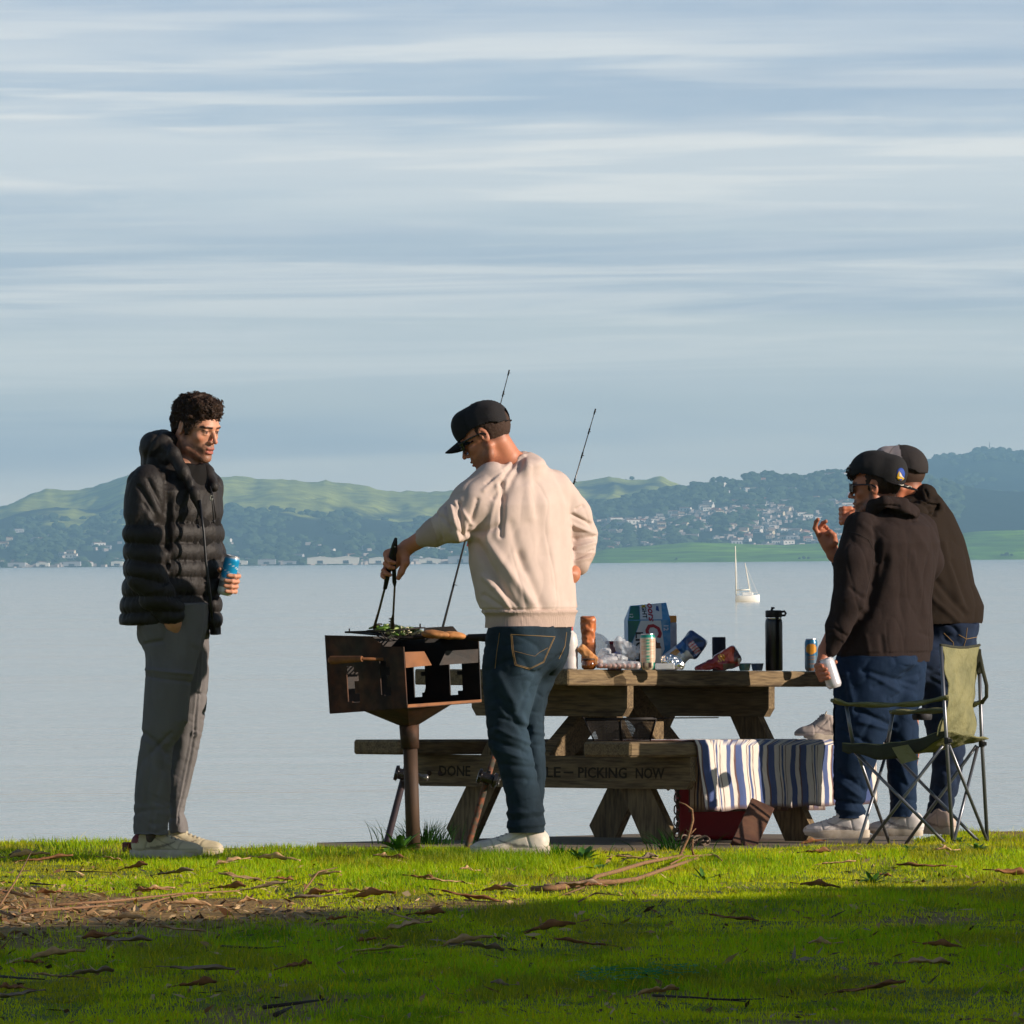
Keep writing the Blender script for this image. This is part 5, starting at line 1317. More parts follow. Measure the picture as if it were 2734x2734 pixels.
# ------------------------------------------------------------------ folding camp chair
YK = 33.05
pK = lambda px, py, d=0.0: P(px, py, YK + d)
chair = thing('camping_chair', 'green folding camping chair with grey tube legs standing in front of the men', 'chair', pK(2470, 2256))
TUBE = M('chair_tube', lin(120, 122, 128), 0.35, metal=0.7); CAN_ = M('green_canvas', lin(132, 128, 88), 0.8, var=[(12.0, 0.6, lin(88, 90, 60)), (60.0, 0.2, lin(140, 140, 100))], bump=(350, 0.4, 0.002), bump2=(16, 0.7, 0.03))
DC = M('dark_canvas', lin(50, 50, 38), 0.85, var=[(20.0, 0.4, lin(70, 74, 52))], bump=(350, 0.4, 0.002))
dFL, dBL, dFR, dBR = 0.0, -0.16, 0.34, 0.20
post = [((2512, 1726, dBL), (2526, 1960, dBL), (2544, 2252, dBL)), ((2613, 1732, dBR), (2621, 1971, dBR), (2636, 2244, dBR)), ((2258, 1876, dFL), (2279, 1996, dFL)), ((2385, 1896, dFR), (2368, 1996, dFR))]
segs = [((2279, 2004, dFL), (2522, 2249, dBL)), ((2517, 1991, dBL), (2318, 2254, dFL)), ((2290, 2012, dFL), (2376, 2254, dFR)), ((2372, 1992, dFR), (2292, 2255, dFL)), ((2392, 2020, dFR), (2612, 2246, dBR)),
        ((2607, 1991, dBR), (2418, 2253, dFR)), ((2534, 1990, dBL), (2636, 2246, dBR)), ((2610, 1995, dBR), (2546, 2250, dBL))]
for p in post: mb = MB(); mb.tube([pK(*q) for q in p], 0.0078, 10); mb.build('post', TUBE, chair, smooth=True)
for a, b in segs: mb = MB(); mb.tube([pK(*a), pK(*b)], 0.0068, 10); mb.build('leg', TUBE, chair, smooth=True)
def csheet(fn, nu, nv, name, mat, th=0.003):
    mb = MB(); mb.sheet(None, fn, nu, nv); o = mb.build(name, mat, chair, smooth=True); s_ = o.modifiers.new('thick', 'SOLIDIFY'); s_.thickness = th; s_.offset = 0; return o
def back(u, w):
    xl = np.interp(w, [0, 0.25, 0.6, 1.0], [2511, 2524, 2534, 2500]); xr = np.interp(w, [0, 0.25, 0.6, 1.0], [2616, 2610, 2600, 2604])
    y = 1722 + (1965 - 1722) * w + 7 * math.sin(math.pi * u) * (1 - w); sag = 0.045 * math.sin(math.pi * u) * (0.3 + w)
    wr = 0.016 * math.sin(w * 19 + u * 7) * math.sin(u * 9 + w * 3) + 0.009 * math.sin(u * 23 + w * 13)
    q = pK(xl + (xr - xl) * u, y, dBL + (dBR - dBL) * u); return q + V3(0.55, 0.5, 0) * (sag + wr) * 0.8 - V3(0.25, 0, 0) * 0.0
csheet(back, 28, 40, 'backrest', CAN_)
for (p, dd) in (((2511, 1722), dBL), ((2613, 1724), dBR)):
    pass
mb = MB(); mb.tube([back(i / 16, 0.0) for i in range(17)], 0.006, 8); mb.build('back_piping', DC, chair, smooth=True)
mb = MB(); mb.box(pK(2614, 1766, dBR - 0.012), (0.0105, 0.005, 0.050), roty(-0.03), 0.003); mb.build('back_pocket', DC, chair)
S_ = [pK(2248, 1984, dFL), pK(2527, 1950, dBL), pK(2640, 1972, dBR), pK(2372, 1988, dFR)]
def seat(u, w):
    a = S_[0] * (1 - u) + S_[1] * u; b = S_[3] * (1 - u) + S_[2] * u; q = a * (1 - w) + b * w
    return q + V3(0, 0, -1) * (0.055 * math.sin(math.pi * u) * math.sin(math.pi * (0.15 + 0.7 * w)) + 0.004 * math.sin(u * 23) * math.sin(w * 17 + u * 5))
csheet(seat, 30, 18, 'seat', CAN_, 0.004)
def flap(u, w):                      # front and side skirts of the seat
    q = seat(u, 0.0); return q + V3(0, -0.002, -0.001) - V3(0, 0, 1) * w * (0.020 + 0.045 * math.sin(math.pi * u) + 0.012 * (u < 0.1))
csheet(flap, 30, 4, 'seat_skirt', DC)
mb = MB(); a, b, c, d = pK(2381, 1996, -0.10), pK(2424, 1988, -0.12), pK(2454, 2027, -0.13), pK(2406, 2040, -0.11); mb.add([a, b, c, d], [(0, 3, 2, 1)]); o = mb.build('seat_pocket', CAN_, chair); s_ = o.modifiers.new('thick', 'SOLIDIFY'); s_.thickness = 0.004
def arm(pts, wd, name='armrest'):
    P_ = [pK(*q) for q in pts]
    def fn(u, w):
        k = u * (len(P_) - 1); i = min(int(k), len(P_) - 2); f = k - i; q = P_[i] * (1 - f) + P_[i + 1] * f
        return q + V3(-0.2, 1, 0) * (w - 0.5) * wd + V3(0, 0, -0.010) * math.sin(math.pi * w) + V3(0, 0, 0.003 * math.sin(u * 21 + w * 5))
    return csheet(fn, 24, 6, name, CAN_, 0.010)
arm([(2222, 1866, -0.02), (2262, 1877, 0.0), (2370, 1879, -0.06), (2450, 1876, -0.11), (2530, 1858, -0.16)], 0.055)
arm([(2378, 1898, 0.34), (2440, 1897, 0.31), (2520, 1893, 0.27), (2600, 1878, 0.21), (2626, 1868, 0.20)], 0.055)
mb = MB(); mb.tube([pK(2614, 1740, dBR), pK(2624, 1790, dBR - 0.03), pK(2634, 1830, dBR - 0.05), pK(2634, 1860, dBR - 0.05), pK(2620, 1878, dBR - 0.02)], 0.008, 8, True, 0.35); mb.build('strap', DC, chair, smooth=True)
mb = MB()
for (x, y, d) in ((2529, 1978, dBL), (2621, 1986, dBR), (2279, 2000, dFL), (2370, 1994, dFR)): mb.tube([pK(x, y - 9, d), pK(x, y + 9, d)], 0.0125, 10); mb.box(pK(x + 7, y, d - 0.01), (0.010, 0.006, 0.008), None, 0.002)
mb.build('hub', M('black_plastic', lin(26, 26, 28), 0.5), chair, smooth=False)
v = Vol(axis(pK(2425, 0)[0], pK(2500, 0)[0], 0.004), axis(YK + 0.30, YK + 0.46, 0.006), axis(pK(0, 1950)[2], pK(0, 1885)[2], 0.004))
v.ell(pK(2462, 1912, 0.38), (0.042, 0.05, 0.034), None, 0); V, F = v.mesh(1); o = link_mesh('cup_holder', V, F, M('mesh_net', lin(38, 38, 44), 0.7), chair)

# ------------------------------------------------------------------ sailboat at anchor
YS = 1250.0
q = lambda px, py, d=0.0: P(px, py, YS + d)
wl_ = WZ
bs = V3(q(1980, 1607)[0], YS, wl_); boat = thing('sailboat', 'white two-masted sailboat at anchor on the bay', 'sailboat', bs)
BW = M('boat_white', lin(255, 254, 250), 0.35); SP = M('boat_spar', lin(250, 244, 226), 0.4)
xa, xb = q(1947, 0)[0], q(2014, 0)[0]; L0 = xb - xa; hz0 = (1607 - 1588) * YS / FPX
st = []; nn = 14
for i in range(nn + 1):
    t = i / nn; x = xa + L0 * (0.03 + 0.97 * t); bw = 1.15 * (math.sin(math.pi * min(1, t * 0.62 + 0.38)) ** 0.6 if t < 1 else 0.02); 
    if t > 0.98: bw = 0.03
    zt = hz0 * (0.86 + 0.22 * (t - 0.4) ** 2 * 2); st.append((x, bw, zt))
V = []; m_ = 9
for x, bw, zt in st:
    for j in range(m_):
        a = math.pi * j / (m_ - 1); y = -bw * math.cos(a); z = wl_ - 0.35 * math.sin(a) + (zt + 0.35 * 0) * (abs(math.cos(a)) ** 2.0) * 1.0
        V.append((x, YS + y, z))
F = []
for i in range(nn):
    for j in range(m_ - 1): F.append((i * m_ + j, (i + 1) * m_ + j, (i + 1) * m_ + j + 1, i * m_ + j + 1))
    F.append((i * m_, i * m_ + m_ - 1, (i + 1) * m_ + m_ - 1, (i + 1) * m_))
F.append(tuple(range(m_))); F.append(tuple(nn * m_ + j for j in range(m_))[::-1])
o = MB().add(V, F).build('hull', BW, boat); autosmooth(o, 50)
MB().box(V3(q(1982, 0)[0], YS, wl_ + hz0 + 0.12), (L0 * 0.22, 0.6, 0.22), None, 0.1).build('cabin', BW, boat)
mx = q(1966, 1592)[0]; mz = wl_ + hz0
MB().tube([V3(mx, YS, mz - 0.3), q(1963, 1458)], [0.10, 0.08], 8).build('mast', SP, boat, smooth=True)
MB().tube([V3(q(1990.5, 0)[0], YS, mz - 0.3), q(1989, 1503)], [0.085, 0.065], 8).build('mast', SP, boat, smooth=True)
MB().tube([V3(mx, YS, mz + 0.72), V3(q(1989, 0)[0], YS, mz + 0.78)], 0.10, 8).build('boom', SP, boat, smooth=True)
for a, b in ((q(1963, 1462), V3(xa + 0.15, YS, mz)), (q(1963, 1462), V3(mx + 0.35, YS - 0.9, mz)), (q(1963, 1480), V3(mx + 0.2, YS + 0.9, mz)), (q(1989, 1506), V3(q(1990, 0)[0] + 0.3, YS - 0.8, mz)), (q(1989, 1506), V3(xb - 0.2, YS, mz))):
    MB().tube([a, b], 0.012, 4).build('stay', SP, boat)
mb = MB(); mb.tube([V3(xa + 0.2, YS - 0.7, mz + 0.35), V3(xa + L0 * 0.5, YS - 1.0, mz + 0.35), V3(xb - 0.3, YS - 0.3, mz + 0.35)], 0.015, 4)
mb.build('rail', SP, boat)

# ------------------------------------------------------------------ houses, trees on the far shore
def hill_list():
    return list(HILLS_ALL)
def surf(hi, px, t):
    v, x0, step = HILLS_ALL[hi]; i = (px - x0) / step; i0 = int(min(max(i, 0), v.shape[1] - 2)); fx = i - i0; j = t * 35; j0 = int(min(max(j, 0), v.shape[0] - 2)); fy = j - j0
    return (v[j0, i0] * (1 - fx) + v[j0, i0 + 1] * fx) * (1 - fy) + (v[j0 + 1, i0] * (1 - fx) + v[j0 + 1, i0 + 1] * fx) * fy
rg = np.random.default_rng(21)
def house_mesh(w, d, h, r):
    mb = MB(); V = [(-w, -d, -4), (w, -d, -4), (w, d, -4), (-w, d, -4), (-w, -d, h), (w, -d, h), (w, d, h), (-w, d, h), (-w * 1.06, 0, h + r), (w * 1.06, 0, h + r)]
    mb.cm = 0; mb.add(V, [(0, 1, 5, 4), (1, 2, 6, 5), (2, 3, 7, 6), (3, 0, 4, 7), (5, 6, 9), (7, 4, 8)]); mb.cm = 1; mb.add(V, [(4, 5, 9, 8), (6, 7, 8, 9)])
    mb.cm = 2
    for x in (-0.55, 0.1, 0.6): mb.add([(w * x - 0.9, -d - 0.06, h * 0.25), (w * x + 0.9, -d - 0.06, h * 0.25), (w * x + 0.9, -d - 0.06, h * 0.7), (w * x - 0.9, -d - 0.06, h * 0.7)], [(0, 1, 2, 3)])
    return mb
ROOFM = [M('roof_grey', lin(120, 112, 108), 0.9), M('roof_brown', lin(140, 104, 84), 0.9), M('roof_red', lin(160, 100, 80), 0.9)]; WIN = M('dark_window', lin(60, 66, 74), 0.3)
kinds = [('white', lin(226, 222, 214), 0, 5.5, 5, 4.5, 2.0), ('cream', lin(222, 206, 176), 1, 6.5, 5, 5.0, 2.2), ('pinkish', lin(216, 176, 158), 2, 5.5, 4.5, 4.2, 1.8), ('pale grey', lin(186, 188, 190), 0, 7.5, 5, 5.0, 1.6), ('wide white', lin(232, 228, 218), 1, 10, 6, 6.0, 1.5)]
protos = []
placed = []
def sites(n, pxr, tr, hi, pw=1.0):
    out = []
    tries = 0
    while len(out) < n and tries < n * 30:
        tries += 1; px = rg.uniform(*pxr); t = tr[0] + (tr[1] - tr[0]) * rg.uniform() ** pw
        nz_ = float(fbm(np.array([[px / 60.0, t * 9.0, hi]]), 1.0, 3)[0])
        if nz_ < rg.uniform(-0.22, 0.10): continue
        out.append((px, t, hi))
    return out
S1 = sites(205, (1560, 2320), (0.10, 0.66), 1) + sites(16, (1900, 2330), (0.80, 0.97), 1) + sites(48, (0, 1180), (0.02, 0.34), 0, 1.6) + sites(12, (2560, 2734), (0.10, 0.40), 2) + sites(10, (0, 320), (0.2, 0.55), 0)
first = {}
for k, (px, t, hi) in enumerate(S1):
    kd = kinds[rg.choice(5, p=[0.34, 0.22, 0.18, 0.16, 0.10])]
    c = surf(hi, px, t); rz = rg.uniform(-0.6, 0.6); s_ = rg.uniform(0.75, 1.15)
    lab = '%s house, one of many on the far %s hillside' % (kd[0], 'wooded right' if hi else 'pastured left')
    if kd[0] not in first:
        o = house_mesh(kd[3], kd[4], kd[5], kd[6]).build('house', [M('wall_' + kd[0].replace(' ', '_'), kd[1], 0.8), ROOFM[kd[2]], WIN], None, origin=(0, 0, 0)); first[kd[0]] = o
    else:
        o = first[kd[0]].copy(); COL.objects.link(o)
    o.location = [float(v) for v in c]; o.rotation_euler = (0, 0, rz); o.scale = (s_, s_, s_)
    tag(o, lab, 'house', 'houses on the far hillsides')
# the rest of the town, too many and too small to tell apart
mb = MB(); mb2 = MB()
for (px, t, hi) in sites(900, (1500, 2400), (0.02, 0.60), 1) + sites(170, (0, 1250), (0.0, 0.06), 0) + sites(90, (0, 1250), (0.05, 0.3), 0) + sites(30, (2540, 2734), (0.05, 0.45), 2):
    c = surf(hi, px, t); w = rg.uniform(2.2, 5)
    mb.box(c + V3(0, 0, 1.5), (w, 4, rg.uniform(1.8, 3.4)), rotz(rg.uniform(-0.6, 0.6)))
o = mb.build('distant_town', M('town_walls', lin(204, 192, 182), 0.9, var=[(0.02, 0.8, lin(150, 140, 140))])); tag(o, kind='stuff')
# waterfront sheds
SHW = M('shed_white', lin(240, 236, 224), 0.7); SHG = M('shed_grey', lin(176, 178, 182), 0.8)
for k, (x0, x1, hh, ml, lab) in enumerate(((820, 958, 20, 0, 'longest white waterfront shed on the far shore, middle of the left shore'), (985, 1036, 17, 0, 'white waterfront shed just right of the longest one'), (1118, 1176, 13, 0, 'low white shed by the water behind the tongs'),
        (1196, 1262, 21, 1, 'grey waterfront hall on the far shore left of the sweatshirt'), (296, 328, 13, 0, 'small white shed by the water beside the black jacket'), (168, 214, 14, 1, 'pair-roofed grey shed on the far shore at left'),
        (688, 735, 16, 1, 'pale grey shed left of the longest white shed'), (612, 660, 12, 0, 'white shed on the far shore above the held can'), (20, 66, 13, 1, 'grey shed at the far left end of the far shore'), (96, 130, 11, 0, 'low white shed at the left of the far shore'), (756, 790, 10, 1, 'small grey shed touching the longest white shed'))):
    Yw = 11560.0; a = P(x0, 1505, Yw)[0]; b = P(x1, 1505, Yw)[0]; h_ = hh * Yw / FPX
    mb = MB(); mb.cm = 0; w = (b - a) / 2; n = max(1, int((b - a) / 26))
    mb.box(((a + b) / 2, Yw + 14, WZ + 1.5 + h_ * 0.42), (w, 13, h_ * 0.42)); mb.cm = 1
    for i in range(n):
        xa_, xb_ = a + (b - a) * i / n, a + (b - a) * (i + 1) / n; zt = WZ + 1.5 + h_ * 0.84
        mb.add([(xa_, Yw + 0.5, zt), (xb_, Yw + 0.5, zt), ((xa_ + xb_) / 2, Yw + 0.5, zt + h_ * 0.18), (xa_, Yw + 27, zt), (xb_, Yw + 27, zt), ((xa_ + xb_) / 2, Yw + 27, zt + h_ * 0.18)], [(0, 1, 2), (4, 3, 5), (0, 2, 5, 3), (2, 1, 4, 5)])
    mb.cm = 2
    for i in range(n): xm = a + (b - a) * (i + 0.5) / n; mb.box((xm, Yw + 0.9, WZ + 1.5 + h_ * 0.25), (4, 0.15, h_ * 0.2))
    o = mb.build('waterfront_shed', [SHW if ml == 0 else SHG, ROOFM[0] if ml else SHW, WIN], None, origin=((a + b) / 2, Yw + 14, WZ)); tag(o, lab, 'shed', 'sheds along the far shore')
# woods: clumped crowns
def ico():
    t = (1 + 5 ** 0.5) / 2; v = np.array([(-1, t, 0), (1, t, 0), (-1, -t, 0), (1, -t, 0), (0, -1, t), (0, 1, t), (0, -1, -t), (0, 1, -t), (t, 0, -1), (t, 0, 1), (-t, 0, -1), (-t, 0, 1)], float); v /= np.linalg.norm(v[0])
    f = [(0, 11, 5), (0, 5, 1), (0, 1, 7), (0, 7, 10), (0, 10, 11), (1, 5, 9), (5, 11, 4), (11, 10, 2), (10, 7, 6), (7, 1, 8), (3, 9, 4), (3, 4, 2), (3, 2, 6), (3, 6, 8), (3, 8, 9), (4, 9, 5), (2, 4, 11), (6, 2, 10), (8, 6, 7), (9, 8, 1)]
    vs = [tuple(x) for x in v]; cache = {}; out = []
    def mid(a, b):
        k = (min(a, b), max(a, b))
        if k not in cache: m = np.array(vs[a]) + np.array(vs[b]); m /= np.linalg.norm(m); vs.append(tuple(m)); cache[k] = len(vs) - 1
        return cache[k]
    for a, b, c in f:
        x, y, z = mid(a, b), mid(b, c), mid(c, a); out += [(a, x, z), (b, y, x), (c, z, y), (x, y, z)]
    return np.array(vs), np.array(out)
IV, IF = ico()
def blobs(specs, name, mat, seed=0):
    V = []; F = []; b = 0
    r_ = np.random.default_rng(seed)
    for c, rx, rz_ in specs:
        n = IV * (1 + r_.uniform(-0.22, 0.22, (len(IV), 1))); V.append(n * np.array([rx, rx * 0.8, rz_]) + c); F.append(IF + b); b += len(IV)
    return link_mesh(name, np.concatenate(V), np.concatenate(F), mat, smooth=False)
WDM = M('far_woods', lin(60, 78, 52), 1.0, spec=0.1, var=[(0.05, 0.6, lin(82, 98, 62))])
sp = []
for hi, n, pxr, tr in ((1, 2000, (1420, 2560), (0.0, 1.0)), (0, 1700, (-60, 1560), (0.0, 0.62)), (2, 420, (2350, 2800), (0.0, 0.95))):
    for _ in range(n):
        px = rg.uniform(*pxr); t = rg.uniform(*tr)
        if float(fbm(np.array([[px / 90.0, t * 7.0, hi + 5.0]]), 1.0, 3)[0]) < -0.05: continue
        c = surf(hi, px, t); r = rg.uniform(4, 9); sp.append((c + V3(0, 0, r * 0.4), r * 1.3, r * 0.8))
o = blobs(sp, 'far_woods', WDM, 3); tag(o, kind='stuff')
# trees standing out on the skylines, each its own crown and trunk
TKM = M('far_trunk', lin(70, 60, 50), 0.9)
def sky_tree(px, py_top, Yt, r, lab, base_hi=None, tt=0.99):
    top = P(px, py_top, Yt); z0 = top[2] - r * 2.2
    t = thing('hill_tree', lab, 'tree', V3(top[0], Yt, z0 - r * 0.6), 'trees along the far ridges')
    r_ = np.random.default_rng(int(px)); sp = [(V3(top[0], Yt, top[2] - r * 0.9), r, r * 0.9)]
    for i in range(6): sp.append((V3(top[0] + r_.uniform(-1, 1) * r * 0.9, Yt + r_.uniform(-3, 3), top[2] - r * r_.uniform(0.7, 1.5)), r * r_.uniform(0.35, 0.6), r * r_.uniform(0.35, 0.6)))
    V = []; F = []; b = 0
    for c, rx, rz_ in sp:
        n = IV * (1 + r_.uniform(-0.2, 0.2, (len(IV), 1))); V.append(n * np.array([rx, rx, rz_]) + c); F.append(IF + b); b += len(IV)
    link_mesh('crown', np.concatenate(V), np.concatenate(F), WDM, t, smooth=False)
    MB().tube([V3(top[0], Yt, z0 - r * 1.2), V3(top[0], Yt, top[2] - r)], [r * 0.10, r * 0.05], 5).build('trunk', TKM, t)
for (px, py, r) in ((1687, 1271, 4.2), (1670, 1279, 2.4)): sky_tree(px, py, 15500, r, 'lone tree on the skyline of the left range, %s of a pair' % ('taller' if r > 3 else 'shorter'))
ridge_t = [(1904, 1274, 5), (1922, 1271, 6), (1938, 1273, 5), (1960, 1279, 4), (1991, 1262, 7), (2008, 1258, 7), (2022, 1262, 6), (2042, 1256, 7), (2058, 1255, 8), (2072, 1262, 5), (2112, 1270, 4), (2124, 1268, 5), (2140, 1272, 4), (2162, 1262, 6), (2180, 1258, 6), (2196, 1254, 6), (2212, 1252, 7), (2228, 1250, 7), (2246, 1252, 6), (2262, 1250, 6), (2278, 1248, 6), (1870, 1290, 3.5), (1846, 1296, 3)]
for px, py, r in ridge_t: sky_tree(px, py, 13800, r, 'dark rounded tree in the row along the right-hand ridge')
for px, py, r in ((2452, 1226, 9), (2470, 1222, 8), (2500, 1212, 10), (2520, 1208, 11), (2540, 1206, 11), (2560, 1212, 8), (2584, 1208, 8), (2610, 1194, 12), (2628, 1191, 12), (2650, 1194, 10), (2672, 1192, 11), (2694, 1196, 9), (2716, 1202, 8), (2730, 1200, 9), (2436, 1236, 7)): sky_tree(px, py, 19000, r, 'blue hazy tree on the highest far mountain ridge')
MB().tube([P(2642, 1196, 19000), P(2642, 1179, 19000)], [1.2, 0.5], 6).build('radio_mast', M('mast_grey', lin(120, 120, 124), 0.7), None, origin=P(2642, 1200, 19000))
tag(bpy.data.objects['radio_mast'], 'thin radio mast on the highest far mountain ridge', 'mast')
# low bushes on the green point
for i, (px, py, r) in enumerate(((2146, 1488, 2.2), (2158, 1490, 1.8), (2134, 1491, 1.6), (1800, 1497, 1.8), (1806, 1493, 1.4), (2688, 1478, 3.0), (2676, 1482, 2.2), (2700, 1482, 2.0))):
    sky_tree(px, py - 4, 10640, r, 'dark bush on the shore of the green point')

# ------------------------------------------------------------------ grass
def grass_mat():
    mt = bpy.data.materials.new('grass_blade'); mt.use_nodes = True; N = mt.node_tree.nodes; L = mt.node_tree.links
    b = N['Principled BSDF']; out = N['Material Output']
    a = N.new('ShaderNodeAttribute'); a.attribute_name = 'Col'; L.new(a.outputs['Color'], b.inputs['Base Color']); b.inputs['Roughness'].default_value = 0.55; b.inputs['Specular IOR Level'].default_value = 0.25
    tr = N.new('ShaderNodeBsdfTranslucent'); hs = N.new('ShaderNodeHueSaturation'); hs.inputs['Value'].default_value = 1.15; hs.inputs['Saturation'].default_value = 1.1; L.new(a.outputs['Color'], hs.inputs['Color']); L.new(hs.outputs[0], tr.inputs[0])
    mx = N.new('ShaderNodeMixShader'); mx.inputs[0].default_value = 0.5; L.new(b.outputs[0], mx.inputs[1]); L.new(tr.outputs[0], mx.inputs[2]); L.new(mx.outputs[0], out.inputs['Surface'])
    return mt
GM = grass_mat()
def blades(xy, h, w, col, name, lean=0.5, rgs=1):
    rg = np.random.default_rng(rgs); n = len(xy); z = gz(xy[:, 0], xy[:, 1])
    az_ = rg.uniform(0, 2 * math.pi, n); ln = rg.normal(0, lean, n) * h; la = rg.uniform(0, 2 * math.pi, n)
    dx = np.cos(az_) * w / 2; dy = np.sin(az_) * w / 2
    base = np.stack([xy[:, 0], xy[:, 1], z - 0.004], 1); side = np.stack([dx, dy, dx * 0], 1)
    mid = base + np.stack([np.cos(la) * ln * 0.35, np.sin(la) * ln * 0.35, h * 0.6], 1); tip = base + np.stack([np.cos(la) * ln, np.sin(la) * ln, h], 1)
    V = np.stack([base - side, base + side, mid + side * 0.7, mid - side * 0.7, tip + side * 0.12, tip - side * 0.12], 1).reshape(-1, 3)
    k = np.arange(n)[:, None] * 6; F = np.concatenate([k + np.array([[0, 1, 2, 3]]), k + np.array([[3, 2, 4, 5]])])
    C = np.repeat(col, 6, 0)
    return V, F, C
N_G = 430000
# density follows distance so that the blades seen are about equally many per pixel row
yy = 19.6 + (RNG.random(N_G) ** 1.1) * (35.6 - 19.6); hw = 1367 / FPX * yy + 0.25
xx = RNG.uniform(-1, 1, N_G) * hw
keep = (yy < crest(xx) + 0.15)
d = dirt(xx, yy); keep &= RNG.random(N_G) > d * 0.985
# not on the pad, except where soil laps over its edge
padp = [(p[0], p[1]) for p in pv]
def inpoly(x, y, poly):
    r = np.zeros(len(x), bool); n = len(poly); j = n - 1
    for i in range(n):
        xi, yi = poly[i]; xj, yj = poly[j]
        r ^= ((yi > y) != (yj > y)) & (x < (xj - xi) * (y - yi) / (yj - yi + 1e-12) + xi); j = i
    return r
keep &= ~inpoly(xx, yy, padp)
xy = np.stack([xx, yy], 1)[keep]; n = len(xy)
q3 = np.stack([xy[:, 0], xy[:, 1], xy[:, 0] * 0], 1)
lush = np.clip(fbm(q3, np.array([2.2, 0.9, 1]), 4, 4.0) * 3.0 + 0.5, 0, 1)
nearpatch = np.exp(-(((xy[:, 0] - (P(1300, 0, 31.0)[0])) / 0.42) ** 2 + ((xy[:, 1] - 31.0) / 0.8) ** 2))
h = (0.009 + 0.020 * RNG.random(n) ** 1.5) * (0.5 + 0.8 * lush) + 0.018 * (RNG.random(n) < 0.03) + 0.045 * nearpatch * RNG.uniform(0.5, 1, n)
c_a = np.array(lin(218, 224, 18)[:3]); c_b = np.array(lin(168, 200, 16)[:3]); c_y = np.array(lin(214, 196, 40)[:3]); c_d = np.array(lin(84, 128, 20)[:3])
t = lush[:, None]; col = c_a * (1 - t) + c_b * t
dm = (fbm(q3, np.array([5.0, 3.0, 1]), 2, 7.0) > 0.12)[:, None]; col = np.where(dm, col * 0.45 + c_d * 0.55, col); dn = fbm(q3, np.array([3.0, 1.2, 1]), 3, 27.0)[:, None]; col = np.where(dn > 0.13, col * 0.5 + np.array(lin(150, 128, 60)[:3]) * 0.5, col)
ye = RNG.random(n)[:, None] < 0.12; col = np.where(ye, c_y, col); col = col * (1 - 0.5 * nearpatch[:, None]) + c_d * 0.5 * nearpatch[:, None]
col *= RNG.uniform(0.75, 1.2, (n, 1))
V, F, C = blades(xy, h, RNG.uniform(0.0022, 0.0042, n), col, 'grass', 0.55)
gr = link_mesh('grass', V, F, GM, smooth=False, cols=C); tag(gr, kind='stuff')
# coarser turf outside the picture, for other viewpoints
n = 60000; xo = RNG.uniform(-9, 9, n); yo = RNG.uniform(14, 36, n); k = (np.abs(xo) > 1367 / FPX * yo + 0.2) & (yo < crest(xo) + 0.1) & ~inpoly(xo, yo, padp); xy = np.stack([xo, yo], 1)[k]; n = len(xy)
V, F, C = blades(xy, RNG.uniform(0.02, 0.05, n), RNG.uniform(0.006, 0.012, n), np.repeat(c_b[None], n, 0) * RNG.uniform(0.7, 1.2, (n, 1)), 'g', 0.5, 3)
o = link_mesh('grass', V, F, GM, smooth=False, cols=C); tag(o, kind='stuff')

# ------------------------------------------------------------------ weeds and tufts
def tuft(px, py, Yt, n, hh, spread, col, label, w=0.005, name='grass_tuft', lean=0.7, seed=1):
    rg = np.random.default_rng(seed); c = P(px, py, Yt); z = float(gz(c[0], Yt)); 
    if inpoly(np.array([c[0]]), np.array([Yt]), padp)[0]: z = table_z(c[0], Yt) - LEGH
    V = []; F = []; C = []
    for i in range(n):
        a = rg.uniform(0, 6.28); r = abs(rg.normal(0, spread * 0.35)); b = V3(c[0] + math.cos(a) * r, Yt + math.sin(a) * r, z - 0.005); la = a + rg.normal(0, 0.5); L0 = hh * rg.uniform(0.5, 1.0); ln = L0 * rg.uniform(0.15, lean)
        s_ = V3(-math.sin(la), math.cos(la), 0) * w * 0.5; s_ = V3(1, 0, 0) * w * 0.5 if abs(s_[0]) < w * 0.2 else s_
        k = len(V); m = 5
        for j in range(m + 1):
            t = j / m; q = b + V3(math.cos(la), math.sin(la), 0) * ln * t ** 1.8 + V3(0, 0, 1) * L0 * (t - 0.25 * t * t * (ln / L0)); ww = (1 - t ** 2) * 0.95 + 0.05; V += [q - s_ * ww, q + s_ * ww]
        for j in range(m): F.append((k + 2 * j, k + 2 * j + 1, k + 2 * j + 3, k + 2 * j + 2))
        C += [np.array(col[:3]) * rg.uniform(0.6, 1.3)] * (2 * m + 2)
    o = link_mesh(name, np.array(V), F, GM, smooth=True, origin=V3(c[0], Yt, z), cols=np.array(C)); tag(o, label, 'plant'); return o
GC = lin(70, 120, 30); DG = lin(40, 78, 26)
tuft(1800, 2270, 32.6, 60, 0.125, 0.20, DG, 'spiky tuft of long dark grass before the picnic table legs', 0.005, lean=1.5, seed=2)
tuft(1130, 2240, 33.3, 190, 0.13, 0.26, DG, 'shaggy grass tuft growing behind the grill post', 0.004, lean=0.9, seed=3)
tuft(560, 2278, 32.4, 24, 0.035, 0.2, GC, 'short grass blades standing up right of the leftmost shoes', 0.004, seed=4)
tuft(170, 2262, 33.0, 26, 0.05, 0.16, GC, 'small tuft on the crest at the far left of the lawn', 0.004, seed=5)
tuft(1340, 2295, 31.1, 240, 0.075, 0.50, lin(66, 126, 20), 'lush taller grass in front of the white shoe of the man at the grill', 0.0045, lean=0.5, seed=6)
tuft(1490, 2285, 31.3, 110, 0.085, 0.24, lin(60, 120, 24), 'thick green grass right of the grilling man\'s shoe', 0.005, lean=0.6, seed=7)
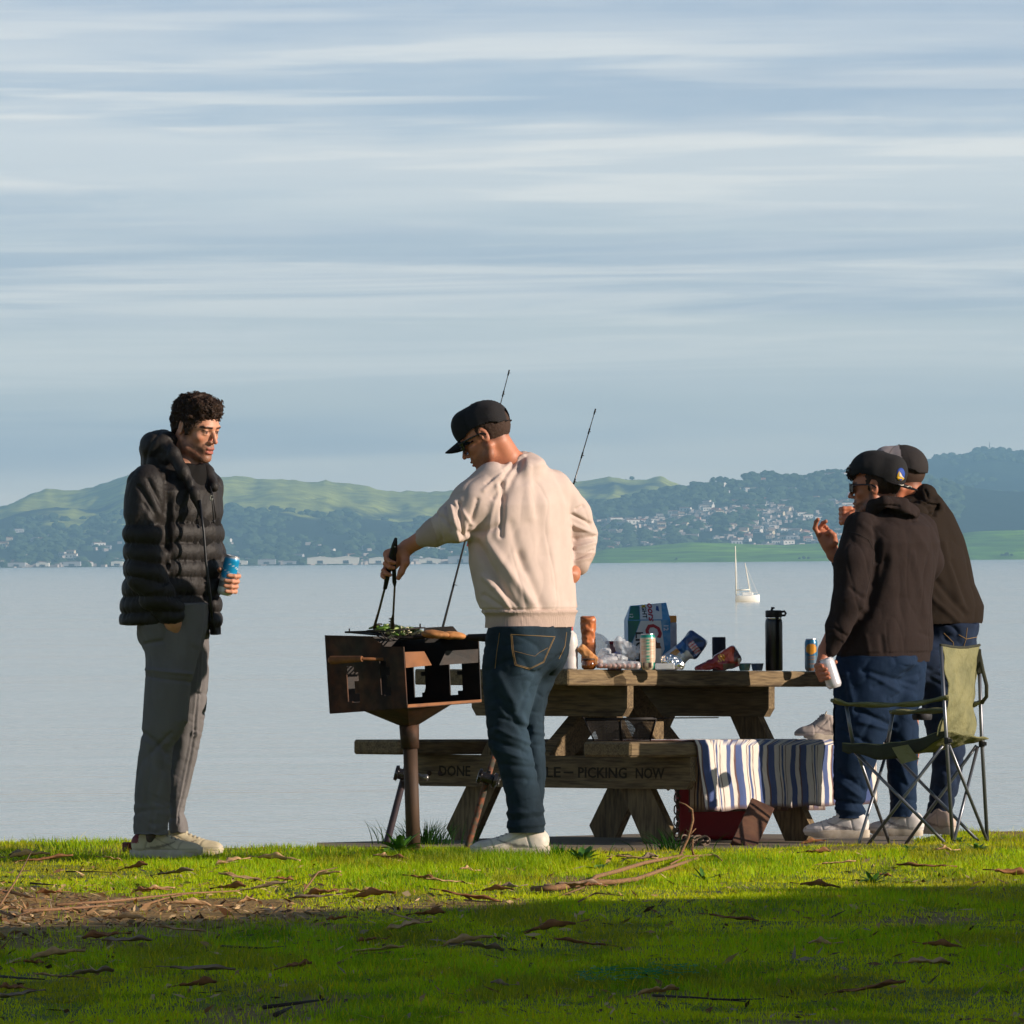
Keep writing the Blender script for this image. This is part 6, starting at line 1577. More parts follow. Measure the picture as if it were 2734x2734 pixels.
tuft(2080, 2270, 32.8, 20, 0.05, 0.2, GC, 'thin grass sprigs at the edge of the concrete pad', 0.004, seed=8)
def weed(px, py, Yt, n, L1, wd, col, label, seed=1, up=0.6, name='leafy_weed'):
    rg = np.random.default_rng(seed); c = P(px, py, Yt); z = float(gz(c[0], Yt)); t = thing(name, label, 'plant', V3(c[0], Yt, z))
    WM = M('weed_leaf_%s' % ('dark' if sum(col[:3]) < 0.25 else 'light'), col, 0.5, var=[(30.0, 0.4, lin(110, 150, 50))], bump=(60, 0.3, 0.003))
    for i in range(n):
        a = i * 2.4 + rg.uniform(-0.3, 0.3); L0 = L1 * rg.uniform(0.6, 1.0); u_ = rg.uniform(0.15, up) if i % 3 else rg.uniform(up, 1.1); d = V3(math.cos(a), math.sin(a), 0); s_ = V3(-math.sin(a), math.cos(a), 0); V = []; F = []; m = 7
        for j in range(m + 1):
            tt = j / m; q = V3(c[0], Yt, z) + d * L0 * tt * math.cos(u_) + V3(0, 0, 1) * (L0 * math.sin(u_) * tt - 0.35 * L0 * tt * tt * math.cos(u_)); w_ = wd * math.sin(math.pi * min(0.97, 0.12 + 0.85 * tt)) ** 0.8 * (1 + 0.25 * (j % 2))
            V += [q - s_ * w_ + V3(0, 0, w_ * 0.35), q, q + s_ * w_ + V3(0, 0, w_ * 0.35)]
        for j in range(m): F += [(3 * j, 3 * j + 1, 3 * j + 4, 3 * j + 3), (3 * j + 1, 3 * j + 2, 3 * j + 5, 3 * j + 4)]
        V = np.array(V); V[:, 2] = np.maximum(V[:, 2], z + 0.004); link_mesh('leaf', V, F, WM, t)
    return t
weed(1068, 2283, 32.15, 22, 0.14, 0.016, lin(62, 108, 34), 'broad-leaved green weed growing at the foot of the grill post', 3, 0.9)
weed(1035, 2287, 32.0, 12, 0.08, 0.013, lin(48, 90, 30), 'lower leafy weed left of the one at the grill post', 12, 0.5)
weed(1555, 2300, 31.0, 14, 0.11, 0.014, lin(54, 96, 34), 'leafy weed with upright leaves between the white shoe and the fallen branch', 4, 0.9)
weed(1600, 2325, 30.2, 8, 0.07, 0.012, lin(86, 130, 50), 'small pale-leaved weed left of the fallen branch', 5, 0.6)
weed(2330, 2345, 29.0, 26, 0.10, 0.009, lin(40, 72, 26), 'dark rosette weed in the sunny lawn in front of the white shoes', 6, 0.5)
weed(2430, 2290, 31.6, 14, 0.08, 0.007, lin(44, 78, 28), 'dark narrow-leaved weed under the camping chair', 7, 0.5)
weed(1880, 2352, 29.0, 16, 0.09, 0.007, lin(40, 70, 26), 'dark flat weed right of the fallen branch fork', 8, 0.4)
weed(2610, 2290, 31.6, 9, 0.07, 0.008, lin(84, 128, 46), 'small green weed right of the chair legs', 9, 0.8)
weed(2560, 2262, 32.6, 9, 0.05, 0.008, lin(50, 90, 30), 'tiny weed against the chair foot', 10, 0.6)

# ------------------------------------------------------------------ fallen leaves, sticks, branch
LFM = [M('dry_leaf_tan', lin(214, 172, 124), 0.7, var=[(40.0, 0.6, lin(110, 76, 52))], bump=(90, 0.4, 0.003)), M('dry_leaf_brown', lin(160, 108, 66), 0.75, var=[(40.0, 0.6, lin(70, 44, 30))], bump=(90, 0.4, 0.003)), M('dry_leaf_grey', lin(158, 134, 112), 0.7, var=[(40.0, 0.5, lin(90, 70, 56))], bump=(90, 0.4, 0.003))]
def leaf_mesh(L0, wd, curl, twist, seed, mat, name='fallen_leaf'):
    rg = np.random.default_rng(seed); V = []; F = []; m, k = 14, 6; ph = rg.uniform(0, 6)
    for j in range(m + 1):
        t = j / m; x = (t - 0.5) * L0; w_ = wd * (math.sin(math.pi * min(0.98, t * 0.96 + 0.03)) ** 0.75) * (1 + 0.15 * math.sin(t * 17 + ph)); bend = curl * (math.sin(t * math.pi * 1.3 + ph) * 0.5 + 0.5) * L0 * 0.28
        for i in range(k + 1):
            s_ = i / k - 0.5; a = twist * t + ph * 0.2; y = s_ * w_ * 2; zz = abs(s_) ** 1.5 * w_ * 0.55 * (0.6 + 1.4 * math.sin(t * 7 + ph)) + bend + 0.002 * math.sin(i * 2.1 + j * 1.3)
            V.append((x + 0.1 * wd * math.sin(t * 9 + s_), y * math.cos(a) - zz * 0.3 * math.sin(a), 0.006 + zz + abs(y * math.sin(a)) * 0.6))
    for j in range(m):
        for i in range(k): F.append((j * (k + 1) + i, (j + 1) * (k + 1) + i, (j + 1) * (k + 1) + i + 1, j * (k + 1) + i + 1))
    V += [(-L0 * 0.5 - 0.03, 0.004, 0.006), (-L0 * 0.5 - 0.03, -0.0, 0.010)]; n = len(V); F.append((0, k, n - 1, n - 2))
    o = link_mesh(name, np.array(V), F, mat, origin=(0, 0, 0)); s_ = o.modifiers.new('thick', 'SOLIDIFY'); s_.thickness = 0.0012; return o
protoL = []
def ground_at(px, py):
    """where the line of sight through a pixel of the lawn meets the ground"""
    lo_, hi_ = 17.0, 35.0
    for _ in range(40):
        m = (lo_ + hi_) / 2; q = P(px, py, m)
        if q[2] < float(gz(q[0], m)): hi_ = m
        else: lo_ = m
    q = P(px, py, lo_); q[2] = float(gz(q[0], lo_)); return q
SPOT = [(470, 2345, 0.30, 2, 'sun'), (365, 2330, .0, 1, 's'), (640, 2358, 0, 0, 's'), (760, 2364, 0, 1, 's'), (870, 2350, 0, 0, 's'), (620, 2386, 0, 1, 's'), (700, 2385, 0, 2, 's'), (390, 2396, 0, 1, 's'), (420, 2392, 0, 0, 's'), (130, 2400, 0, 1, 's'), (60, 2408, 0, 2, 's'),
        (660, 2425, 0, 0, 's'), (505, 2432, 0, 0, 's'), (860, 2402, 0, 1, 's'), (830, 2412, 0, 2, 's'), (1020, 2306, 0, 0, 's'), (1060, 2308, 0, 1, 's'), (1130, 2362, 0, 1, 's'), (1190, 2368, 0, 0, 's'), (1245, 2338, 0, 0, 's'), (1000, 2408, 0, 1, 's'), (960, 2398, 0, 0, 's'),
        (1255, 2412, 0, 1, 's'), (1360, 2384, 0, 2, 's'), (1330, 2392, 0, 1, 's'), (1150, 2458, 0, 1, 'd'), (1090, 2470, 0, 0, 'd'), (900, 2472, 0, 1, 'd'), (330, 2470, 0, 0, 's'), (270, 2520, 0, 1, 'd'), (480, 2500, 0, 0, 'd'), (90, 2590, 0, 1, 'd'),
        (155, 2570, 0, 0, 'd'), (250, 2620, 0, 2, 'd'), (150, 2625, 0, 0, 'd'), (30, 2660, 0, 1, 'd'), (30, 2680, 0, 2, 'd'), (530, 2650, 0, 1, 'd'), (540, 2608, 0, 2, 'd'), (800, 2600, 0, 1, 'd'), (340, 2530, 0, 2, 'd'), (1075, 2495, 0, 0, 'd'), (1010, 2556, 0, 0, 'd'), (980, 2530, 0, 1, 'd'),
        (1250, 2533, 0, 0, 'd'), (1290, 2551, 0, 2, 'd'), (1550, 2536, 0, 1, 'd'), (1335, 2648, 0, 2, 'd'), (1470, 2498, 0, 1, 'd'), (1760, 2672, 0, 0, 'd'), (1960, 2470, 0, 1, 'd'), (2190, 2540, 0, 0, 'd'), (2520, 2545, 0, 1, 'd'), (2480, 2594, 0, 0, 'd'), (1700, 2305, 0, 0, 's'), (1730, 2308, 0, 2, 's'),
        (2170, 2262, 0, 1, 's'), (2185, 2290, 0, 1, 's'), (2240, 2318, 0, 0, 's'), (2360, 2352, 0, 1, 's'), (2190, 2382, 0, 1, 's'), (2700, 2350, 0, 1, 's'), (2460, 2328, 0, 1, 's'), (2520, 2285, 0, 0, 's'), (80, 2300, 0, 0, 's'), (300, 2308, 0, 0, 's'), (130, 2308, 0, 1, 's'), (50, 2298, 0, 2, 's'), (745, 2310, 0, 0, 's'), (610, 2318, 0, 0, 's'), (2330, 2660, 0, 1, 'd'), (1580, 2380, 0, 1, 's'), (1545, 2230 + 150, 0, 2, 's')]
colw = ['tan', 'dark brown', 'greyish']
pr = {}
for i, (px, py, _, mi_, sh) in enumerate(SPOT):
    v_ = i % 4; key = (mi_, v_); g = ground_at(px, py); L0 = [0.12, 0.085, 0.14, 0.055][v_]
    if key not in pr: o = leaf_mesh(L0, [0.018, 0.020, 0.012, 0.014][v_], [0.06, 0.16, 0.10, 0.30][v_], [0.4, 0.9, 0.3, 1.4][v_], 10 + v_ + 7 * mi_, LFM[mi_]); pr[key] = o
    else: o = pr[key].copy(); COL.objects.link(o)
    o.location = [g[0], g[1], g[2] + 0.014]; o.rotation_euler = (random.uniform(-0.25, 0.25), random.uniform(-0.2, 0.2), random.choice([0, math.pi]) + random.uniform(-0.5, 0.5)); s_ = random.uniform(0.9, 1.5); o.scale = (s_, s_, s_)
    lab = '%s %s dry leaf on the %s' % (['long narrow', 'broad curled', 'long thin', 'small tightly curled'][v_], colw[mi_], 'sunlit grass' if sh != 'd' else 'shaded lawn')
    tag(o, lab, 'dry leaf', 'dry leaves scattered on the lawn')
STK = M('dry_stick', lin(150, 112, 78), 0.85, var=[(30.0, 0.7, lin(96, 70, 48))], bump=(80, 0.5, 0.003), stretch=(2, 2, 8)); STD = M('dark_stick', lin(60, 46, 38), 0.9)
def stick(pix, r, label, mat=STK, name='stick', lift=0.012, raise_=None):
    pts = []
    for k, (px, py) in enumerate(pix): g = ground_at(px, py); g[2] += lift + r + (raise_[k] if raise_ else 0); pts.append(g)
    n = len(pts); mb = MB(); mb.tube(pts, [r * (1 - 0.6 * i / (n - 1)) for i in range(n)], 7); o = mb.build(name, mat, smooth=True, origin=pts[0]); tag(o, label, 'stick'); return o
stick([(150, 2430), (300, 2420), (480, 2400), (640, 2392)], 0.006, 'long pale bark strip crossing the worn earth at left')
stick([(60, 2448), (200, 2440), (330, 2428)], 0.007, 'second pale bark strip lying below the long one at left')
stick([(0, 2430), (45, 2390), (85, 2350)], 0.004, 'thin tan stick leaning up at the left edge of the lawn', raise_=[0, 0.04, 0.09])
stick([(0, 2448), (40, 2462), (110, 2438)], 0.006, 'reddish twig at the lower left edge of the sunlit strip')
stick([(175, 2338), (250, 2338), (310, 2340)], 0.003, 'thin dark stick above the left leaf litter', STD)
stick([(80, 2370), (160, 2376)], 0.004, 'short dark stick left of the curled brown leaf', STD)
stick([(380, 2430), (440, 2412), (508, 2397)], 0.0045, 'pale stick pointing up to the right from the litter')
stick([(810, 2392), (850, 2362), (900, 2350)], 0.004, 'arched brown twig near the shoes of the middle of the lawn', raise_=[0, 0.03, 0.03])
stick([(0, 2622), (70, 2628), (120, 2630)], 0.004, 'thin stick in the shade at the lower left', STD)
stick([(590, 2540), (700, 2546), (765, 2540)], 0.004, 'straight dark twig in the shaded lawn', STD)
stick([(705, 2708), (800, 2696), (870, 2686)], 0.006, 'dark brown stick at the bottom of the picture', STD)
stick([(735, 2730), (778, 2708)], 0.007, 'short black stick below the brown one at the bottom', STD)
stick([(1745, 2674), (1860, 2680), (1990, 2690)], 0.004, 'long thin dark stick in the shade at right', STD)
stick([(1900, 2683), (1960, 2684), (2040, 2682)], 0.003, 'thin stick lying right of the long one in the shade', STD)
stick([(1545, 2420), (1590, 2396), (1665, 2404)], 0.0035, 'bent tan twig below the fallen branch')
stick([(1560, 2370 + 10), (1500, 2402)], 0.003, 'small twig left of the bent tan twig')
stick([(1240, 2415), (1290, 2420), (1345, 2419)], 0.0035, 'tan twig beside the curled brown leaf at centre')
stick([(900, 2588), (960, 2560), (1035, 2558)], 0.004, 'pale twig in the shaded grass at centre left')
# the fallen branch with its forks
def bp(px, py, up=0.0, Yf=None):
    g = ground_at(px, py) if Yf is None else V3(*P(px, py, Yf)); g = np.array(g); g[2] += 0.02 + up; return g
br = thing('fallen_branch', 'long forked fallen branch lying on the lawn before the picnic table', 'branch', bp(1420, 2388))
mb = MB(); mb.tube([bp(1418, 2388), bp(1480, 2386), bp(1530, 2378), bp(1575, 2370), bp(1640, 2370), bp(1700, 2362), bp(1760, 2340), bp(1830, 2316), bp(1900, 2292)], [0.008, 0.011, 0.011, 0.011, 0.009, 0.008, 0.007, 0.006, 0.004], 8); mb.build('limb', STK, br, smooth=True)
yb = float(bp(1820, 2300)[1])
mb = MB(); mb.tube([bp(1578, 2370), bp(1590, 2356), bp(1650, 2340), bp(1720, 2318), bp(1790, 2304), bp(1822, 2296)], [0.009, 0.008, 0.008, 0.007, 0.006, 0.005], 8); mb.build('limb', STK, br, smooth=True)
mb = MB(); mb.tube([bp(1790, 2304), P(1815, 2285, yb), P(1838, 2235, yb), P(1850, 2190, yb), P(1848, 2162, yb), P(1830, 2148, yb), P(1812, 2141, yb)], [0.006, 0.006, 0.0055, 0.005, 0.004, 0.003, 0.002], 7)
mb.tube([P(1838, 2232, yb), P(1848, 2222, yb), P(1858, 2212, yb)], [0.004, 0.003, 0.002], 6); mb.tube([P(1842, 2225, yb), P(1832, 2215, yb)], [0.003, 0.002], 6); mb.build('upright_twig', STK, br, smooth=True)
mb = MB(); mb.tube([P(1850, 2240, yb), P(1848, 2270, yb), bp(1852, 2298)], [0.003, 0.004, 0.005], 6); mb.tube([bp(1895, 2292), bp(1915, 2300), bp(1928, 2312)], [0.005, 0.004, 0.003], 6); mb.tube([bp(1790, 2322), bp(1830, 2300), bp(1900, 2296)], [0.004, 0.0035, 0.003], 6); mb.build('side_twig', STK, br, smooth=True)

# ------------------------------------------------------------------ the bushy trees off to the right whose shade covers the near lawn
TLF = M('tree_leaf', lin(70, 92, 40), 0.7, var=[(2.0, 0.5, lin(50, 70, 32))]); TBK = M('tree_bark', lin(110, 92, 74), 0.95, bump=(30, 0.7, 0.02))
def shade_tree(x, y, rx, ry, h, label, n, seed):
    rg = np.random.default_rng(seed); z0 = float(G(x, y)); t = thing('shade_tree', label, 'tree', V3(x, y, z0), 'bushy trees beside the lawn')
    u = rg.normal(size=(n, 3)); u /= np.linalg.norm(u, axis=1)[:, None]; r = rg.uniform(0.55, 1.0, n) ** 0.5 * (1 + 0.16 * np.sin(u[:, 2] * 7 + seed) * np.cos(u[:, 1] * 6 + seed))
    c = u * r[:, None] * np.array([rx, ry, h * 0.53]) + np.array([x, y, z0 + h * 0.5]); c[:, 2] = np.maximum(c[:, 2], z0 + 0.03)
    a = rg.normal(size=(n, 3)); a /= np.linalg.norm(a, axis=1)[:, None]; b = np.cross(a, rg.normal(size=(n, 3))); b /= np.linalg.norm(b, axis=1)[:, None]; s_ = rg.uniform(0.08, 0.17, n)[:, None]
    V = np.stack([c - a * s_, c + b * s_ * 0.5, c + a * s_, c - b * s_ * 0.5], 1).reshape(-1, 3); F = np.arange(n * 4).reshape(n, 4)
    link_mesh('crown', V, F, TLF, t, smooth=False)
    mb = MB(); mb.tube([V3(x, y, z0 - 0.1), V3(x + 0.1, y, z0 + h * 0.35), V3(x - 0.1, y + 0.1, z0 + h * 0.7)], [0.20, 0.15, 0.06], 10)
    for i in range(5): an = i * 1.3; mb.tube([V3(x, y, z0 + h * 0.3), V3(x + math.cos(an) * rx * 0.6, y + math.sin(an) * ry * 0.6, z0 + h * 0.62)], [0.08, 0.03], 7)
    mb.build('trunk', TBK, t, smooth=True)
shade_tree(10.0, 13.2, 1.8, 2.9, 6.2, 'bushy tree right of the lawn, nearest the viewer', 12000, 1)
shade_tree(10.2, 16.3, 1.8, 2.9, 6.0, 'bushy tree right of the lawn, second from the viewer', 13000, 2)
shade_tree(9.8, 19.4, 1.8, 2.9, 5.6, 'bushy tree right of the lawn, third from the viewer', 13000, 3)
shade_tree(10.0, 20.9, 1.7, 2.0, 4.3, 'shorter bushy tree right of the lawn beside the table clearing', 11000, 4)
shade_tree(10.0, 24.6, 1.5, 2.1, 3.05, 'low round bushy tree right of the lawn, farthest from the viewer', 8000, 5)

shade_tree(10.1, 22.7, 1.6, 2.2, 3.5, 'middling bushy tree right of the lawn between a shorter and the lowest one', 11000, 6)
# crumbs of bark and leaf, too many to tell apart
n = 5200; xl_ = np.concatenate([RNG.normal(-1.7, 0.7, 3200), RNG.uniform(-1.8, 1.8, n - 3200)]); yl_ = np.concatenate([RNG.normal(26.8, 2.0, 3200), RNG.uniform(20, 32, n - 3200)]); zl_ = gz(xl_, yl_) + RNG.uniform(0.003, 0.016, n)
a_ = RNG.uniform(0, 6.28, n); s1_ = RNG.uniform(0.004, 0.024, n) * RNG.choice([1, 1, 1.8], n); s2_ = RNG.uniform(0.002, 0.007, n); t_ = RNG.normal(0, 0.35, n)
u_ = np.stack([np.cos(a_), np.sin(a_), t_], 1) * s1_[:, None]; w_ = np.stack([-np.sin(a_), np.cos(a_), RNG.normal(0, 0.6, n)], 1) * s2_[:, None]; c_ = np.stack([xl_, yl_, zl_], 1)
V = np.stack([c_ - u_, c_ - w_, c_ + u_ * 0.9 + w_ * 0.3, c_ + w_], 1).reshape(-1, 3); pal = np.array([lin(*c)[:3] for c in ((170, 130, 88), (120, 84, 54), (196, 164, 120), (86, 62, 44), (150, 132, 108))])
o = link_mesh('leaf_litter', V, np.arange(n * 4).reshape(n, 4), M('litter', vcol=True, rough=0.85), smooth=False, cols=np.repeat(pal[RNG.integers(0, 5, n)], 4, 0)); tag(o, kind='stuff')
# frayed green twine in the shaded grass
g = ground_at(1700, 2615); rg = np.random.default_rng(5); mb = MB()
for i in range(34):
    t0 = rg.uniform(-0.13, 0.13); q = [g + V3(t0 + rg.normal(0, 0.02), t0 * 1.6 + rg.normal(0, 0.14), 0.016)]
    for k in range(7): q.append(q[-1] + V3(rg.normal(0, 0.018), rg.normal(0, 0.05), rg.normal(0, 0.004)))
    for z_ in q: z_[2] = float(gz(z_[0], z_[1])) + 0.016 + rg.uniform(0, 0.012)
    mb.tube(q, 0.0009, 4, False)
o = mb.build('twine', M('green_twine', lin(30, 150, 96), 0.6), smooth=True, origin=g); tag(o, 'tangle of frayed bright green twine in the shaded grass', 'twine')

# ------------------------------------------------------------------ people
def sweep(axisdir, C, r, fr, d1, d2, h, angs, a_tilt=0.0):
    """points round a held cylinder; angs in degrees from the palm side"""
    return [C + axisdir * (h + a_tilt * i) + (r + fr) * (math.cos(math.radians(t)) * d1 + math.sin(math.radians(t)) * d2) for i, t in enumerate(angs)]
def grip(v, C, a, r, d1, d2, wrist, hs=(0.034, 0.012, -0.010, -0.031), lens=(165, 180, 175, 160), thumb=(0.03, 0.052), fr=0.0088, wr=0.026, th_ang=(-20, -70, -115)):
    """hand closed round a cylinder at C with axis a; palm on side d1, fingers going round by d2"""
    a = unit(a); d1 = unit(d1 - a * (d1 @ a)); d2 = unit(d2 - a * (d2 @ a) - d1 * (d2 @ d1))
    hm = 0.5 * (hs[0] + hs[3])
    K = [sweep(a, C, r, fr + 0.004, d1, d2, h, (28,))[0] for h in hs]
    for h, ln, kk in zip(hs, lens, K):
        finger(v, [kk] + sweep(a, C, r, fr, d1, d2, h, (28 + (ln - 28) * 0.42, 28 + (ln - 28) * 0.75, ln), -0.002), fr)
    pc = C + a * hm + (r + 0.016) * d1 - d2 * 0.012
    for kk in K: v.cap(kk, pc + 0.35 * (wrist - pc), 0.0125, 0.017, 0.008)
    v.cap(pc, wrist, 0.022, wr, 0.012)
    b = C + a * (thumb[0] - 0.012) + (r + 0.016) * d1 - d2 * 0.022
    tp = [b] + [C + a * (thumb[0] + (thumb[1] - thumb[0]) * (i + 1) / 3) + (r + 0.010) * (math.cos(math.radians(t)) * d1 + math.sin(math.radians(t)) * d2) for i, t in enumerate(th_ang)]
    v.chain(tp, [0.016, 0.0125, 0.0105, 0.0088], 0.006)

def curls(name_seed, pts, nrm, n, r=0.0016, size=0.012, mb=None, lift=0.004):
    rg = np.random.default_rng(name_seed); mb = mb or MB()
    for _ in range(n):
        i = rg.integers(len(pts)); p = pts[i]; nn = nrm[i]
        t = unit(np.cross(nn, rg.normal(size=3))); b = np.cross(nn, t)
        R0 = size * rg.uniform(0.5, 1.1); a0 = rg.uniform(0, 6.28); ln = rg.uniform(2.5, 4.5)
        q = [p + nn * (lift * 0.3 + R0 * 0.5 * math.sin(s_ * ln * 0.7)) + (t * math.cos(a0 + s_ * ln) + b * math.sin(a0 + s_ * ln)) * R0 * 0.7 for s_ in np.linspace(0, 1, 7)]
        mb.tube(q, [r, r, r, r, r, r * 0.8, r * 0.3], 4, False)
    return mb

# --- man in the puffer jacket
YL = 32.12
pL = lambda px, py, d=0.0: P(px, py, YL + d)
mO = V3(pL(455, 2286)[0], YL, 0.0); mO[2] = float(gz(mO[0], mO[1]))
fw = np.array((0.77 * math.cos(0.25), -0.638 * math.cos(0.25), -math.sin(0.25))); Rh = frame(fw)
ho = pL(524, 1142, 0.02)
can1 = pL(610.5, 1536, -0.06); can1_ax = unit(pL(622, 1485, -0.06) - pL(599, 1587, -0.05))
wr_l = pL(606, 1566, 0.06)
FX = [(pL(440, 0)[0], pL(615, 0)[0], 0.003)]
x0_, x1_ = pL(320, 0)[0], pL(665, 0)[0]
v = Vol(axis(x0_, x1_, 0.009, [(pL(450, 0)[0], pL(655, 0)[0], 0.0029)]), axis(YL - 0.36, YL + 0.34, 0.009, [(YL - 0.15, YL + 0.16, 0.0032)]),
        axis(0.02, 1.90, 0.010, [(pL(0, 1250)[2], pL(0, 1030)[2], 0.0029), (pL(0, 1610)[2], pL(0, 1500)[2], 0.0032)]))
head_sdf(v, ho, Rh, pL(482, 1265, 0.05), mouth=0.003)
v.cap(pL(465, 1300, 0.05), pL(468, 1600, 0.04), 0.13, 0.12, 0.03)
v.cap(pL(400, 1310, -0.12), pL(530, 1310, 0.2), 0.06, 0.06, 0.03)
rs_, re_, rw_ = pL(385, 1310, -0.17), pL(380, 1515, -0.2), pL(452, 1625, -0.17)
v.chain([rs_, re_, rw_], [0.055, 0.045, 0.03], 0.02)
v.chain([rw_, pL(462, 1660, -0.165), pL(468, 1690, -0.135)], [0.029, 0.036, 0.03], 0.01)
for q in range(4): finger(v, [pL(462 + 4 * q, 1680, -0.15 + 0.02 * q), pL(470 + 4 * q, 1700, -0.13 + 0.02 * q), pL(474 + 4 * q, 1716, -0.11 + 0.02 * q)], 0.0085)
finger(v, [pL(466, 1655, -0.17), pL(480, 1670, -0.16), pL(486, 1688, -0.14)], 0.010)
ls_, le_ = pL(540, 1310, 0.21), pL(560, 1500, 0.22)
v.chain([ls_, le_, wr_l], [0.055, 0.042, 0.027], 0.02)
grip(v, can1, can1_ax, 0.031, V3(0.05, 1, 0), V3(1, 0.0, 0), wr_l, hs=(0.006, -0.016, -0.037, -0.057), lens=(178, 188, 184, 170), thumb=(0.0, 0.018))
hipn, hipf = pL(440, 1680, -0.06), pL(495, 1680, 0.10)
v.chain([hipn, pL(434, 1930, -0.08), pL(412, 2020, -0.08), pL(405, 2240, -0.08)], [0.08, 0.042, 0.032, 0.026], 0.02)
v.chain([hipf, pL(498, 1940, 0.09), pL(474, 2150, 0.09), pL(474, 2240, 0.09)], [0.085, 0.030, 0.016, 0.020], 0.02)
v.cap(pL(465, 1600, 0.03), pL(465, 1680, 0.02), 0.12, 0.12, 0.03)
V, F = v.mesh(1)
C = np.ones((len(V), 3)) * np.array(lin(206, 148, 118)[:3])
n_ = fbm(V, 30, 3)[:, None]; C *= (1 + n_ * 0.25)
C[V[:, 2] < 0.13] = lin(60, 56, 56)[:3]
head_cols(V, C, ho, Rh, beard=0.7)
man1 = link_mesh('person', V, F, SKIN, origin=mO, cols=C)
tag(man1, 'man in a black puffer jacket and grey trousers, bare-headed with dark curly hair', 'person')

# jacket
A = lambda py: pL(0, py)[2]
v = Vol(axis(pL(300, 0)[0], pL(640, 0)[0], 0.0052), axis(YL - 0.36, YL + 0.42, 0.0062), axis(A(1725), A(1120), 0.0052))
yw = math.radians(60)
def row(py, px, d, rx, ry): q = pL(px, py, d); return (q[2], q[0], q[1], rx, ry)
v.loft([row(1668, 446, 0.03, 0.205, 0.170), row(1640, 448, 0.03, 0.215, 0.175), row(1540, 460, 0.03, 0.225, 0.170), row(1400, 464, 0.04, 0.235, 0.170), row(1310, 466, 0.04, 0.230, 0.155),
        row(1268, 468, 0.05, 0.185, 0.120), row(1240, 472, 0.06, 0.11, 0.085)], 0.0, 2.2, yaw=yw, round_=0.02)
v.loft([row(1698, 576, 0.02, 0.026, 0.075), row(1660, 572, 0.02, 0.032, 0.095), row(1540, 566, 0.05, 0.036, 0.10), row(1400, 560, 0.06, 0.042, 0.11), row(1310, 548, 0.07, 0.045, 0.10), row(1270, 538, 0.08, 0.03, 0.08)], 0.012, 2.2)
v.ell(pL(398, 1300, -0.15), (0.085, 0.085, 0.080), None, 0.035)
v.chain([pL(390, 1298, -0.165), pL(384, 1420, -0.20), pL(388, 1530, -0.215), pL(418, 1590, -0.205), pL(457, 1632, -0.185)], [0.080, 0.080, 0.076, 0.068, 0.056], 0.014)
v.ell(pL(540, 1300, 0.20), (0.08, 0.08, 0.075), None, 0.03)
v.chain([pL(540, 1300, 0.21), pL(556, 1500, 0.24), pL(592, 1520, 0.15), pL(600, 1548, 0.085)], [0.075, 0.07, 0.058, 0.046], 0.012)
# neck opening and the open front below it
v.ell(pL(505, 1222, 0.0), (0.073, 0.085, 0.075), None, 0.012, 's')
v.cap(pL(517, 1240, -0.08), pL(545, 1330, -0.15), 0.040, 0.010, 0.008, 's')
v.cap(pL(549, 1330, -0.155), pL(556, 1690, -0.16), 0.012, 0.016, 0.006, 's')
# hood and collar
v.ell(pL(424, 1184, 0.05), (0.070, 0.115, 0.052), None, 0.02)
v.ell(pL(408, 1202, 0.05), (0.048, 0.11, 0.045), None, 0.03)
v.ell(pL(452, 1168, 0.05), (0.045, 0.085, 0.020), roty(0.35), 0.02)
v.ell(pL(452, 1222, 0.03), (0.055, 0.12, 0.05), None, 0.02)
v.ell(pL(415, 1240, 0.05), (0.055, 0.11, 0.045), None, 0.03)
v.chain([pL(438, 1180, -0.03), pL(462, 1212, -0.10), pL(490, 1262, -0.14), pL(520, 1318, -0.16), pL(538, 1385, -0.165)], [0.022, 0.022, 0.020, 0.016, 0.010], 0.022)
v.chain([pL(436, 1176, 0.16), pL(470, 1190, 0.20), pL(520, 1225, 0.16), pL(552, 1262, 0.05), pL(572, 1300, -0.03)], [0.03, 0.03, 0.028, 0.026, 0.022], 0.008)
seams = [A(1402), A(1452), A(1499), A(1546), A(1596), A(1640), A(1680)]
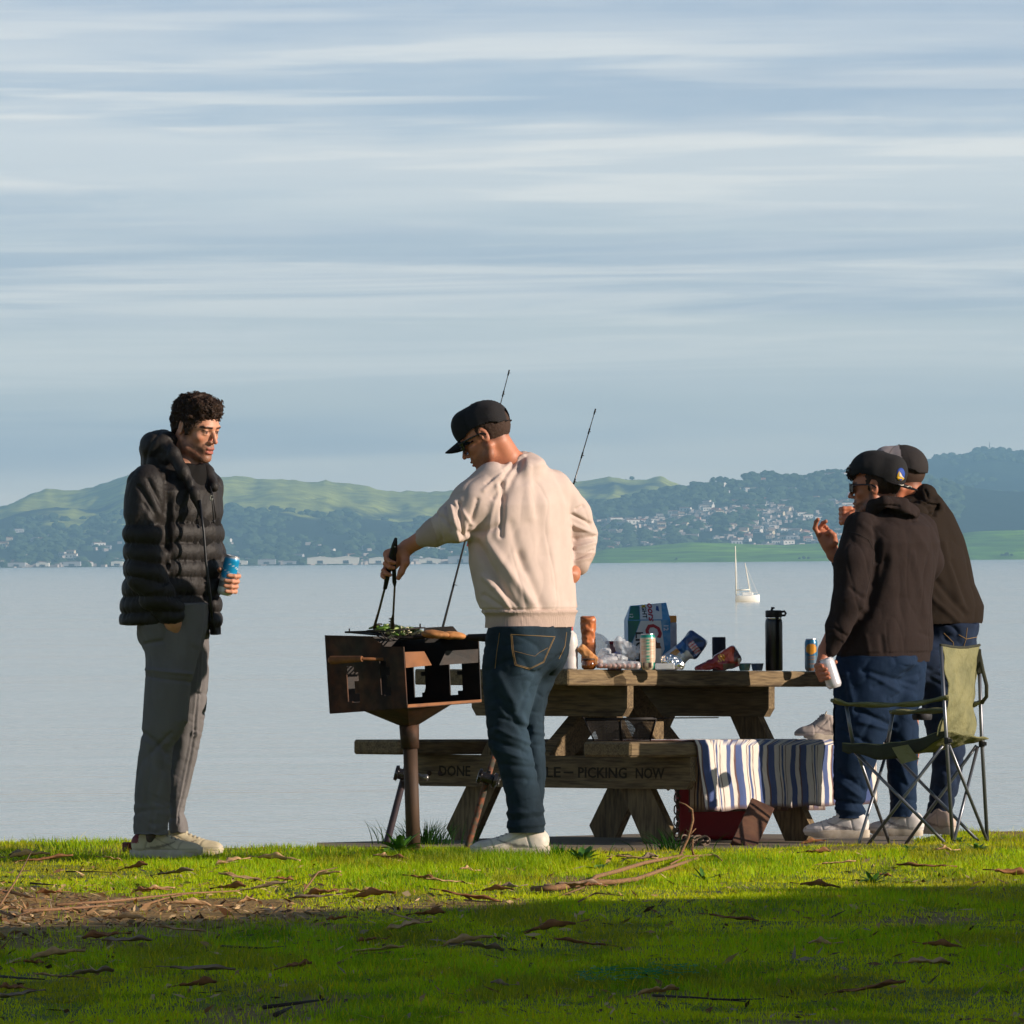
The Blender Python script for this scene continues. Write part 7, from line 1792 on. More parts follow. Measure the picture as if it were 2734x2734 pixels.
def quilt(V, N_):
    armk = np.clip(segd(V, pL(388, 1298, -0.165), pL(388, 1530, -0.22))[0] < 0.10, 0, 1) * (V[:, 1] < YL - 0.10) * (V[:, 0] < pL(447, 0)[0] + 0.4 * np.clip(A(1530) - V[:, 2], 0, 1))
    z = V[:, 2] + np.where(armk > 0, 0.22 * (V[:, 0] - pL(388, 0)[0]) * sm(-V[:, 2], -A(1400), -A(1560)) + 0.008, 0) + 0.012 * fbm(V, 7, 2)
    d = np.zeros(len(V))
    s_ = np.array(seams)
    for a, b in zip(s_[:-1], s_[1:]):
        t = (a - z) / (a - b); inside = (t >= 0) & (t <= 1)
        d += np.where(inside, 0.0135 * np.clip(np.sin(t * math.pi), 0, 1) ** 0.5 - 0.009, 0)
    up = z > s_[0]
    d += np.where(up, -0.007 + 0.012 * sm(z - s_[0], 0, 0.05), 0)
    d += np.where(z < s_[-1], -0.004, 0)
    # pinched wrinkles across the baffles
    w = ridged(V, np.array([34.0, 34.0, 7.0]), 2.0, None, 2, 2.0)
    edge = np.exp(-(np.min(np.abs(z[:, None] - s_[None]), 1) / 0.018) ** 2)
    d -= w * 0.005 * (0.2 + edge); d -= ridged(V, np.array([70.0, 70.0, 14.0]), 12.0, None, 2, 2.5) * 0.003 * (0.2 + edge)
    # slanting drape on shoulder and yoke
    Rt = roty(0.5)
    d -= np.where(up, 1, 0.25) * ridged(V, np.array([15.0, 10.0, 3.0]), 7.0, Rt, 2, 1.8) * 0.008
    for a, b, w_, am in ((pL(452, 1268, -0.2), pL(446, 1460, -0.2), 0.014, -0.022), (pL(408, 1220, -0.2), pL(455, 1300, -0.2), 0.010, -0.010),
                         (pL(372, 1300, -0.25), pL(430, 1395, -0.25), 0.009, -0.011), (pL(395, 1280, -0.25), pL(440, 1370, -0.25), 0.008, -0.009), (pL(385, 1345, -0.25), pL(425, 1400, -0.25), 0.008, -0.008)):
        q = V * 1; dd, t = segd(V * np.array([1, 0.04, 1]), a * np.array([1, 0.04, 1]), b * np.array([1, 0.04, 1]))
        d += am * np.exp(-(dd / w_) ** 2) * (V[:, 1] < YL + 0.0)
    return d
NYL = M('black_nylon', lin(38, 34, 32), 0.6, spec=0.32, bump=(90, 0.35, 0.006), bump2=(220, 0.3, 0.003))
jk = cloth('jacket', v, NYL, man1, quilt)
# zip, drawcord, pull
mb = MB(); mb.tube([pL(533, 1335, -0.178), pL(544, 1420, -0.195), pL(550, 1500, -0.20), pL(560, 1580, -0.195), pL(566, 1655, -0.18)], 0.005, 6)
mb.build('zip', M('zip_black', lin(20, 20, 22), 0.4), jk, smooth=True)
mb = MB(); mb.tube([pL(561, 1300, -0.10), pL(566, 1330, -0.13), pL(571, 1390, -0.125)], 0.0028, 6); mb.tube([pL(561, 1300, -0.10), pL(568, 1320, -0.13), pL(577, 1385, -0.12)], 0.0028, 6)
mb.tube([pL(571, 1388, -0.126), pL(571, 1396, -0.126)], 0.006, 8)
mb.build('drawcord', M('cord_black', lin(34, 34, 36), 0.6), jk, smooth=True)
mb = MB()
for a_ in range(3): mb.tube([pL(563 + 3 * math.cos(t) + a_, 1330 + 7 * math.sin(t), -0.135) for t in np.linspace(0, 5.5, 9)], 0.0013, 4)
mb.build('chest_emblem', M('emblem_thread', lin(150, 152, 140), 0.6), jk, smooth=True)
# shirt
v = Vol(axis(pL(420, 0)[0], pL(600, 0)[0], 0.006), axis(YL - 0.2, YL + 0.2, 0.007), axis(A(1660), A(1225), 0.006))
v.loft([row(1655, 480, 0.02, 0.15, 0.125), row(1400, 492, 0.02, 0.17, 0.13), row(1300, 490, 0.02, 0.16, 0.105), row(1262, 492, 0.02, 0.10, 0.088), row(1236, 494, 0.03, 0.075, 0.075)], 0, 2.2, yaw=yw, round_=0.015)
cloth('shirt', v, M('black_cotton', lin(22, 20, 19), 0.9, spec=0.2, bump=(300, 0.3, 0.002)), man1, lambda V, N_: -0.008 * ridged(V, np.array([14, 14, 5.0]), 1.0))
# trousers
v = Vol(axis(pL(335, 0)[0], pL(585, 0)[0], 0.0055), axis(YL - 0.24, YL + 0.26, 0.0065), axis(A(2238), A(1600), 0.0055))
def legrows(rows, dfn, depth):
    out = []
    for py, xl, xr in rows:
        a = pL(xl, py, dfn(py)); b = pL(xr, py, dfn(py)); out.append((a[2], 0.5 * (a[0] + b[0]), a[1], 0.5 * (b[0] - a[0]), depth(py)))
    return out
v.loft(legrows([(1610, 385, 560), (1675, 366, 556), (1719, 384, 545), (1760, 388, 530), (1831, 386, 510), (1925, 380, 503), (1955, 377, 490), (1995, 371, 466), (2060, 362, 460), (2130, 357, 456), (2200, 353, 455), (2232, 351, 455)],
               lambda y: -0.06 - 0.03 * sm(np.array(y), 1700, 1900), lambda y: np.interp(y, [1610, 1700, 1830, 2000, 2218], [0.13, 0.12, 0.098, 0.078, 0.085])), 0, 2.1)
v.loft(legrows([(1610, 400, 566), (1700, 430, 562), (1805, 445, 558), (1880, 452, 552), (1954, 448, 544), (2000, 445, 534), (2062, 440, 520), (2130, 444, 504), (2170, 447, 496), (2200, 450, 502), (2228, 450, 506)],
               lambda y: 0.09, lambda y: np.interp(y, [1610, 1700, 1830, 2000, 2218], [0.12, 0.115, 0.095, 0.078, 0.082])), 0.02, 2.1)
v.ell(pL(405, 1690, 0.02), (0.06, 0.11, 0.08), None, 0.03)
v.cap(pL(452, 1632, -0.20), pL(478, 1690, -0.20), 0.030, 0.022, 0.006, 's')
def trs(V, N_):
    d = -0.007 * ridged(V, np.array([11.0, 11.0, 2.6]), 4.0, roty(0.12), 2, 1.6) - 0.005 * ridged(V, np.array([5.0, 5.0, 20.0]), 8.0, roty(0.5), 2, 2.2) * sm(fbm(V, 5, 1, 3), -0.1, 0.2)
    low = sm(-V[:, 2], -A(2100), -A(2190))
    d -= 0.007 * low * ridged(V, np.array([5.0, 5.0, 24.0]), 3.0)
    nearleg = V[:, 1] < YL
    for (a, b, w_, am) in ((pL(390, 1788, -0.18), pL(508, 1800, -0.18), 0.007, 0.010), (pL(390, 1806, -0.18), pL(508, 1822, -0.18), 0.006, -0.008), (pL(384, 1720, -0.18), pL(430, 1712, -0.18), 0.007, -0.010),
                           (pL(503, 1830, -0.16), pL(498, 1930, -0.16), 0.004, 0.006), (pL(455, 2010, -0.1), pL(380, 1960, -0.18), 0.012, -0.012), (pL(460, 1960, -0.16), pL(400, 2010, -0.18), 0.010, -0.010)):
        e = np.array([1, 0.04, 1]); dd, t = segd(V * e, a * e, b * e); d += am * np.exp(-(dd / w_) ** 2) * nearleg
    e = np.array([1, 0.04, 1])
    for (a, b) in ((pL(540, 1700, 0.0), pL(520, 1960, 0.0)), (pL(520, 1960, 0.0), pL(474, 2200, 0.0))):
        dd, t = segd(V * e, a * e, b * e); d += (-0.005 * np.exp(-(dd / 0.004) ** 2) + 0.004 * np.exp(-((dd - 0.008) / 0.005) ** 2)) * (~nearleg)
    return d
def trc(V, N_):
    C = np.ones((len(V), 3)) * np.array(lin(108, 104, 104)[:3]); n = fbm(V, np.array([12, 12, 5.0]), 3, 2)
    return C * (1 + n[:, None] * 0.5)
cloth('trousers', v, M('grey_twill', vcol=True, rough=0.92, bump=(350, 0.35, 0.002), bump2=(28, 0.4, 0.01)), man1, trs, cols=trc)
hz_ = float(gz(mO[0], YL - 0.08))
red = lin(120, 40, 44)
for (hx, tx, da, db) in ((352, 541, -0.05, -0.10), (412, 594, 0.09, 0.05)):
    a = pL(hx, 2284, da); b = pL(tx, 2284, db); a[2] = b[2] = P(450, 2288, YL)[2]
    shoe('shoe', a, b, man1, 0.050, colr=lin(206, 192, 160), accent=red if hx == 352 else None)
# hair: a thick curly crop
v = Vol(axis(ho[0] - 0.15, ho[0] + 0.17, 0.0042), axis(ho[1] - 0.15, ho[1] + 0.15, 0.0042), axis(ho[2] - 0.08, ho[2] + 0.17, 0.0042))
T = lambda x, y, z: ho + Rh @ np.array([x, y, z])
v.ell(T(0, -0.014, 0.046), (0.085, 0.099, 0.090), Rh, 0)
v.ell(T(0, 0.045, 0.088), (0.062, 0.052, 0.040), Rh, 0.02)
v.ell(T(0, -0.068, -0.005), (0.066, 0.040, 0.058), Rh, 0.02)
for s_ in (-1, 1): v.ell(T(s_ * 0.074, 0.022, 0.002), (0.010, 0.018, 0.040), Rh, 0.008)
v.ell(T(0, 0.095, -0.005), (0.066, 0.085, 0.060), Rh, 0.008, 's')
v.ell(T(0, 0.03, -0.07), (0.10, 0.075, 0.065), Rh, 0.008, 's')
for s_ in (-1, 1): v.ell(T(s_ * 0.082, -0.014, -0.006), (0.02, 0.022, 0.034), Rh, 0.004, 's')
V, F = v.mesh(1); N_ = normals(V, F)
V0 = V.copy(); q = (V - ho) @ Rh
amp = sm(q[:, 2], -0.03, 0.06)
V = V + N_ * ((fbm(V, 62, 2, 1.0) * 0.026 + fbm(V, 130, 1, 3.0) * 0.012) * (0.35 + 0.65 * amp))[:, None]
mb = MB(); mb.add(V, F.tolist())
sel = np.nonzero((q[:, 2] > 0.0) & ((q[:, 1] < 0.10)))[0]
sel = sel[amp[sel] > 0.3]
curls(3, V[sel], N_[sel], 1300, 0.0013, 0.0075, mb)
mb.build('hair', HAIRM, man1, smooth=True)
def c1(ang, z):
    w_ = lin(214, 216, 212); bl = lin(10, 150, 204)
    e = 0.50 + 0.09 * math.sin(ang)
    if z > e:
        return lin(225, 236, 236) if (math.sin(ang * 2 + z * 30) > 0.95 and z < 0.8) else bl
    return lin(120, 122, 120) if (0.20 < z < 0.24 + 0.12 * abs(math.sin(ang * 0.5))) else w_
drink_can('drink_can', can1, can1_ax, 0.0310, 0.160, [(0.93, c1), (1.0, lin(190, 190, 192))], 'blue and white drink can held by the man in the puffer jacket')

# --- shared headwear
def bake_bvh(o):
    from mathutils.bvhtree import BVHTree
    me = o.data; off = np.array(o['_o'])
    co = np.empty(len(me.vertices) * 3, dtype=np.float32); me.vertices.foreach_get('co', co); co = co.reshape(-1, 3) + off
    me.calc_loop_triangles()
    tri = np.empty(len(me.loop_triangles) * 3, dtype=np.int32); me.loop_triangles.foreach_get('vertices', tri)
    return BVHTree.FromPolygons(co.tolist(), tri.reshape(-1, 3).tolist())
def onsurf(bvh, px, py, lift=0.0, frm=None):
    p = P(px, py, 20.0) if frm is None else frm
    d = Vector((P(px, py, 40.0) - P(px, py, 20.0)).tolist()).normalized()
    h = bvh.ray_cast(Vector(p.tolist()), d)
    if h[0] is None: return None
    n = h[1] if h[1].dot(d) < 0 else -h[1]
    q = h[0] + n * lift
    return np.array(q), np.array(n)
def stitch(bvh, pix, r=0.0016, lift=0.001, mb=None, step=4.0, n=5):
    mb = mb or MB(); pts = []
    for (a, b) in zip(pix[:-1], pix[1:]):
        k = max(1, int(math.hypot(b[0] - a[0], b[1] - a[1]) / step))
        for i in range(k): pts.append((a[0] + (b[0] - a[0]) * i / k, a[1] + (b[1] - a[1]) * i / k))
    pts.append(pix[-1]); q = [onsurf(bvh, *p, lift=lift) for p in pts]; q = [x[0] for x in q if x is not None]
    if len(q) > 1: mb.tube(q, r, n, False)
    return mb
def cap_hat(o, R, parent, mat, crown_col=None, front=True, brim_len=0.075, mesh_back=False, label=None, brim_drop=9.0, size=1.0, flat=False, crown_cut=None):
    """R columns right, forward (towards the peak), up"""
    T = lambda x, y, z: o + R @ (np.array([x, y, z]) * size)
    v = Vol(axis(o[0] - 0.14, o[0] + 0.14, 0.0042), axis(o[1] - 0.14, o[1] + 0.14, 0.0042), axis(o[2] - 0.07, o[2] + 0.17, 0.0042))
    v.ell(T(0, -0.012, 0.040), np.array((0.083, 0.106, 0.092)) * size, R, 0)
    v.ell(T(0, 0.048, 0.062), np.array((0.070, 0.058, 0.070)) * size, R, 0.022)
    v.ell(T(0, -0.056, 0.040), np.array((0.074, 0.056, 0.066)) * size, R, 0.02)
    V, F = v.mesh(1)
    q = (V - o) @ R / size
    cut = lambda q: q[:, 2] > 0.018 + 0.10 * q[:, 1] + (0.018 * sm(np.abs(q[:, 0]), 0.06, 0.085) if True else 0)
    keep = cut(q)
    if mesh_back: keep &= ~((q[:, 1] < -0.06) & (np.hypot(q[:, 0], (q[:, 2] - 0.018) * 0.8) < 0.030))
    F = F[keep[F].all(1)]; used = np.unique(F); mp_ = np.full(len(V), -1); mp_[used] = np.arange(len(used)); V = V[used]; F = mp_[F]; q = q[used]
    N_ = normals(V, F)
    d = np.zeros(len(V)); sm_ = np.zeros(len(V)); ang = np.arctan2(q[:, 0], q[:, 1] + 0.01)
    for a in (0, math.pi / 3, 2 * math.pi / 3, math.pi, -math.pi / 3, -2 * math.pi / 3):
        dd = np.abs((ang - a + math.pi) % (2 * math.pi) - math.pi) * np.hypot(q[:, 0], q[:, 1])
        sm_ = np.maximum(sm_, np.exp(-(dd / 0.0022) ** 2))
    d += fbm(V, 25, 2) * 0.004
    C = np.ones((len(V), 3)) * np.array((crown_col(q, ang) if crown_col else np.array(lin(24, 22, 24)[:3])))
    C = C * (1 - 0.55 * sm_[:, None])
    if mesh_back:
        bk = q[:, 1] < 0.025; g = (np.sin(q[:, 2] * 2 * math.pi / 0.0075) * 0.5 + 0.5)
        C[bk] = C[bk] * (0.7 + 1.5 * g[bk][:, None]); d[bk] += 0.0012 * g[bk]
    crown = link_mesh('cap', V + N_ * d[:, None], F, mat, parent, cols=C)
    if label: crown['label'] = label
    so_ = crown.modifiers.new('thick', 'SOLIDIFY'); so_.thickness = 0.002; so_.offset = 1
    # peak
    nu, nv = 20, 8; W = 0.078
    def pf(u, w):
        a = (u - 0.5) * 2; x = W * a * (1 - 0.08 * w)
        y0 = 0.085 * math.sqrt(max(0, 1 - (a * 0.93) ** 2)) + 0.006
        y = y0 + brim_len * w * (1 - abs(a) ** 3.2) ** 0.5
        z = 0.030 - (0 if flat else brim_drop) * x * x - (0.10 if flat else 0.18) * (y - y0) + 0.004 * math.sin(math.pi * u)
        return T(x, y, z)
    mb = MB(); V1 = [pf(i / nu, j / nv) for j in range(nv + 1) for i in range(nu + 1)]
    F1 = [(j * (nu + 1) + i, j * (nu + 1) + i + 1, (j + 1) * (nu + 1) + i + 1, (j + 1) * (nu + 1) + i) for j in range(nv) for i in range(nu)]
    mb.add(V1, F1); br = mb.build('cap_peak', CAPM, None, smooth=True); br.parent = crown; br.location = [-c for c in parent['_o']]
    s2 = br.modifiers.new('thick', 'SOLIDIFY'); s2.thickness = 0.0045; s2.offset = 0
    mb = MB(); mb.lathe([(0.0075, 0), (0.0075, 0.003), (0.004, 0.0055), (0.0005, 0.006)], T(0, -0.012, 0.130), R, 10); bt = mb.build('cap_button', CAPM, None, smooth=True); bt.parent = crown; bt.location = [-c for c in parent['_o']]
    if mesh_back:
        mb = MB(); mb.tube([T(0.036 * math.sin(t), -0.012 - 0.104 * math.cos(t * 0.36), 0.006 - 0.0 * t) for t in np.linspace(-1.3, 1.3, 9)], 0.0055, 8, True, 0.35)
        st = mb.build('cap_strap', CAPM, None, smooth=True); st.parent = crown; st.location = [-c for c in parent['_o']]
    return crown
def sunglasses(o, R, parent, label='dark sunglasses'):
    T = lambda x, y, z: o + R @ np.array([x, y, z])
    mb = MB()
    for s_ in (-1, 1):
        Rl = R @ rotz(-s_ * 0.22) @ rotx(-0.05); c = T(s_ * 0.034, 0.101, 0.000)
        pl = [(0.030 * math.copysign(abs(math.cos(a)) ** 0.7, math.cos(a)), 0.0215 * math.copysign(abs(math.sin(a)) ** 0.75, math.sin(a)) - (0.003 if math.sin(a) < 0 else 0)) for a in np.linspace(0, 2 * math.pi, 24, endpoint=False)]
        mb.prism(pl, -0.002, 0.002, Rl @ rotx(math.pi / 2), c)
        mb.box(T(s_ * 0.034, 0.1015, 0.017), (0.033, 0.003, 0.004), Rl, 0.001)
        mb.prism([(-0.012, 0.018), (-0.014, -0.012), (0.006, -0.016), (0.013, 0.014)] if s_ > 0 else [(0.012, 0.018), (0.014, -0.012), (-0.006, -0.016), (-0.013, 0.014)], -0.0018, 0.0018, R @ rotz(-s_ * 1.0) @ rotx(math.pi / 2), T(s_ * 0.064, 0.088, 0.0))
        mb.tube([T(s_ * 0.064, 0.092, 0.013), T(s_ * 0.075, 0.040, 0.012), T(s_ * 0.081, -0.004, 0.008), T(s_ * 0.081, -0.022, -0.006)], 0.0032, 6, True)
    mb.tube([T(-0.008, 0.105, 0.008), T(0, 0.109, 0.010), T(0.008, 0.105, 0.008)], 0.0025, 6)
    g = mb.build('sunglasses', M('dark_lens', lin(16, 18, 24), 0.08, spec=0.8), parent)
    autosmooth(g, 40); return g

# --- man at the grill
YC = 31.43
pC = lambda px, py, d=0.0: P(px, py, YC + d)
AC = lambda py: pC(0, py)[2]
cO = V3(pC(1400, 2284)[0], YC, 0); cO[2] = float(gz(cO[0], YC))
pt_ = 0.50
fw = np.array((-0.975 * math.cos(pt_), 0.22 * math.cos(pt_), -math.sin(pt_))); Rc = frame(fw)
hc = pC(1296, 1164, 0.0)
tong_top = pC(1057, 1436, -0.06); tong_b1 = pC(1028, 1570, 0.04)
ta = unit(tong_top - tong_b1); gripC = pC(1045, 1500, -0.012)
v = Vol(axis(pC(990, 0)[0], pC(1620, 0)[0], 0.010, [(pC(1005, 0)[0], pC(1110, 0)[0], 0.0030), (pC(1215, 0)[0], pC(1375, 0)[0], 0.0030)]),
        axis(YC - 0.32, YC + 0.42, 0.010, [(YC - 0.25, YC + 0.12, 0.0034)]), axis(0.02, AC(1050), 0.010, [(AC(1275), AC(1060), 0.0030), (AC(1570), AC(1440), 0.0030)]))
head_sdf(v, hc, Rc, pC(1378, 1262, 0.06), neck_r=0.052)
v.cap(pC(1390, 1290, 0.05), pC(1410, 1640, 0.05), 0.11, 0.11, 0.03)
v.cap(pC(1320, 1305, -0.06), pC(1470, 1310, 0.15), 0.05, 0.05, 0.03)
wc = pC(1088, 1461, 0.0)
v.chain([pC(1310, 1300, -0.08), pC(1200, 1395, -0.12), wc], [0.055, 0.042, 0.0285], 0.02)
v.chain([pC(1480, 1310, 0.15), pC(1552, 1425, 0.26), pC(1540, 1505, 0.18)], [0.05, 0.04, 0.028], 0.02)
v.chain([pC(1540, 1505, 0.18), pC(1525, 1535, 0.13), pC(1505, 1560, 0.12)], [0.028, 0.034, 0.028], 0.01)
for i in range(4): finger(v, [pC(1510 - 4 * i, 1555, 0.13 + 0.018 * i), pC(1490 - 3 * i, 1572, 0.13 + 0.018 * i), pC(1475, 1590, 0.13 + 0.018 * i)], 0.0085)
finger(v, [pC(1525, 1530, 0.10), pC(1508, 1540, 0.08), pC(1495, 1552, 0.075)], 0.010)
grip(v, gripC, ta, 0.013, V3(-0.1, 1, 0), V3(-1, 0, 0), wc, hs=(0.012, -0.010, -0.042, -0.062), lens=(205, 210, 190, 130), thumb=(0.02, 0.02), fr=0.0095, wr=0.028, th_ang=(-8, -14, -20))
v.chain([pC(1080, 1475, -0.005), pC(1082, 1502, -0.02), pC(1071, 1528, -0.02), pC(1064, 1543, -0.015)], [0.022, 0.0165, 0.0125, 0.0095], 0.008)
v.cap(pC(1036, 1480, 0.01), pC(1075, 1470, 0.0), 0.020, 0.026, 0.012)
v.chain([pC(1385, 1700, -0.05), pC(1360, 1960, -0.05), pC(1405, 2230, -0.04)], [0.08, 0.035, 0.03], 0.02)
v.chain([pC(1430, 1700, 0.10), pC(1420, 1850, 0.12), pC(1422, 1960, 0.13), pC(1432, 2230, 0.13)], [0.08, 0.045, 0.028, 0.02], 0.02)
V, F = v.mesh(1)
C = np.ones((len(V), 3)) * np.array(lin(196, 128, 96)[:3]); C *= (1 + fbm(V, 30, 3)[:, None] * 0.25)
C[V[:, 2] < 0.12] = lin(30, 30, 34)[:3]
head_cols(V, C, hc, Rc, beard=0.55, hairline=0.8, brow=0.6)
man2 = link_mesh('person', V, F, SKIN, origin=cO, cols=C)
tag(man2, 'man in a black cap, pale sweatshirt and blue jeans reaching over the grill with tongs', 'person')
# sweatshirt
fc = math.radians(51)
def rowf(pfn, yaw, ratio):
    def f(py, xl, xr, d):
        a = pfn(xl, py, d); b = pfn(xr, py, d); w = 0.5 * (b[0] - a[0])
        k = w / math.sqrt(math.cos(yaw) ** 2 + (ratio * math.sin(yaw)) ** 2)
        return (a[2], 0.5 * (a[0] + b[0]), a[1], k, k * ratio)
    return f
rw = rowf(pC, fc, 0.62)
v = Vol(axis(pC(1095, 0)[0], pC(1615, 0)[0], 0.0052), axis(YC - 0.36, YC + 0.40, 0.0062), axis(AC(1690), AC(1195), 0.0052))
v.loft([rw(1684, 1299, 1528, 0.05), rw(1645, 1300, 1533, 0.05), rw(1634, 1288, 1540, 0.05), rw(1600, 1275, 1536, 0.05), rw(1500, 1256, 1524, 0.05), rw(1427, 1252, 1520, 0.05), rw(1350, 1262, 1520, 0.05),
        rw(1300, 1282, 1506, 0.05), rw(1262, 1318, 1480, 0.05), rw(1236, 1352, 1440, 0.06), rw(1212, 1374, 1408, 0.07)], 0, 2.3, yaw=fc, round_=0.012)
v.cap(pC(1402, 1238, 0.07), pC(1352, 1276, 0.02), 0.048, 0.05, 0.03)
v.ell(pC(1403, 1252, 0.04), (0.080, 0.12, 0.042), roty(-0.3), 0.045)
v.chain([pC(1318, 1290, -0.06), pC(1262, 1345, -0.10), pC(1212, 1395, -0.12), pC(1160, 1422, -0.07), pC(1136, 1432, -0.05)], [0.085, 0.084, 0.072, 0.052, 0.040], 0.03)
v.cap(pC(1150, 1426, -0.06), pC(1128, 1436, -0.045), 0.043, 0.039, 0.004)
v.cap(pC(1222, 1398, -0.12), pC(1205, 1398, -0.12), 0.070, 0.064, 0.02)
v.chain([pC(1478, 1308, 0.14), pC(1528, 1372, 0.21), pC(1550, 1430, 0.25), pC(1553, 1470, 0.22), pC(1546, 1508, 0.17)], [0.080, 0.074, 0.066, 0.056, 0.042], 0.02)
v.chain([pC(1404, 1215, 0.06), pC(1396, 1218, -0.005), pC(1362, 1240, -0.03), pC(1330, 1262, -0.02)], [0.010, 0.010, 0.009, 0.006], 0.004)
FO = [((1375, 1225), (1318, 1330), .009, -.010), ((1392, 1232), (1345, 1330), .011, -.010), ((1362, 1238), (1292, 1310), .008, .007), ((1352, 1250), (1300, 1290), .006, -.007), ((1408, 1230), (1420, 1380), .02, .008),
      ((1344, 1290), (1338, 1430), .010, -.016), ((1330, 1300), (1300, 1430), .012, .010), ((1275, 1335), (1250, 1430), .009, -.010), ((1225, 1345), (1240, 1435), .008, -.015), ((1205, 1352), (1225, 1440), .007, .013), ((1190, 1350), (1205, 1420), .006, -.011),
      ((1180, 1380), (1235, 1430), .007, -.009), ((1165, 1370), (1180, 1445), .006, -.008), ((1150, 1385), (1165, 1440), .006, .006), ((1215, 1340), (1260, 1400), .007, .010), ((1260, 1428), (1330, 1405), .012, -.014),
      ((1270, 1450), (1385, 1636), .016, -.016), ((1300, 1445), (1420, 1610), .018, .014), ((1292, 1540), (1390, 1640), .012, .012), ((1330, 1560), (1382, 1645), .007, -.010), ((1290, 1590), (1370, 1640), .009, -.010),
      ((1390, 1480), (1455, 1635), .016, -.010), ((1365, 1400), (1400, 1520), .02, -.008), ((1455, 1340), (1475, 1600), .028, .008), ((1430, 1300), (1450, 1480), .02, -.006), ((1500, 1350), (1515, 1600), .02, -.007)]
F2 = [((1530, 1375), (1578, 1400), .007, -.011), ((1530, 1400), (1588, 1425), .008, .010), ((1535, 1440), (1592, 1432), .007, -.011), ((1538, 1465), (1590, 1448), .007, .010), ((1535, 1490), (1586, 1470), .006, -.010), ((1540, 1360), (1560, 1350), .006, -.008), ((1535, 1500), (1575, 1490), .005, .008)]
def swd(V, N_):
    e = np.array([1, 0.04, 1]); d = np.zeros(len(V))
    nr = sm(-V[:, 1], -(YC + 0.12), -(YC + 0.0))
    for (a, b, w_, am) in FO:
        dd, t = segd(V * e, pC(*a, -0.1) * e, pC(*b, -0.1) * e); d += 1.0 * am * np.exp(-(dd / w_) ** 2) * nr
    for (a, b, w_, am) in F2:
        dd, t = segd(V * e, pC(*a, 0.15) * e, pC(*b, 0.15) * e); d += 1.0 * am * np.exp(-(dd / w_) ** 2)
    d += -0.004 * ridged(V, np.array([9.0, 9.0, 3.2]), 3.0, roty(0.3), 2, 1.4) - 0.003 * ridged(V, np.array([12.0, 12.0, 3.0]), 13.0, roty(-0.25), 1, 3.0)
    rib = (V[:, 2] < AC(1643)) & (V[:, 0] > pC(1280, 0)[0])
    d = np.where(rib, -0.002 + 0.0012 * np.sin(np.arctan2(V[:, 1] - YC - 0.05, V[:, 0] - pC(1412, 0)[0]) * 130), d)
    d += np.where(np.abs(V[:, 2] - AC(1641)) < 0.006, -0.006, 0)
    c1_ = (V[:, 0] < pC(1150, 0)[0]); d = np.where(c1_, d * 0.2 - 0.002, d)
    return d
def swc(V, N_):
    C = np.ones((len(V), 3)) * np.array(lin(204, 184, 174)[:3])
    rb = ((V[:, 2] < AC(1641)) & (V[:, 0] > pC(1280, 0)[0])) | (V[:, 0] < pC(1150, 0)[0] + 0.35 * (AC(1430) - V[:, 2])) | ((V[:, 0] > pC(1525, 0)[0]) & (V[:, 2] < AC(1480)) & (V[:, 2] < AC(1490) + 0.0))
    C[rb] = np.array(lin(186, 164, 152)[:3]); return C * (1 + fbm(V, 40, 2)[:, None] * 0.10)
sw2 = cloth('sweatshirt', v, M('fleece', vcol=True, rough=0.95, spec=0.2, bump=(320, 0.4, 0.002), bump2=(60, 0.10, 0.004)), man2, swd, cols=swc)
# jeans
v = Vol(axis(pC(1262, 0)[0], pC(1552, 0)[0], 0.0052), axis(YC - 0.26, YC + 0.32, 0.0062), axis(AC(2236), AC(1668), 0.0052))
def lrows(pfn, rows, d, dep):
    out = []
    for py, xl, xr in rows:
        a = pfn(xl, py, d); b = pfn(xr, py, d); out.append((a[2], 0.5 * (a[0] + b[0]), a[1], 0.5 * (b[0] - a[0]), float(np.interp(py, *dep))))
    return out
v.loft(lrows(pC, [(1672, 1302, 1480), (1690, 1298, 1478), (1745, 1290, 1470), (1781, 1286, 1460), (1850, 1289, 1432), (1921, 1296, 1412), (1992, 1303, 1418), (2034, 1326, 1428), (2100, 1342, 1440), (2161, 1354, 1450), (2195, 1350, 1457), (2228, 1356, 1456)],
             -0.04, ([1672, 1760, 1900, 2000, 2100, 2228], [0.14, 0.13, 0.10, 0.085, 0.078, 0.08])), 0, 2.2)
v.loft(lrows(pC, [(1672, 1340, 1527), (1690, 1340, 1526), (1745, 1345, 1517), (1798, 1370, 1492), (1850, 1380, 1470), (1900, 1385, 1456), (1940, 1388, 1454), (1964, 1390, 1456), (2062, 1400, 1459), (2150, 1405, 1452), (2190, 1405, 1456), (2224, 1410, 1454)],
             0.13, ([1672, 1760, 1900, 2000, 2228], [0.15, 0.13, 0.10, 0.085, 0.08])), 0.025, 2.2)
v.ell(pC(1468, 1742, 0.03), (0.070, 0.12, 0.085), None, 0.04)
v.ell(pC(1400, 1740, -0.05), (0.10, 0.11, 0.09), None, 0.04)
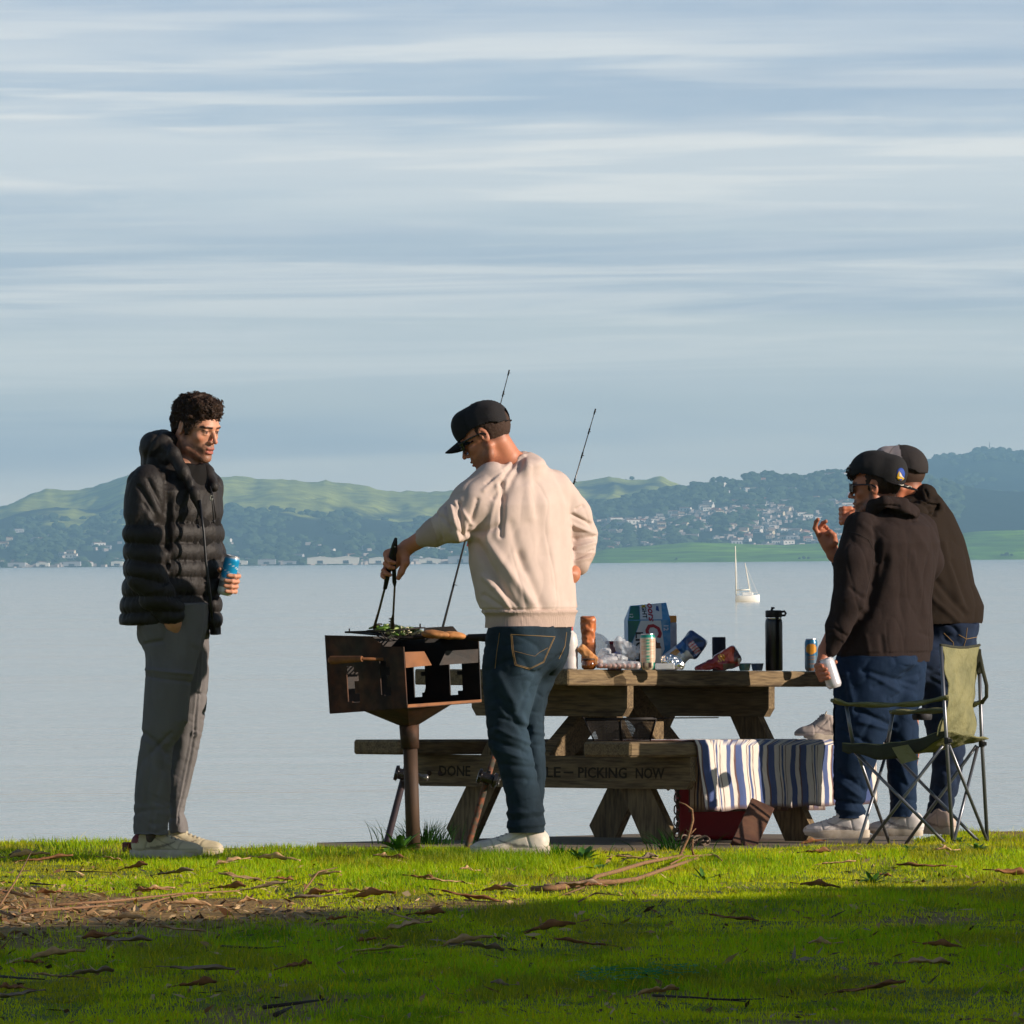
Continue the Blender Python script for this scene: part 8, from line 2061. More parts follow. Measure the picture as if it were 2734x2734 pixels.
JF = [((1440, 1795), (1385, 1900), .012, -.010), ((1330, 1800), (1400, 1930), .016, .012), ((1320, 1850), (1395, 1950), .012, -.010), ((1335, 1915), (1415, 1945), .008, -.010), ((1325, 1945), (1415, 1985), .008, .010), ((1310, 1975), (1410, 2010), .008, -.010),
      ((1320, 2000), (1420, 2030), .008, .008), ((1340, 2040), (1430, 2050), .009, -.008), ((1345, 2075), (1440, 2085), .010, -.006), ((1355, 2190), (1455, 2180), .008, -.010), ((1352, 2172), (1452, 2165), .007, .009), ((1356, 2208), (1455, 2200), .007, .009),
      ((1500, 1750), (1445, 1795), .009, -.014), ((1400, 1790), (1440, 1800), .008, -.008), ((1365, 1760), (1300, 1790), .012, -.007), ((1440, 1930), (1460, 1935), .007, -.008), ((1425, 1955), (1460, 1965), .007, .008), ((1420, 1990), (1460, 1995), .007, -.008), ((1330, 1700), (1318, 1780), .004, -.005)]
def jd(V, N_):
    e = np.array([1, 0.04, 1]); d = np.zeros(len(V))
    for (a, b, w_, am) in JF:
        dd, t = segd(V * e, pC(*a, -0.08) * e, pC(*b, -0.08) * e); d += 0.75 * am * np.exp(-(dd / w_) ** 2)
    return d - 0.004 * ridged(V, np.array([8.0, 8.0, 14.0]), 5.0, roty(0.5), 2, 1.8) - 0.003 * ridged(V, np.array([9.0, 9.0, 22.0]), 15.0, roty(-0.35), 1, 3.0)
def jc(V, N_):
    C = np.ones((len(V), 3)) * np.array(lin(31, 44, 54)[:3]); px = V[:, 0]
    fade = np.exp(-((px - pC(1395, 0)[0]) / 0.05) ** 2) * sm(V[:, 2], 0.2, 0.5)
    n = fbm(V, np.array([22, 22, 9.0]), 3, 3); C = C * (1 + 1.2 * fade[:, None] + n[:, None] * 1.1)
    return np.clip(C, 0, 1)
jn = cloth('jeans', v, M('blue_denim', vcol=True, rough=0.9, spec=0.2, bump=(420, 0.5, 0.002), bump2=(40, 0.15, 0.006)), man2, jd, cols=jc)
bv = bake_bvh(jn); mb = MB()
pk = [(1364, 1694), (1367, 1735), (1375, 1776), (1414, 1787), (1452, 1768), (1466, 1735), (1482, 1700)]
stitch(bv, pk + [pk[0]], 0.0014, 0.0004, mb)
stitch(bv, [(x + (1425 - x) * 0.06, y + (1738 - y) * 0.06) for x, y in pk[:]], 0.0009, 0.0004, mb)
stitch(bv, [(1372, 1738), (1410, 1748), (1428, 1752), (1440, 1742), (1462, 1730)], 0.0009, 0.0004, mb)
stitch(bv, [(1334, 1690), (1327, 1740), (1322, 1785)], 0.0017, 0.0008, mb); stitch(bv, [(1512, 1688), (1508, 1725), (1492, 1760)], 0.0015, 0.0008, mb)
mb.build('stitching', M('gold_thread', lin(140, 112, 70), 0.9), jn, smooth=True)
pz = P(1400, 2284, YC)[2]
for (hx, tx, da, db) in ((1462, 1256, -0.06, -0.02), (1464, 1282, 0.12, 0.16)):
    a = pC(hx, 2284, da); b = pC(tx, 2284, db); a[2] = b[2] = pz
    shoe('shoe', a, b, man2, 0.052, colr=lin(226, 214, 200))
# cropped hair under the cap
v = Vol(axis(hc[0] - 0.14, hc[0] + 0.14, 0.0045), axis(hc[1] - 0.12, hc[1] + 0.12, 0.0045), axis(hc[2] - 0.12, hc[2] + 0.13, 0.0045))
T = lambda x, y, z: hc + Rc @ np.array([x, y, z])
v.ell(T(0, -0.0185, 0.026), (0.0785, 0.098, 0.086), Rc, 0); v.ell(T(0, 0.09, -0.01), (0.12, 0.09, 0.14), Rc, 0.01, 's'); v.ell(T(0, 0.0, -0.095), (0.10, 0.12, 0.062), Rc, 0.01, 's')
for s_ in (-1, 1): v.ell(T(s_ * 0.082, -0.010, -0.004), (0.02, 0.022, 0.034), Rc, 0.004, 's')
V, F = v.mesh(1); N_ = normals(V, F); V = V + N_ * (fbm(V, 180, 2) * 0.004)[:, None]
link_mesh('hair', V, F, M('short_brown_hair', lin(62, 40, 26), 0.8, bump=(600, 0.6, 0.003)), man2)
cap_hat(hc, Rc, man2, M('cap_weave', vcol=True, rough=0.9, bump=(420, 0.5, 0.003)), mesh_back=True, brim_len=0.080, brim_drop=6.0)
sunglasses(hc, Rc, man2)
# small white lettering block on the cap front
mb = MB()
for i, (zz, w_) in enumerate(((0.093, 0.010), (0.082, 0.008), (0.071, 0.011), (0.060, 0.007), (0.049, 0.005))):
    for s_ in (-1, 1): mb.box(hc + Rc @ np.array([s_ * 0.013 - 0.002 * i, 0.1035 - 0.35 * max(0, zz - 0.075), zz]), (w_ * 0.5, 0.0012, 0.0028), Rc)
mb.build('cap_emblem', M('white_thread', lin(206, 196, 200), 0.8), man2)
# tongs
tg = thing('tongs', 'long steel tongs with black handles held over the vegetables on the grill', 'tongs', pC(1045, 1670, -0.2))
foot1 = pC(1000, 1676, 0.50); foot2 = pC(1048, 1678, 0.50)
mb = MB()
hd = unit(tong_top - tong_b1)
mb.tube([pC(1028, 1572, 0.04), pC(1036, 1530, 0.01), pC(1047, 1480, -0.027), pC(1053, 1455, -0.045), pC(1057, 1437, -0.06)], [0.0085, 0.0115, 0.0125, 0.0115, 0.006], 12, True, 0.7)
mb.build('handle', M('black_rubber', lin(22, 22, 28), 0.55), tg, smooth=True)
mb = MB(); mb.tube([pC(1054, 1566, 0.05), pC(1053, 1555, 0.04), pC(1052, 1515, 0.01), pC(1055, 1470, -0.02), pC(1057, 1445, -0.045)], [0.004, 0.0085, 0.0085, 0.009, 0.006], 12, True, 0.7)
mb.build('handle', MATS['black_rubber'], tg, smooth=True)
STEEL = M('dull_steel', lin(120, 116, 112), 0.38, metal=0.9, var=[(60.0, 0.5, lin(70, 60, 54))])
mb = MB(); mb.tube([pC(1028, 1568, 0.04), pC(1012, 1630, 0.30), pC(1001, 1668, 0.46), foot1], [0.0048, 0.0048, 0.006, 0.009], 8, True, 0.5); mb.build('arm', STEEL, tg, smooth=True)
mb = MB(); mb.tube([pC(1054, 1562, 0.05), pC(1050, 1640, 0.34), pC(1047, 1660, 0.43), foot2], [0.0040, 0.0042, 0.008, 0.009], 8, True, 0.5)
for i in range(4): mb.prism([(0, -0.006), (-0.011, 0.0), (0, 0.004)], -0.003, 0.003, frame((0, 1, 0)) @ rotx(math.pi / 2), pC(1044, 1652 + 7 * i, 0.40))
mb.build('arm', STEEL, tg, smooth=False)
mb = MB(); mb.lathe([(0.004, 0), (0.004, 0.003), (0.002, 0.004)], pC(1054.5, 1460, -0.04) + V3(0, -0.012, 0), rotx(math.pi / 2), 10); mb.build('rivet', STEEL, tg)

# --- man in the charcoal hoodie, seen from behind, by the table
YR = 33.92
pR = lambda px, py, d=0.0: P(px, py, YR + d)
AR = lambda py: pR(0, py)[2]
rO = V3(pR(2340, 2254)[0], YR, 0); rO[2] = AR(2254)
fwr = np.array((-0.96 * math.cos(0.06), 0.28 * math.cos(0.06), -math.sin(0.06))); Rr_ = frame(fwr)
hr = pR(2338, 1300, 0.0)
can2 = pR(2217, 1797, -0.27); can2_ax = unit(pR(2205, 1760, -0.27) - pR(2229, 1835, -0.27))
wr2 = pR(2202, 1735, -0.20)
v = Vol(axis(pR(2150, 0)[0], pR(2530, 0)[0], 0.010, [(pR(2150, 0)[0], pR(2400, 0)[0], 0.0031)]),
        axis(YR - 0.36, YR + 0.50, 0.010, [(YR - 0.36, YR - 0.18, 0.0035), (YR - 0.1, YR + 0.11, 0.0033), (YR + 0.26, YR + 0.46, 0.0035)]), axis(AR(2254) + 0.02, AR(1195), 0.010, [(AR(1850), AR(1725), 0.0033), (AR(1510), AR(1200), 0.0033)]))
head_sdf(v, hr, Rr_, pR(2362, 1368, 0.07), neck_r=0.050)
v.cap(pR(2370, 1420, 0.06), pR(2370, 1710, 0.05), 0.11, 0.10, 0.03)
v.cap(pR(2300, 1420, -0.06), pR(2450, 1420, 0.15), 0.05, 0.05, 0.03)
v.chain([pR(2290, 1425, -0.12), pR(2270, 1600, -0.18), wr2], [0.055, 0.042, 0.027], 0.02)
grip(v, can2, can2_ax, 0.031, V3(-0.7, 0.3, 0.0), V3(-0.5, -0.8, 0), wr2, hs=(0.045, 0.026, 0.006, -0.012), lens=(75, 95, 100, 95), thumb=(0.030, 0.036), th_ang=(-20, -75, -125), fr=0.0092)
# raised far arm: forearm, open hand with curled fingers
w3 = pR(2226, 1482, 0.33)
v.chain([pR(2440, 1425, 0.2), pR(2330, 1560, 0.34), w3], [0.05, 0.042, 0.026], 0.02)
pm = pR(2204, 1436, 0.33)
v.cap(w3, pm, 0.028, 0.029, 0.012); v.cap(pR(2214, 1452, 0.33), pR(2193, 1425, 0.33), 0.034, 0.024, 0.012)
finger(v, [pR(2186, 1428, 0.31), pR(2176, 1410, 0.30), pR(2179, 1394, 0.29), pR(2184, 1387, 0.28)], 0.0100)
finger(v, [pR(2194, 1424, 0.33), pR(2190, 1408, 0.33), pR(2197, 1397, 0.32), pR(2205, 1392, 0.31)], 0.0100)
finger(v, [pR(2200, 1424, 0.35), pR(2194, 1408, 0.36), pR(2199, 1402, 0.35), pR(2205, 1406, 0.33)], 0.0092)
finger(v, [pR(2208, 1424, 0.37), pR(2202, 1412, 0.38), pR(2206, 1408, 0.37), pR(2211, 1413, 0.35)], 0.0085)
v.chain([pR(2226, 1448, 0.30), pR(2226, 1430, 0.29), pR(2216, 1420, 0.29), pR(2207, 1424, 0.30)], [0.020, 0.0125, 0.0105, 0.009], 0.006)
v.chain([pR(2300, 1760, -0.03), pR(2280, 2000, -0.06), pR(2270, 2225, -0.05)], [0.08, 0.05, 0.032], 0.02)
v.chain([pR(2400, 1760, 0.08), pR(2425, 2000, 0.08), pR(2412, 2225, 0.08)], [0.08, 0.045, 0.032], 0.02)
V, F = v.mesh(1)
C = np.ones((len(V), 3)) * np.array(lin(178, 112, 82)[:3]); C *= (1 + fbm(V, 30, 3)[:, None] * 0.25)
C[V[:, 2] < 0.10] = lin(200, 196, 194)[:3]
head_cols(V, C, hr, Rr_, beard=0.85, hairline=0.95, brow=0.8)
man3 = link_mesh('person', V, F, SKIN, origin=rO, cols=C)
tag(man3, 'man in a charcoal hoodie, blue trousers and backward cap, seen from behind', 'person')
cR = math.radians(56); rwR = rowf(pR, cR, 0.66)
v = Vol(axis(pR(2180, 0)[0], pR(2525, 0)[0], 0.0055), axis(YR - 0.36, YR + 0.44, 0.0065), axis(AR(1792), AR(1310), 0.0055))
v.loft([rwR(1788, 2245, 2478, 0.04), rwR(1765, 2236, 2484, 0.04), rwR(1700, 2238, 2490, 0.04), rwR(1600, 2262, 2488, 0.04), rwR(1500, 2268, 2502, 0.04), rwR(1450, 2266, 2505, 0.04), rwR(1405, 2284, 2490, 0.04),
        rwR(1375, 2310, 2458, 0.05), rwR(1350, 2330, 2420, 0.06), rwR(1335, 2338, 2410, 0.06)], 0, 2.3, yaw=cR, round_=0.012)
v.chain([pR(2300, 1412, -0.10), pR(2278, 1500, -0.16), pR(2268, 1610, -0.20), pR(2240, 1680, -0.21), pR(2217, 1733, -0.21)], [0.078, 0.080, 0.074, 0.060, 0.040], 0.02)
v.chain([pR(2455, 1415, 0.16), pR(2475, 1500, 0.22), pR(2440, 1570, 0.30), pR(2330, 1560, 0.36), pR(2245, 1500, 0.345)], [0.075, 0.070, 0.065, 0.055, 0.044], 0.02)
v.chain([pR(2318, 1368, 0.0), pR(2330, 1352, -0.08), pR(2365, 1342, -0.12), pR(2410, 1350, -0.08), pR(2438, 1368, -0.02)], [0.024, 0.030, 0.032, 0.034, 0.030], 0.014)
v.ell(pR(2405, 1358, -0.05), (0.062, 0.075, 0.030), roty(0.42), 0.012)
v.ell(pR(2360, 1338, 0.02), (0.065, 0.085, 0.022), roty(0.1), 0.012)
v.ell(pR(2432, 1372, -0.05), (0.026, 0.055, 0.020), roty(0.5), 0.010)
HF = [((2362, 1362), (2442, 1388), .006, -.016), ((2340, 1352), (2400, 1352), .005, -.010), ((2300, 1400), (2345, 1440), .012, .006), ((2332, 1410), (2344, 1500), .010, -.012), ((2345, 1440), (2330, 1560), .012, -.014), ((2362, 1500), (2310, 1640), .022, -.014),
      ((2330, 1480), (2300, 1620), .012, .012), ((2285, 1430), (2325, 1450), .004, -.004), ((2268, 1570), (2305, 1600), .008, -.014), ((2250, 1600), (2300, 1585), .008, .010), ((2215, 1670), (2260, 1700), .007, -.014), ((2225, 1695), (2250, 1712), .006, .010), ((2205, 1690), (2240, 1680), .007, -.008),
      ((2300, 1640), (2250, 1760), .016, -.014), ((2440, 1480), (2475, 1640), .016, .008), ((2410, 1600), (2400, 1750), .02, -.007), ((2352, 1700), (2360, 1755), .012, -.010), ((2310, 1700), (2320, 1755), .010, .008), ((2430, 1400), (2480, 1470), .014, .006), ((2460, 1690), (2490, 1700), .01, -.008), ((2380, 1440), (2375, 1560), .02, .005)]
def hd_(V, N_):
    e = np.array([1, 0.04, 1]); d = np.zeros(len(V)); nr = sm(-V[:, 1], -(YR + 0.12), -(YR + 0.02))
    for (a, b, w_, am) in HF:
        dd, t = segd(V * e, pR(*a, -0.12) * e, pR(*b, -0.12) * e); d += 0.8 * am * np.exp(-(dd / w_) ** 2) * nr
    d += -0.005 * ridged(V, np.array([9.0, 9.0, 3.5]), 9.0, roty(0.25), 2, 1.4) - 0.003 * ridged(V, np.array([12.0, 12.0, 3.0]), 19.0, roty(-0.25), 1, 3.0)
    hem = (V[:, 2] < AR(1762)) & (V[:, 0] > pR(2236, 0)[0]); d = np.where(hem, d * 0.3 - 0.006, d)
    return d
HOOD = M('charcoal_fleece', lin(48, 39, 37), 0.95, spec=0.15, var=[(120.0, 0.35, lin(40, 33, 32))], bump=(300, 0.4, 0.002), bump2=(50, 0.3, 0.006))
hd2 = cloth('hoodie', v, HOOD, man3, hd_)
bv = bake_bvh(hd2); mb = MB()
stitch(bv, [(2264, 1420), (2290, 1425), (2318, 1440), (2333, 1470), (2328, 1520), (2312, 1585)], 0.0016, 0.0003, mb)
mb.build('seam', M('charcoal_thread', lin(40, 32, 30), 0.9), hd2, smooth=True)
v = Vol(axis(pR(2205, 0)[0], pR(2500, 0)[0], 0.0055), axis(YR - 0.28, YR + 0.30, 0.0065), axis(AR(2205), AR(1745), 0.0055))
v.loft(lrows(pR, [(1750, 2232, 2446), (1776, 2222, 2450), (1800, 2216, 2420), (1860, 2212, 2400), (1905, 2206, 2385), (1960, 2212, 2372), (2010, 2216, 2352), (2060, 2217, 2330), (2120, 2222, 2316), (2150, 2230, 2308), (2170, 2232, 2312), (2196, 2230, 2309)],
             -0.05, ([1776, 1850, 1950, 2060, 2200], [0.15, 0.15, 0.12, 0.095, 0.08])), 0, 2.2)
v.loft(lrows(pR, [(1750, 2300, 2472), (1776, 2300, 2476), (1810, 2310, 2474), (1860, 2330, 2468), (1905, 2345, 2450), (1960, 2355, 2455), (2010, 2362, 2455), (2060, 2366, 2452), (2120, 2374, 2448), (2160, 2374, 2450), (2192, 2370, 2440)],
             0.08, ([1776, 1850, 1950, 2060, 2200], [0.15, 0.15, 0.12, 0.095, 0.08])), 0.03, 2.2)
TF = [((2300, 1790), (2450, 1830), .010, -.010), ((2320, 1800), (2400, 1845), .010, .009), ((2258, 1800), (2275, 1880), .014, .012), ((2245, 1810), (2262, 1920), .012, -.012), ((2330, 1835), (2460, 1800), .010, -.008), ((2285, 1895), (2385, 1940), .012, -.016), ((2290, 1925), (2390, 1950), .010, .010),
      ((2250, 1950), (2320, 1985), .010, -.010), ((2240, 2060), (2310, 2110), .010, -.010), ((2235, 2085), (2300, 2130), .010, .010), ((2400, 2020), (2430, 2100), .010, .010), ((2380, 2060), (2440, 2110), .010, -.010), ((2230, 2140), (2310, 2150), .007, -.012), ((2232, 2160), (2310, 2168), .007, .010), ((2232, 2178), (2310, 2182), .006, -.008),
      ((2374, 2130), (2448, 2140), .007, -.010), ((2374, 2150), (2448, 2158), .007, .008), ((2220, 1890), (2285, 1880), .006, -.006), ((2222, 1900), (2222, 1960), .006, -.006)]
def td_(V, N_):
    e = np.array([1, 0.04, 1]); d = np.zeros(len(V))
    for (a, b, w_, am) in TF:
        dd, t = segd(V * e, pR(*a, -0.12) * e, pR(*b, -0.12) * e); d += 0.8 * am * np.exp(-(dd / w_) ** 2)
    return d - 0.005 * ridged(V, np.array([8.0, 8.0, 11.0]), 5.5, roty(0.6), 2, 1.8) - 0.004 * ridged(V, np.array([9.0, 9.0, 18.0]), 25.0, roty(-0.5), 1, 3.0)
cloth('trousers', v, M('blue_cotton', lin(22, 42, 68), 0.85, spec=0.2, var=[(14.0, 0.3, lin(17, 32, 52))], bump=(300, 0.3, 0.002), bump2=(36, 0.3, 0.008)), man3, td_)
for (hx, tx, da, db) in ((2318, 2149, -0.09, -0.04), (2460, 2325, 0.03, 0.10)):
    a = pR(hx, 2254, da); b = pR(tx, 2254, db); a[2] = b[2] = rO[2]
    shoe('shoe', a, b, man3, 0.052, h=0.09, colr=lin(228, 220, 216))
# hair: curls over the forehead and a fade at the neck
v = Vol(axis(hr[0] - 0.14, hr[0] + 0.14, 0.0045), axis(hr[1] - 0.13, hr[1] + 0.13, 0.0045), axis(hr[2] - 0.10, hr[2] + 0.15, 0.0045))
T = lambda x, y, z: hr + Rr_ @ np.array([x, y, z])
v.ell(T(0, -0.0165, 0.028), (0.0785, 0.099, 0.086), Rr_, 0); v.ell(T(0, 0.0, -0.10), (0.10, 0.13, 0.070), Rr_, 0.01, 's'); v.ell(T(0, 0.11, -0.02), (0.066, 0.085, 0.062), Rr_, 0.01, 's')
v.ell(T(0, 0.085, 0.066), (0.052, 0.024, 0.030), Rr_, 0.01)
for s_ in (-1, 1): v.ell(T(s_ * 0.082, -0.010, -0.004), (0.02, 0.022, 0.034), Rr_, 0.004, 's')
V, F = v.mesh(1); N_ = normals(V, F); V = V + N_ * (fbm(V, 150, 2) * 0.005)[:, None]
mb = MB(); mb.add(V, F.tolist()); q = (V - hr) @ Rr_; sel = np.nonzero((q[:, 1] > 0.072) & (q[:, 2] > 0.035))[0]
curls(5, V[sel], N_[sel], 110, 0.0015, 0.016, mb, 0.008); mb.build('hair', HAIRM, man3, smooth=True)
Rb = Rr_ @ rotz(math.pi) @ rotx(-0.36)
cap3 = cap_hat(hr + Rr_ @ np.array([0, -0.004, 0.008]), Rb, man3, MATS['cap_weave'], brim_len=0.072, flat=True, size=1.07)
sunglasses(hr, Rr_, man3)
bv = bake_bvh(cap3)
def decal(bvh, cx, cy, poly, lift, name, mat, parent, rot=0.0):
    """flat embroidered shape laid on the surface; poly in photo pixels round (cx, cy)"""
    c0 = onsurf(bvh, cx, cy, lift)
    if c0 is None: return None
    n = len(poly); rings = [0.0, 0.5, 1.0]; V = []; F = []
    for k in rings[1:]:
        for (x, y) in poly:
            q = onsurf(bvh, cx + x * k, cy + y * k, lift); V.append(q[0] if q else c0[0])
    V.append(c0[0])
    for i in range(n):
        j = (i + 1) % n; F.append((2 * n, i, j)); F.append((i, n + i, n + j, j))
    o = MB().add(V, F).build(name, mat, None, smooth=True)
    o.parent = parent; o.location = [-c for c in parent.parent['_o']] if parent.parent else [0, 0, 0]
    s_ = o.modifiers.new('thick', 'SOLIDIFY'); s_.thickness = 0.001; s_.offset = 0
    return o
ell_ = lambda a, b, n=28: [(a * math.cos(t), b * math.sin(t)) for t in np.linspace(0, 2 * math.pi, n, endpoint=False)]
YEL = M('yellow_thread', lin(226, 176, 40), 0.7); BLU = M('blue_thread', lin(30, 70, 160), 0.7); WTH = M('pale_thread', lin(214, 206, 190), 0.8)
ex, ey = 2403, 1267
decal(bv, ex, ey, ell_(12.8, 19.5), 0.0012, 'cap_emblem', YEL, cap3)
decal(bv, ex + 1, ey - 1, ell_(10.5, 16.5), 0.0024, 'cap_emblem', BLU, cap3)
decal(bv, ex - 1.5, ey + 5, [(-9, 4), (-6.5, -6), (-2, -14), (2, -9), (6, -1), (11, 4), (9, 8), (3, 11), (-4, 10)], 0.0036, 'cap_emblem', YEL, cap3)
decal(bv, ex - 1, ey + 4, [(-4, 0), (-2.5, -6), (-1.5, -12), (0.5, -6), (5, 0), (10, 5), (8, 5), (1, 1)], 0.0046, 'cap_emblem', WTH, cap3)
decal(bv, ex, ey + 12, [(-4, -1), (0, -1.5), (4, -1), (3, 2), (0, 2.4), (-3, 2)], 0.0050, 'cap_emblem', BLU, cap3)
# white script along the edge of the peak
pk_ = [c for c in cap3.children if c.name.startswith('cap_peak')][0]
mb = MB()
bvp = None
def script(px):
    from mathutils.bvhtree import BVHTree
    global bvp
    if bvp is None:
        me = pk_.data; co = [tuple(v.co) for v in me.vertices]; bvp = BVHTree.FromPolygons(co, [tuple(p.vertices) for p in me.polygons])
    return [q[0] for q in (onsurf(bvp, *p, lift=0.0036) for p in px) if q is not None]
for ln in ([(2378, 1290), (2384, 1293), (2392, 1293), (2387, 1296), (2396, 1297)], [(2399, 1295), (2406, 1298), (2412, 1297), (2408, 1300)], [(2416, 1299), (2422, 1302), (2427, 1300), (2433, 1303)]):
    q = script(ln)
    if len(q) > 1: mb.tube(q, 0.0022, 5)
if mb.v:
    e_ = mb.build('peak_script', WTH, None, smooth=True); e_.parent = cap3; e_.location = [-c for c in rO]
def c2_(ang, z):
    if 0.52 < z < 0.80 and -2.2 < ang < -1.2 and math.sin(z * 60 + ang * 9) > 0.1: return lin(190, 70, 70)
    if 0.10 < z < 0.45 and -2.3 < ang < -1.1 and math.sin(z * 90) > 0.5: return lin(150, 150, 190)
    return lin(222, 220, 226)
drink_can('drink_can', can2, can2_ax, 0.0320, 0.128, [(1.0, c2_)], 'white drink can held by the man in the charcoal hoodie')

# --- man behind him in a brown-black hoodie, one foot up on the bench
YB = 34.62
pB = lambda px, py, d=0.0: P(px, py, YB + d)
AB = lambda py: pB(0, py)[2]
bO = V3(pB(2500, 2246)[0], YB, 0); bO[2] = AB(2247)
fwb = np.array((-0.99 * math.cos(0.10), 0.14 * math.cos(0.10), -math.sin(0.10))); Rb4 = frame(fwb)
hb4 = pB(2402, 1276, 0.0)
v = Vol(axis(pB(2205, 0)[0], pB(2600, 0)[0], 0.012, [(pB(2205, 0)[0], pB(2460, 0)[0], 0.0036)]), axis(YB - 0.30, YB + 0.40, 0.011, [(YB - 0.18, YB + 0.10, 0.004)]), axis(AB(2240), AB(1180), 0.012, [(AB(1420), AB(1190), 0.0036)]))
head_sdf(v, hb4, Rb4, pB(2450, 1350, 0.04))
v.cap(pB(2460, 1420, 0.08), pB(2510, 1680, 0.08), 0.09, 0.09, 0.03)
wf = pB(2304, 1374, -0.14)
v.chain([pB(2430, 1400, -0.12), pB(2400, 1520, -0.2), wf], [0.055, 0.045, 0.028], 0.02)
fk = pB(2276, 1376, -0.14)
v.cap(wf, fk, 0.028, 0.034, 0.012)
for i in range(4):                                       # closed fist
    z = 0.028 - 0.019 * i
    finger(v, [fk + V3(-0.010, -0.020, z), fk + V3(-0.038, -0.026, z), fk + V3(-0.048, -0.004, z - 0.002), fk + V3(-0.026, 0.012, z - 0.003)], 0.0112)
v.chain([fk + V3(0.012, -0.030, 0.012), fk + V3(-0.012, -0.044, 0.002), fk + V3(-0.030, -0.040, -0.016)], [0.015, 0.012, 0.010], 0.006)
v.chain([pB(2520, 1760, 0.05), pB(2530, 1980, 0.04), pB(2512, 2215, 0.03)], [0.07, 0.035, 0.03], 0.02)
v.chain([pB(2460, 1760, -0.05), pB(2330, 1790, -0.10), pB(2300, 1955, -0.15)], [0.08, 0.055, 0.035], 0.02)
V, F = v.mesh(1)
C = np.ones((len(V), 3)) * np.array(lin(190, 116, 82)[:3]); C *= (1 + fbm(V, 30, 3)[:, None] * 0.25)
head_cols(V, C, hb4, Rb4, hairline=0.9)
man4 = link_mesh('person', V, F, SKIN, origin=bO, cols=C)
tag(man4, 'man half hidden behind the other at far right, in a grey-fronted cap and jeans', 'person')
cB = math.radians(60); rwB = rowf(pB, cB, 0.66)
v = Vol(axis(pB(2290, 0)[0], pB(2645, 0)[0], 0.0065), axis(YB - 0.34, YB + 0.36, 0.0075), axis(AB(1690), AB(1270), 0.0065))
v.loft([rwB(1684, 2400, 2614, 0.06), rwB(1660, 2390, 2624, 0.06), rwB(1620, 2385, 2627, 0.06), rwB(1560, 2370, 2602, 0.06), rwB(1500, 2350, 2590, 0.06), rwB(1430, 2340, 2572, 0.06), rwB(1370, 2350, 2545, 0.06), rwB(1330, 2380, 2515, 0.06), rwB(1300, 2420, 2490, 0.06)], 0, 2.2, yaw=cB, round_=0.012)
v.chain([pB(2440, 1390, -0.14), pB(2400, 1500, -0.2), pB(2370, 1520, -0.2), pB(2325, 1390, -0.15)], [0.075, 0.07, 0.06, 0.042], 0.02)
v.ell(pB(2470, 1318, 0.0), (0.055, 0.085, 0.045), roty(0.3), 0.012); v.ell(pB(2498, 1345, 0.0), (0.045, 0.085, 0.040), roty(0.9), 0.012); v.ell(pB(2470, 1345, -0.05), (0.05, 0.07, 0.035), None, 0.01); v.ell(pB(2460, 1362, -0.05), (0.06, 0.06, 0.022), roty(0.2), 0.01)
BF = [((2450, 1325), (2490, 1345), .007, -.014), ((2465, 1345), (2510, 1352), .006, -.016), ((2445, 1372), (2500, 1374), .006, -.014), ((2470, 1305), (2480, 1325), .005, -.010), ((2510, 1345), (2500, 1372), .006, -.012), ((2520, 1450), (2560, 1600), .016, .010), ((2500, 1550), (2580, 1640), .014, -.012), ((2540, 1500), (2590, 1620), .012, -.008), ((2490, 1600), (2560, 1660), .012, .010)]
def bd_(V, N_):
    e = np.array([1, 0.04, 1]); d = np.zeros(len(V))
    for (a, b, w_, am) in BF:
        dd, t = segd(V * e, pB(*a, -0.1) * e, pB(*b, -0.1) * e); d += am * np.exp(-(dd / w_) ** 2)
    return d - 0.006 * ridged(V, np.array([8.0, 8.0, 4.0]), 3.3, roty(-0.3), 2, 1.5)
cloth('hoodie', v, M('brown_black_fleece', lin(41, 33, 27), 0.95, spec=0.15, bump=(300, 0.4, 0.002), bump2=(50, 0.3, 0.006)), man4, bd_)
v = Vol(axis(pB(2250, 0)[0], pB(2630, 0)[0], 0.007), axis(YB - 0.32, YB + 0.30, 0.008), axis(AB(2228), AB(1660), 0.007))
v.loft(lrows(pB, [(1664, 2450, 2616), (1700, 2450, 2612), (1760, 2445, 2606), (1850, 2455, 2590), (1950, 2470, 2580), (2010, 2490, 2578), (2100, 2482, 2562), (2160, 2472, 2545), (2210, 2475, 2542)], 0.03, ([1664, 1800, 2000, 2210], [0.15, 0.14, 0.10, 0.08])), 0, 2.2)
v.chain([pB(2470, 1760, -0.06), pB(2330, 1800, -0.12), pB(2290, 1940, -0.16)], [0.105, 0.085, 0.06], 0.03)
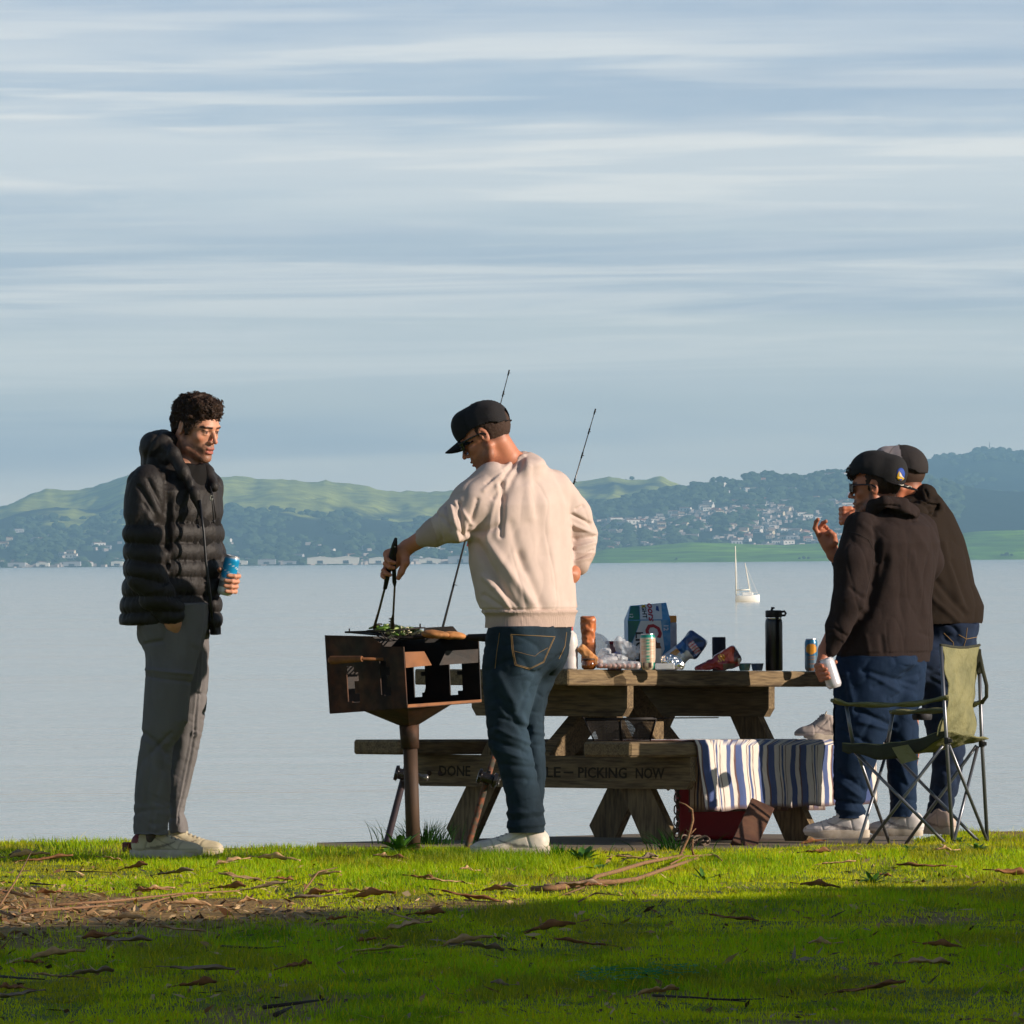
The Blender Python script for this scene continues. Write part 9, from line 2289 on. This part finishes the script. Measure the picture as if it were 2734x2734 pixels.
jn4 = cloth('jeans', v, MATS['blue_denim'], man4, lambda V, N_: -0.009 * ridged(V, np.array([9.0, 9.0, 14.0]), 2.2, roty(0.5), 2, 1.6), cols=lambda V, N_: np.ones((len(V), 3)) * np.array(lin(32, 44, 66)[:3]) * (1 + 0.8 * fbm(V, 24, 3)[:, None]))
bv = bake_bvh(jn4); mb = MB()
stitch(bv, [(2560, 1695), (2580, 1706), (2612, 1700)], 0.0015, 0.001, mb); stitch(bv, [(2582, 1676), (2579, 1706), (2570, 1735)], 0.0015, 0.001, mb); stitch(bv, [(2520, 1690), (2545, 1715), (2548, 1760)], 0.0014, 0.001, mb)
if mb.v: mb.build('stitching', MATS['gold_thread'], jn4, smooth=True)
a = pB(2545, 2248, -0.10); b = pB(2440, 2248, 0.12); a[2] = b[2] = AB(2248)
shoe('shoe', a, b, man4, 0.05, colr=lin(206, 184, 170))
capcol = lambda q, ang: np.where(((np.abs(ang) < 1.75) & (q[:, 2] > 0.03))[:, None], np.array(lin(158, 146, 146)[:3])[None], np.array(lin(40, 34, 34)[:3])[None])
cap4 = cap_hat(hb4, Rb4, man4, MATS['cap_weave'], crown_col=capcol, brim_len=0.07, size=1.05)
v = Vol(axis(hb4[0] - 0.14, hb4[0] + 0.14, 0.006), axis(hb4[1] - 0.12, hb4[1] + 0.12, 0.006), axis(hb4[2] - 0.10, hb4[2] + 0.14, 0.006))
T = lambda x, y, z: hb4 + Rb4 @ np.array([x, y, z])
v.ell(T(0, -0.0165, 0.028), (0.0785, 0.099, 0.086), Rb4, 0); v.ell(T(0, 0.0, -0.10), (0.10, 0.13, 0.075), Rb4, 0.01, 's'); v.ell(T(0, 0.10, -0.01), (0.10, 0.085, 0.12), Rb4, 0.01, 's')
for s_ in (-1, 1): v.ell(T(s_ * 0.082, -0.010, -0.004), (0.02, 0.022, 0.034), Rb4, 0.004, 's')
V, F = v.mesh(1); link_mesh('hair', V, F, MATS['short_brown_hair'], man4)

a = pB(2240, 1968, -0.32); b = pB(2146, 1966, -0.32); a[2] = b[2] = BENCH_TOP(a[0], a[1]) + 0.006
shoe('shoe', a, b, man4, 0.045, colr=lin(214, 198, 190))
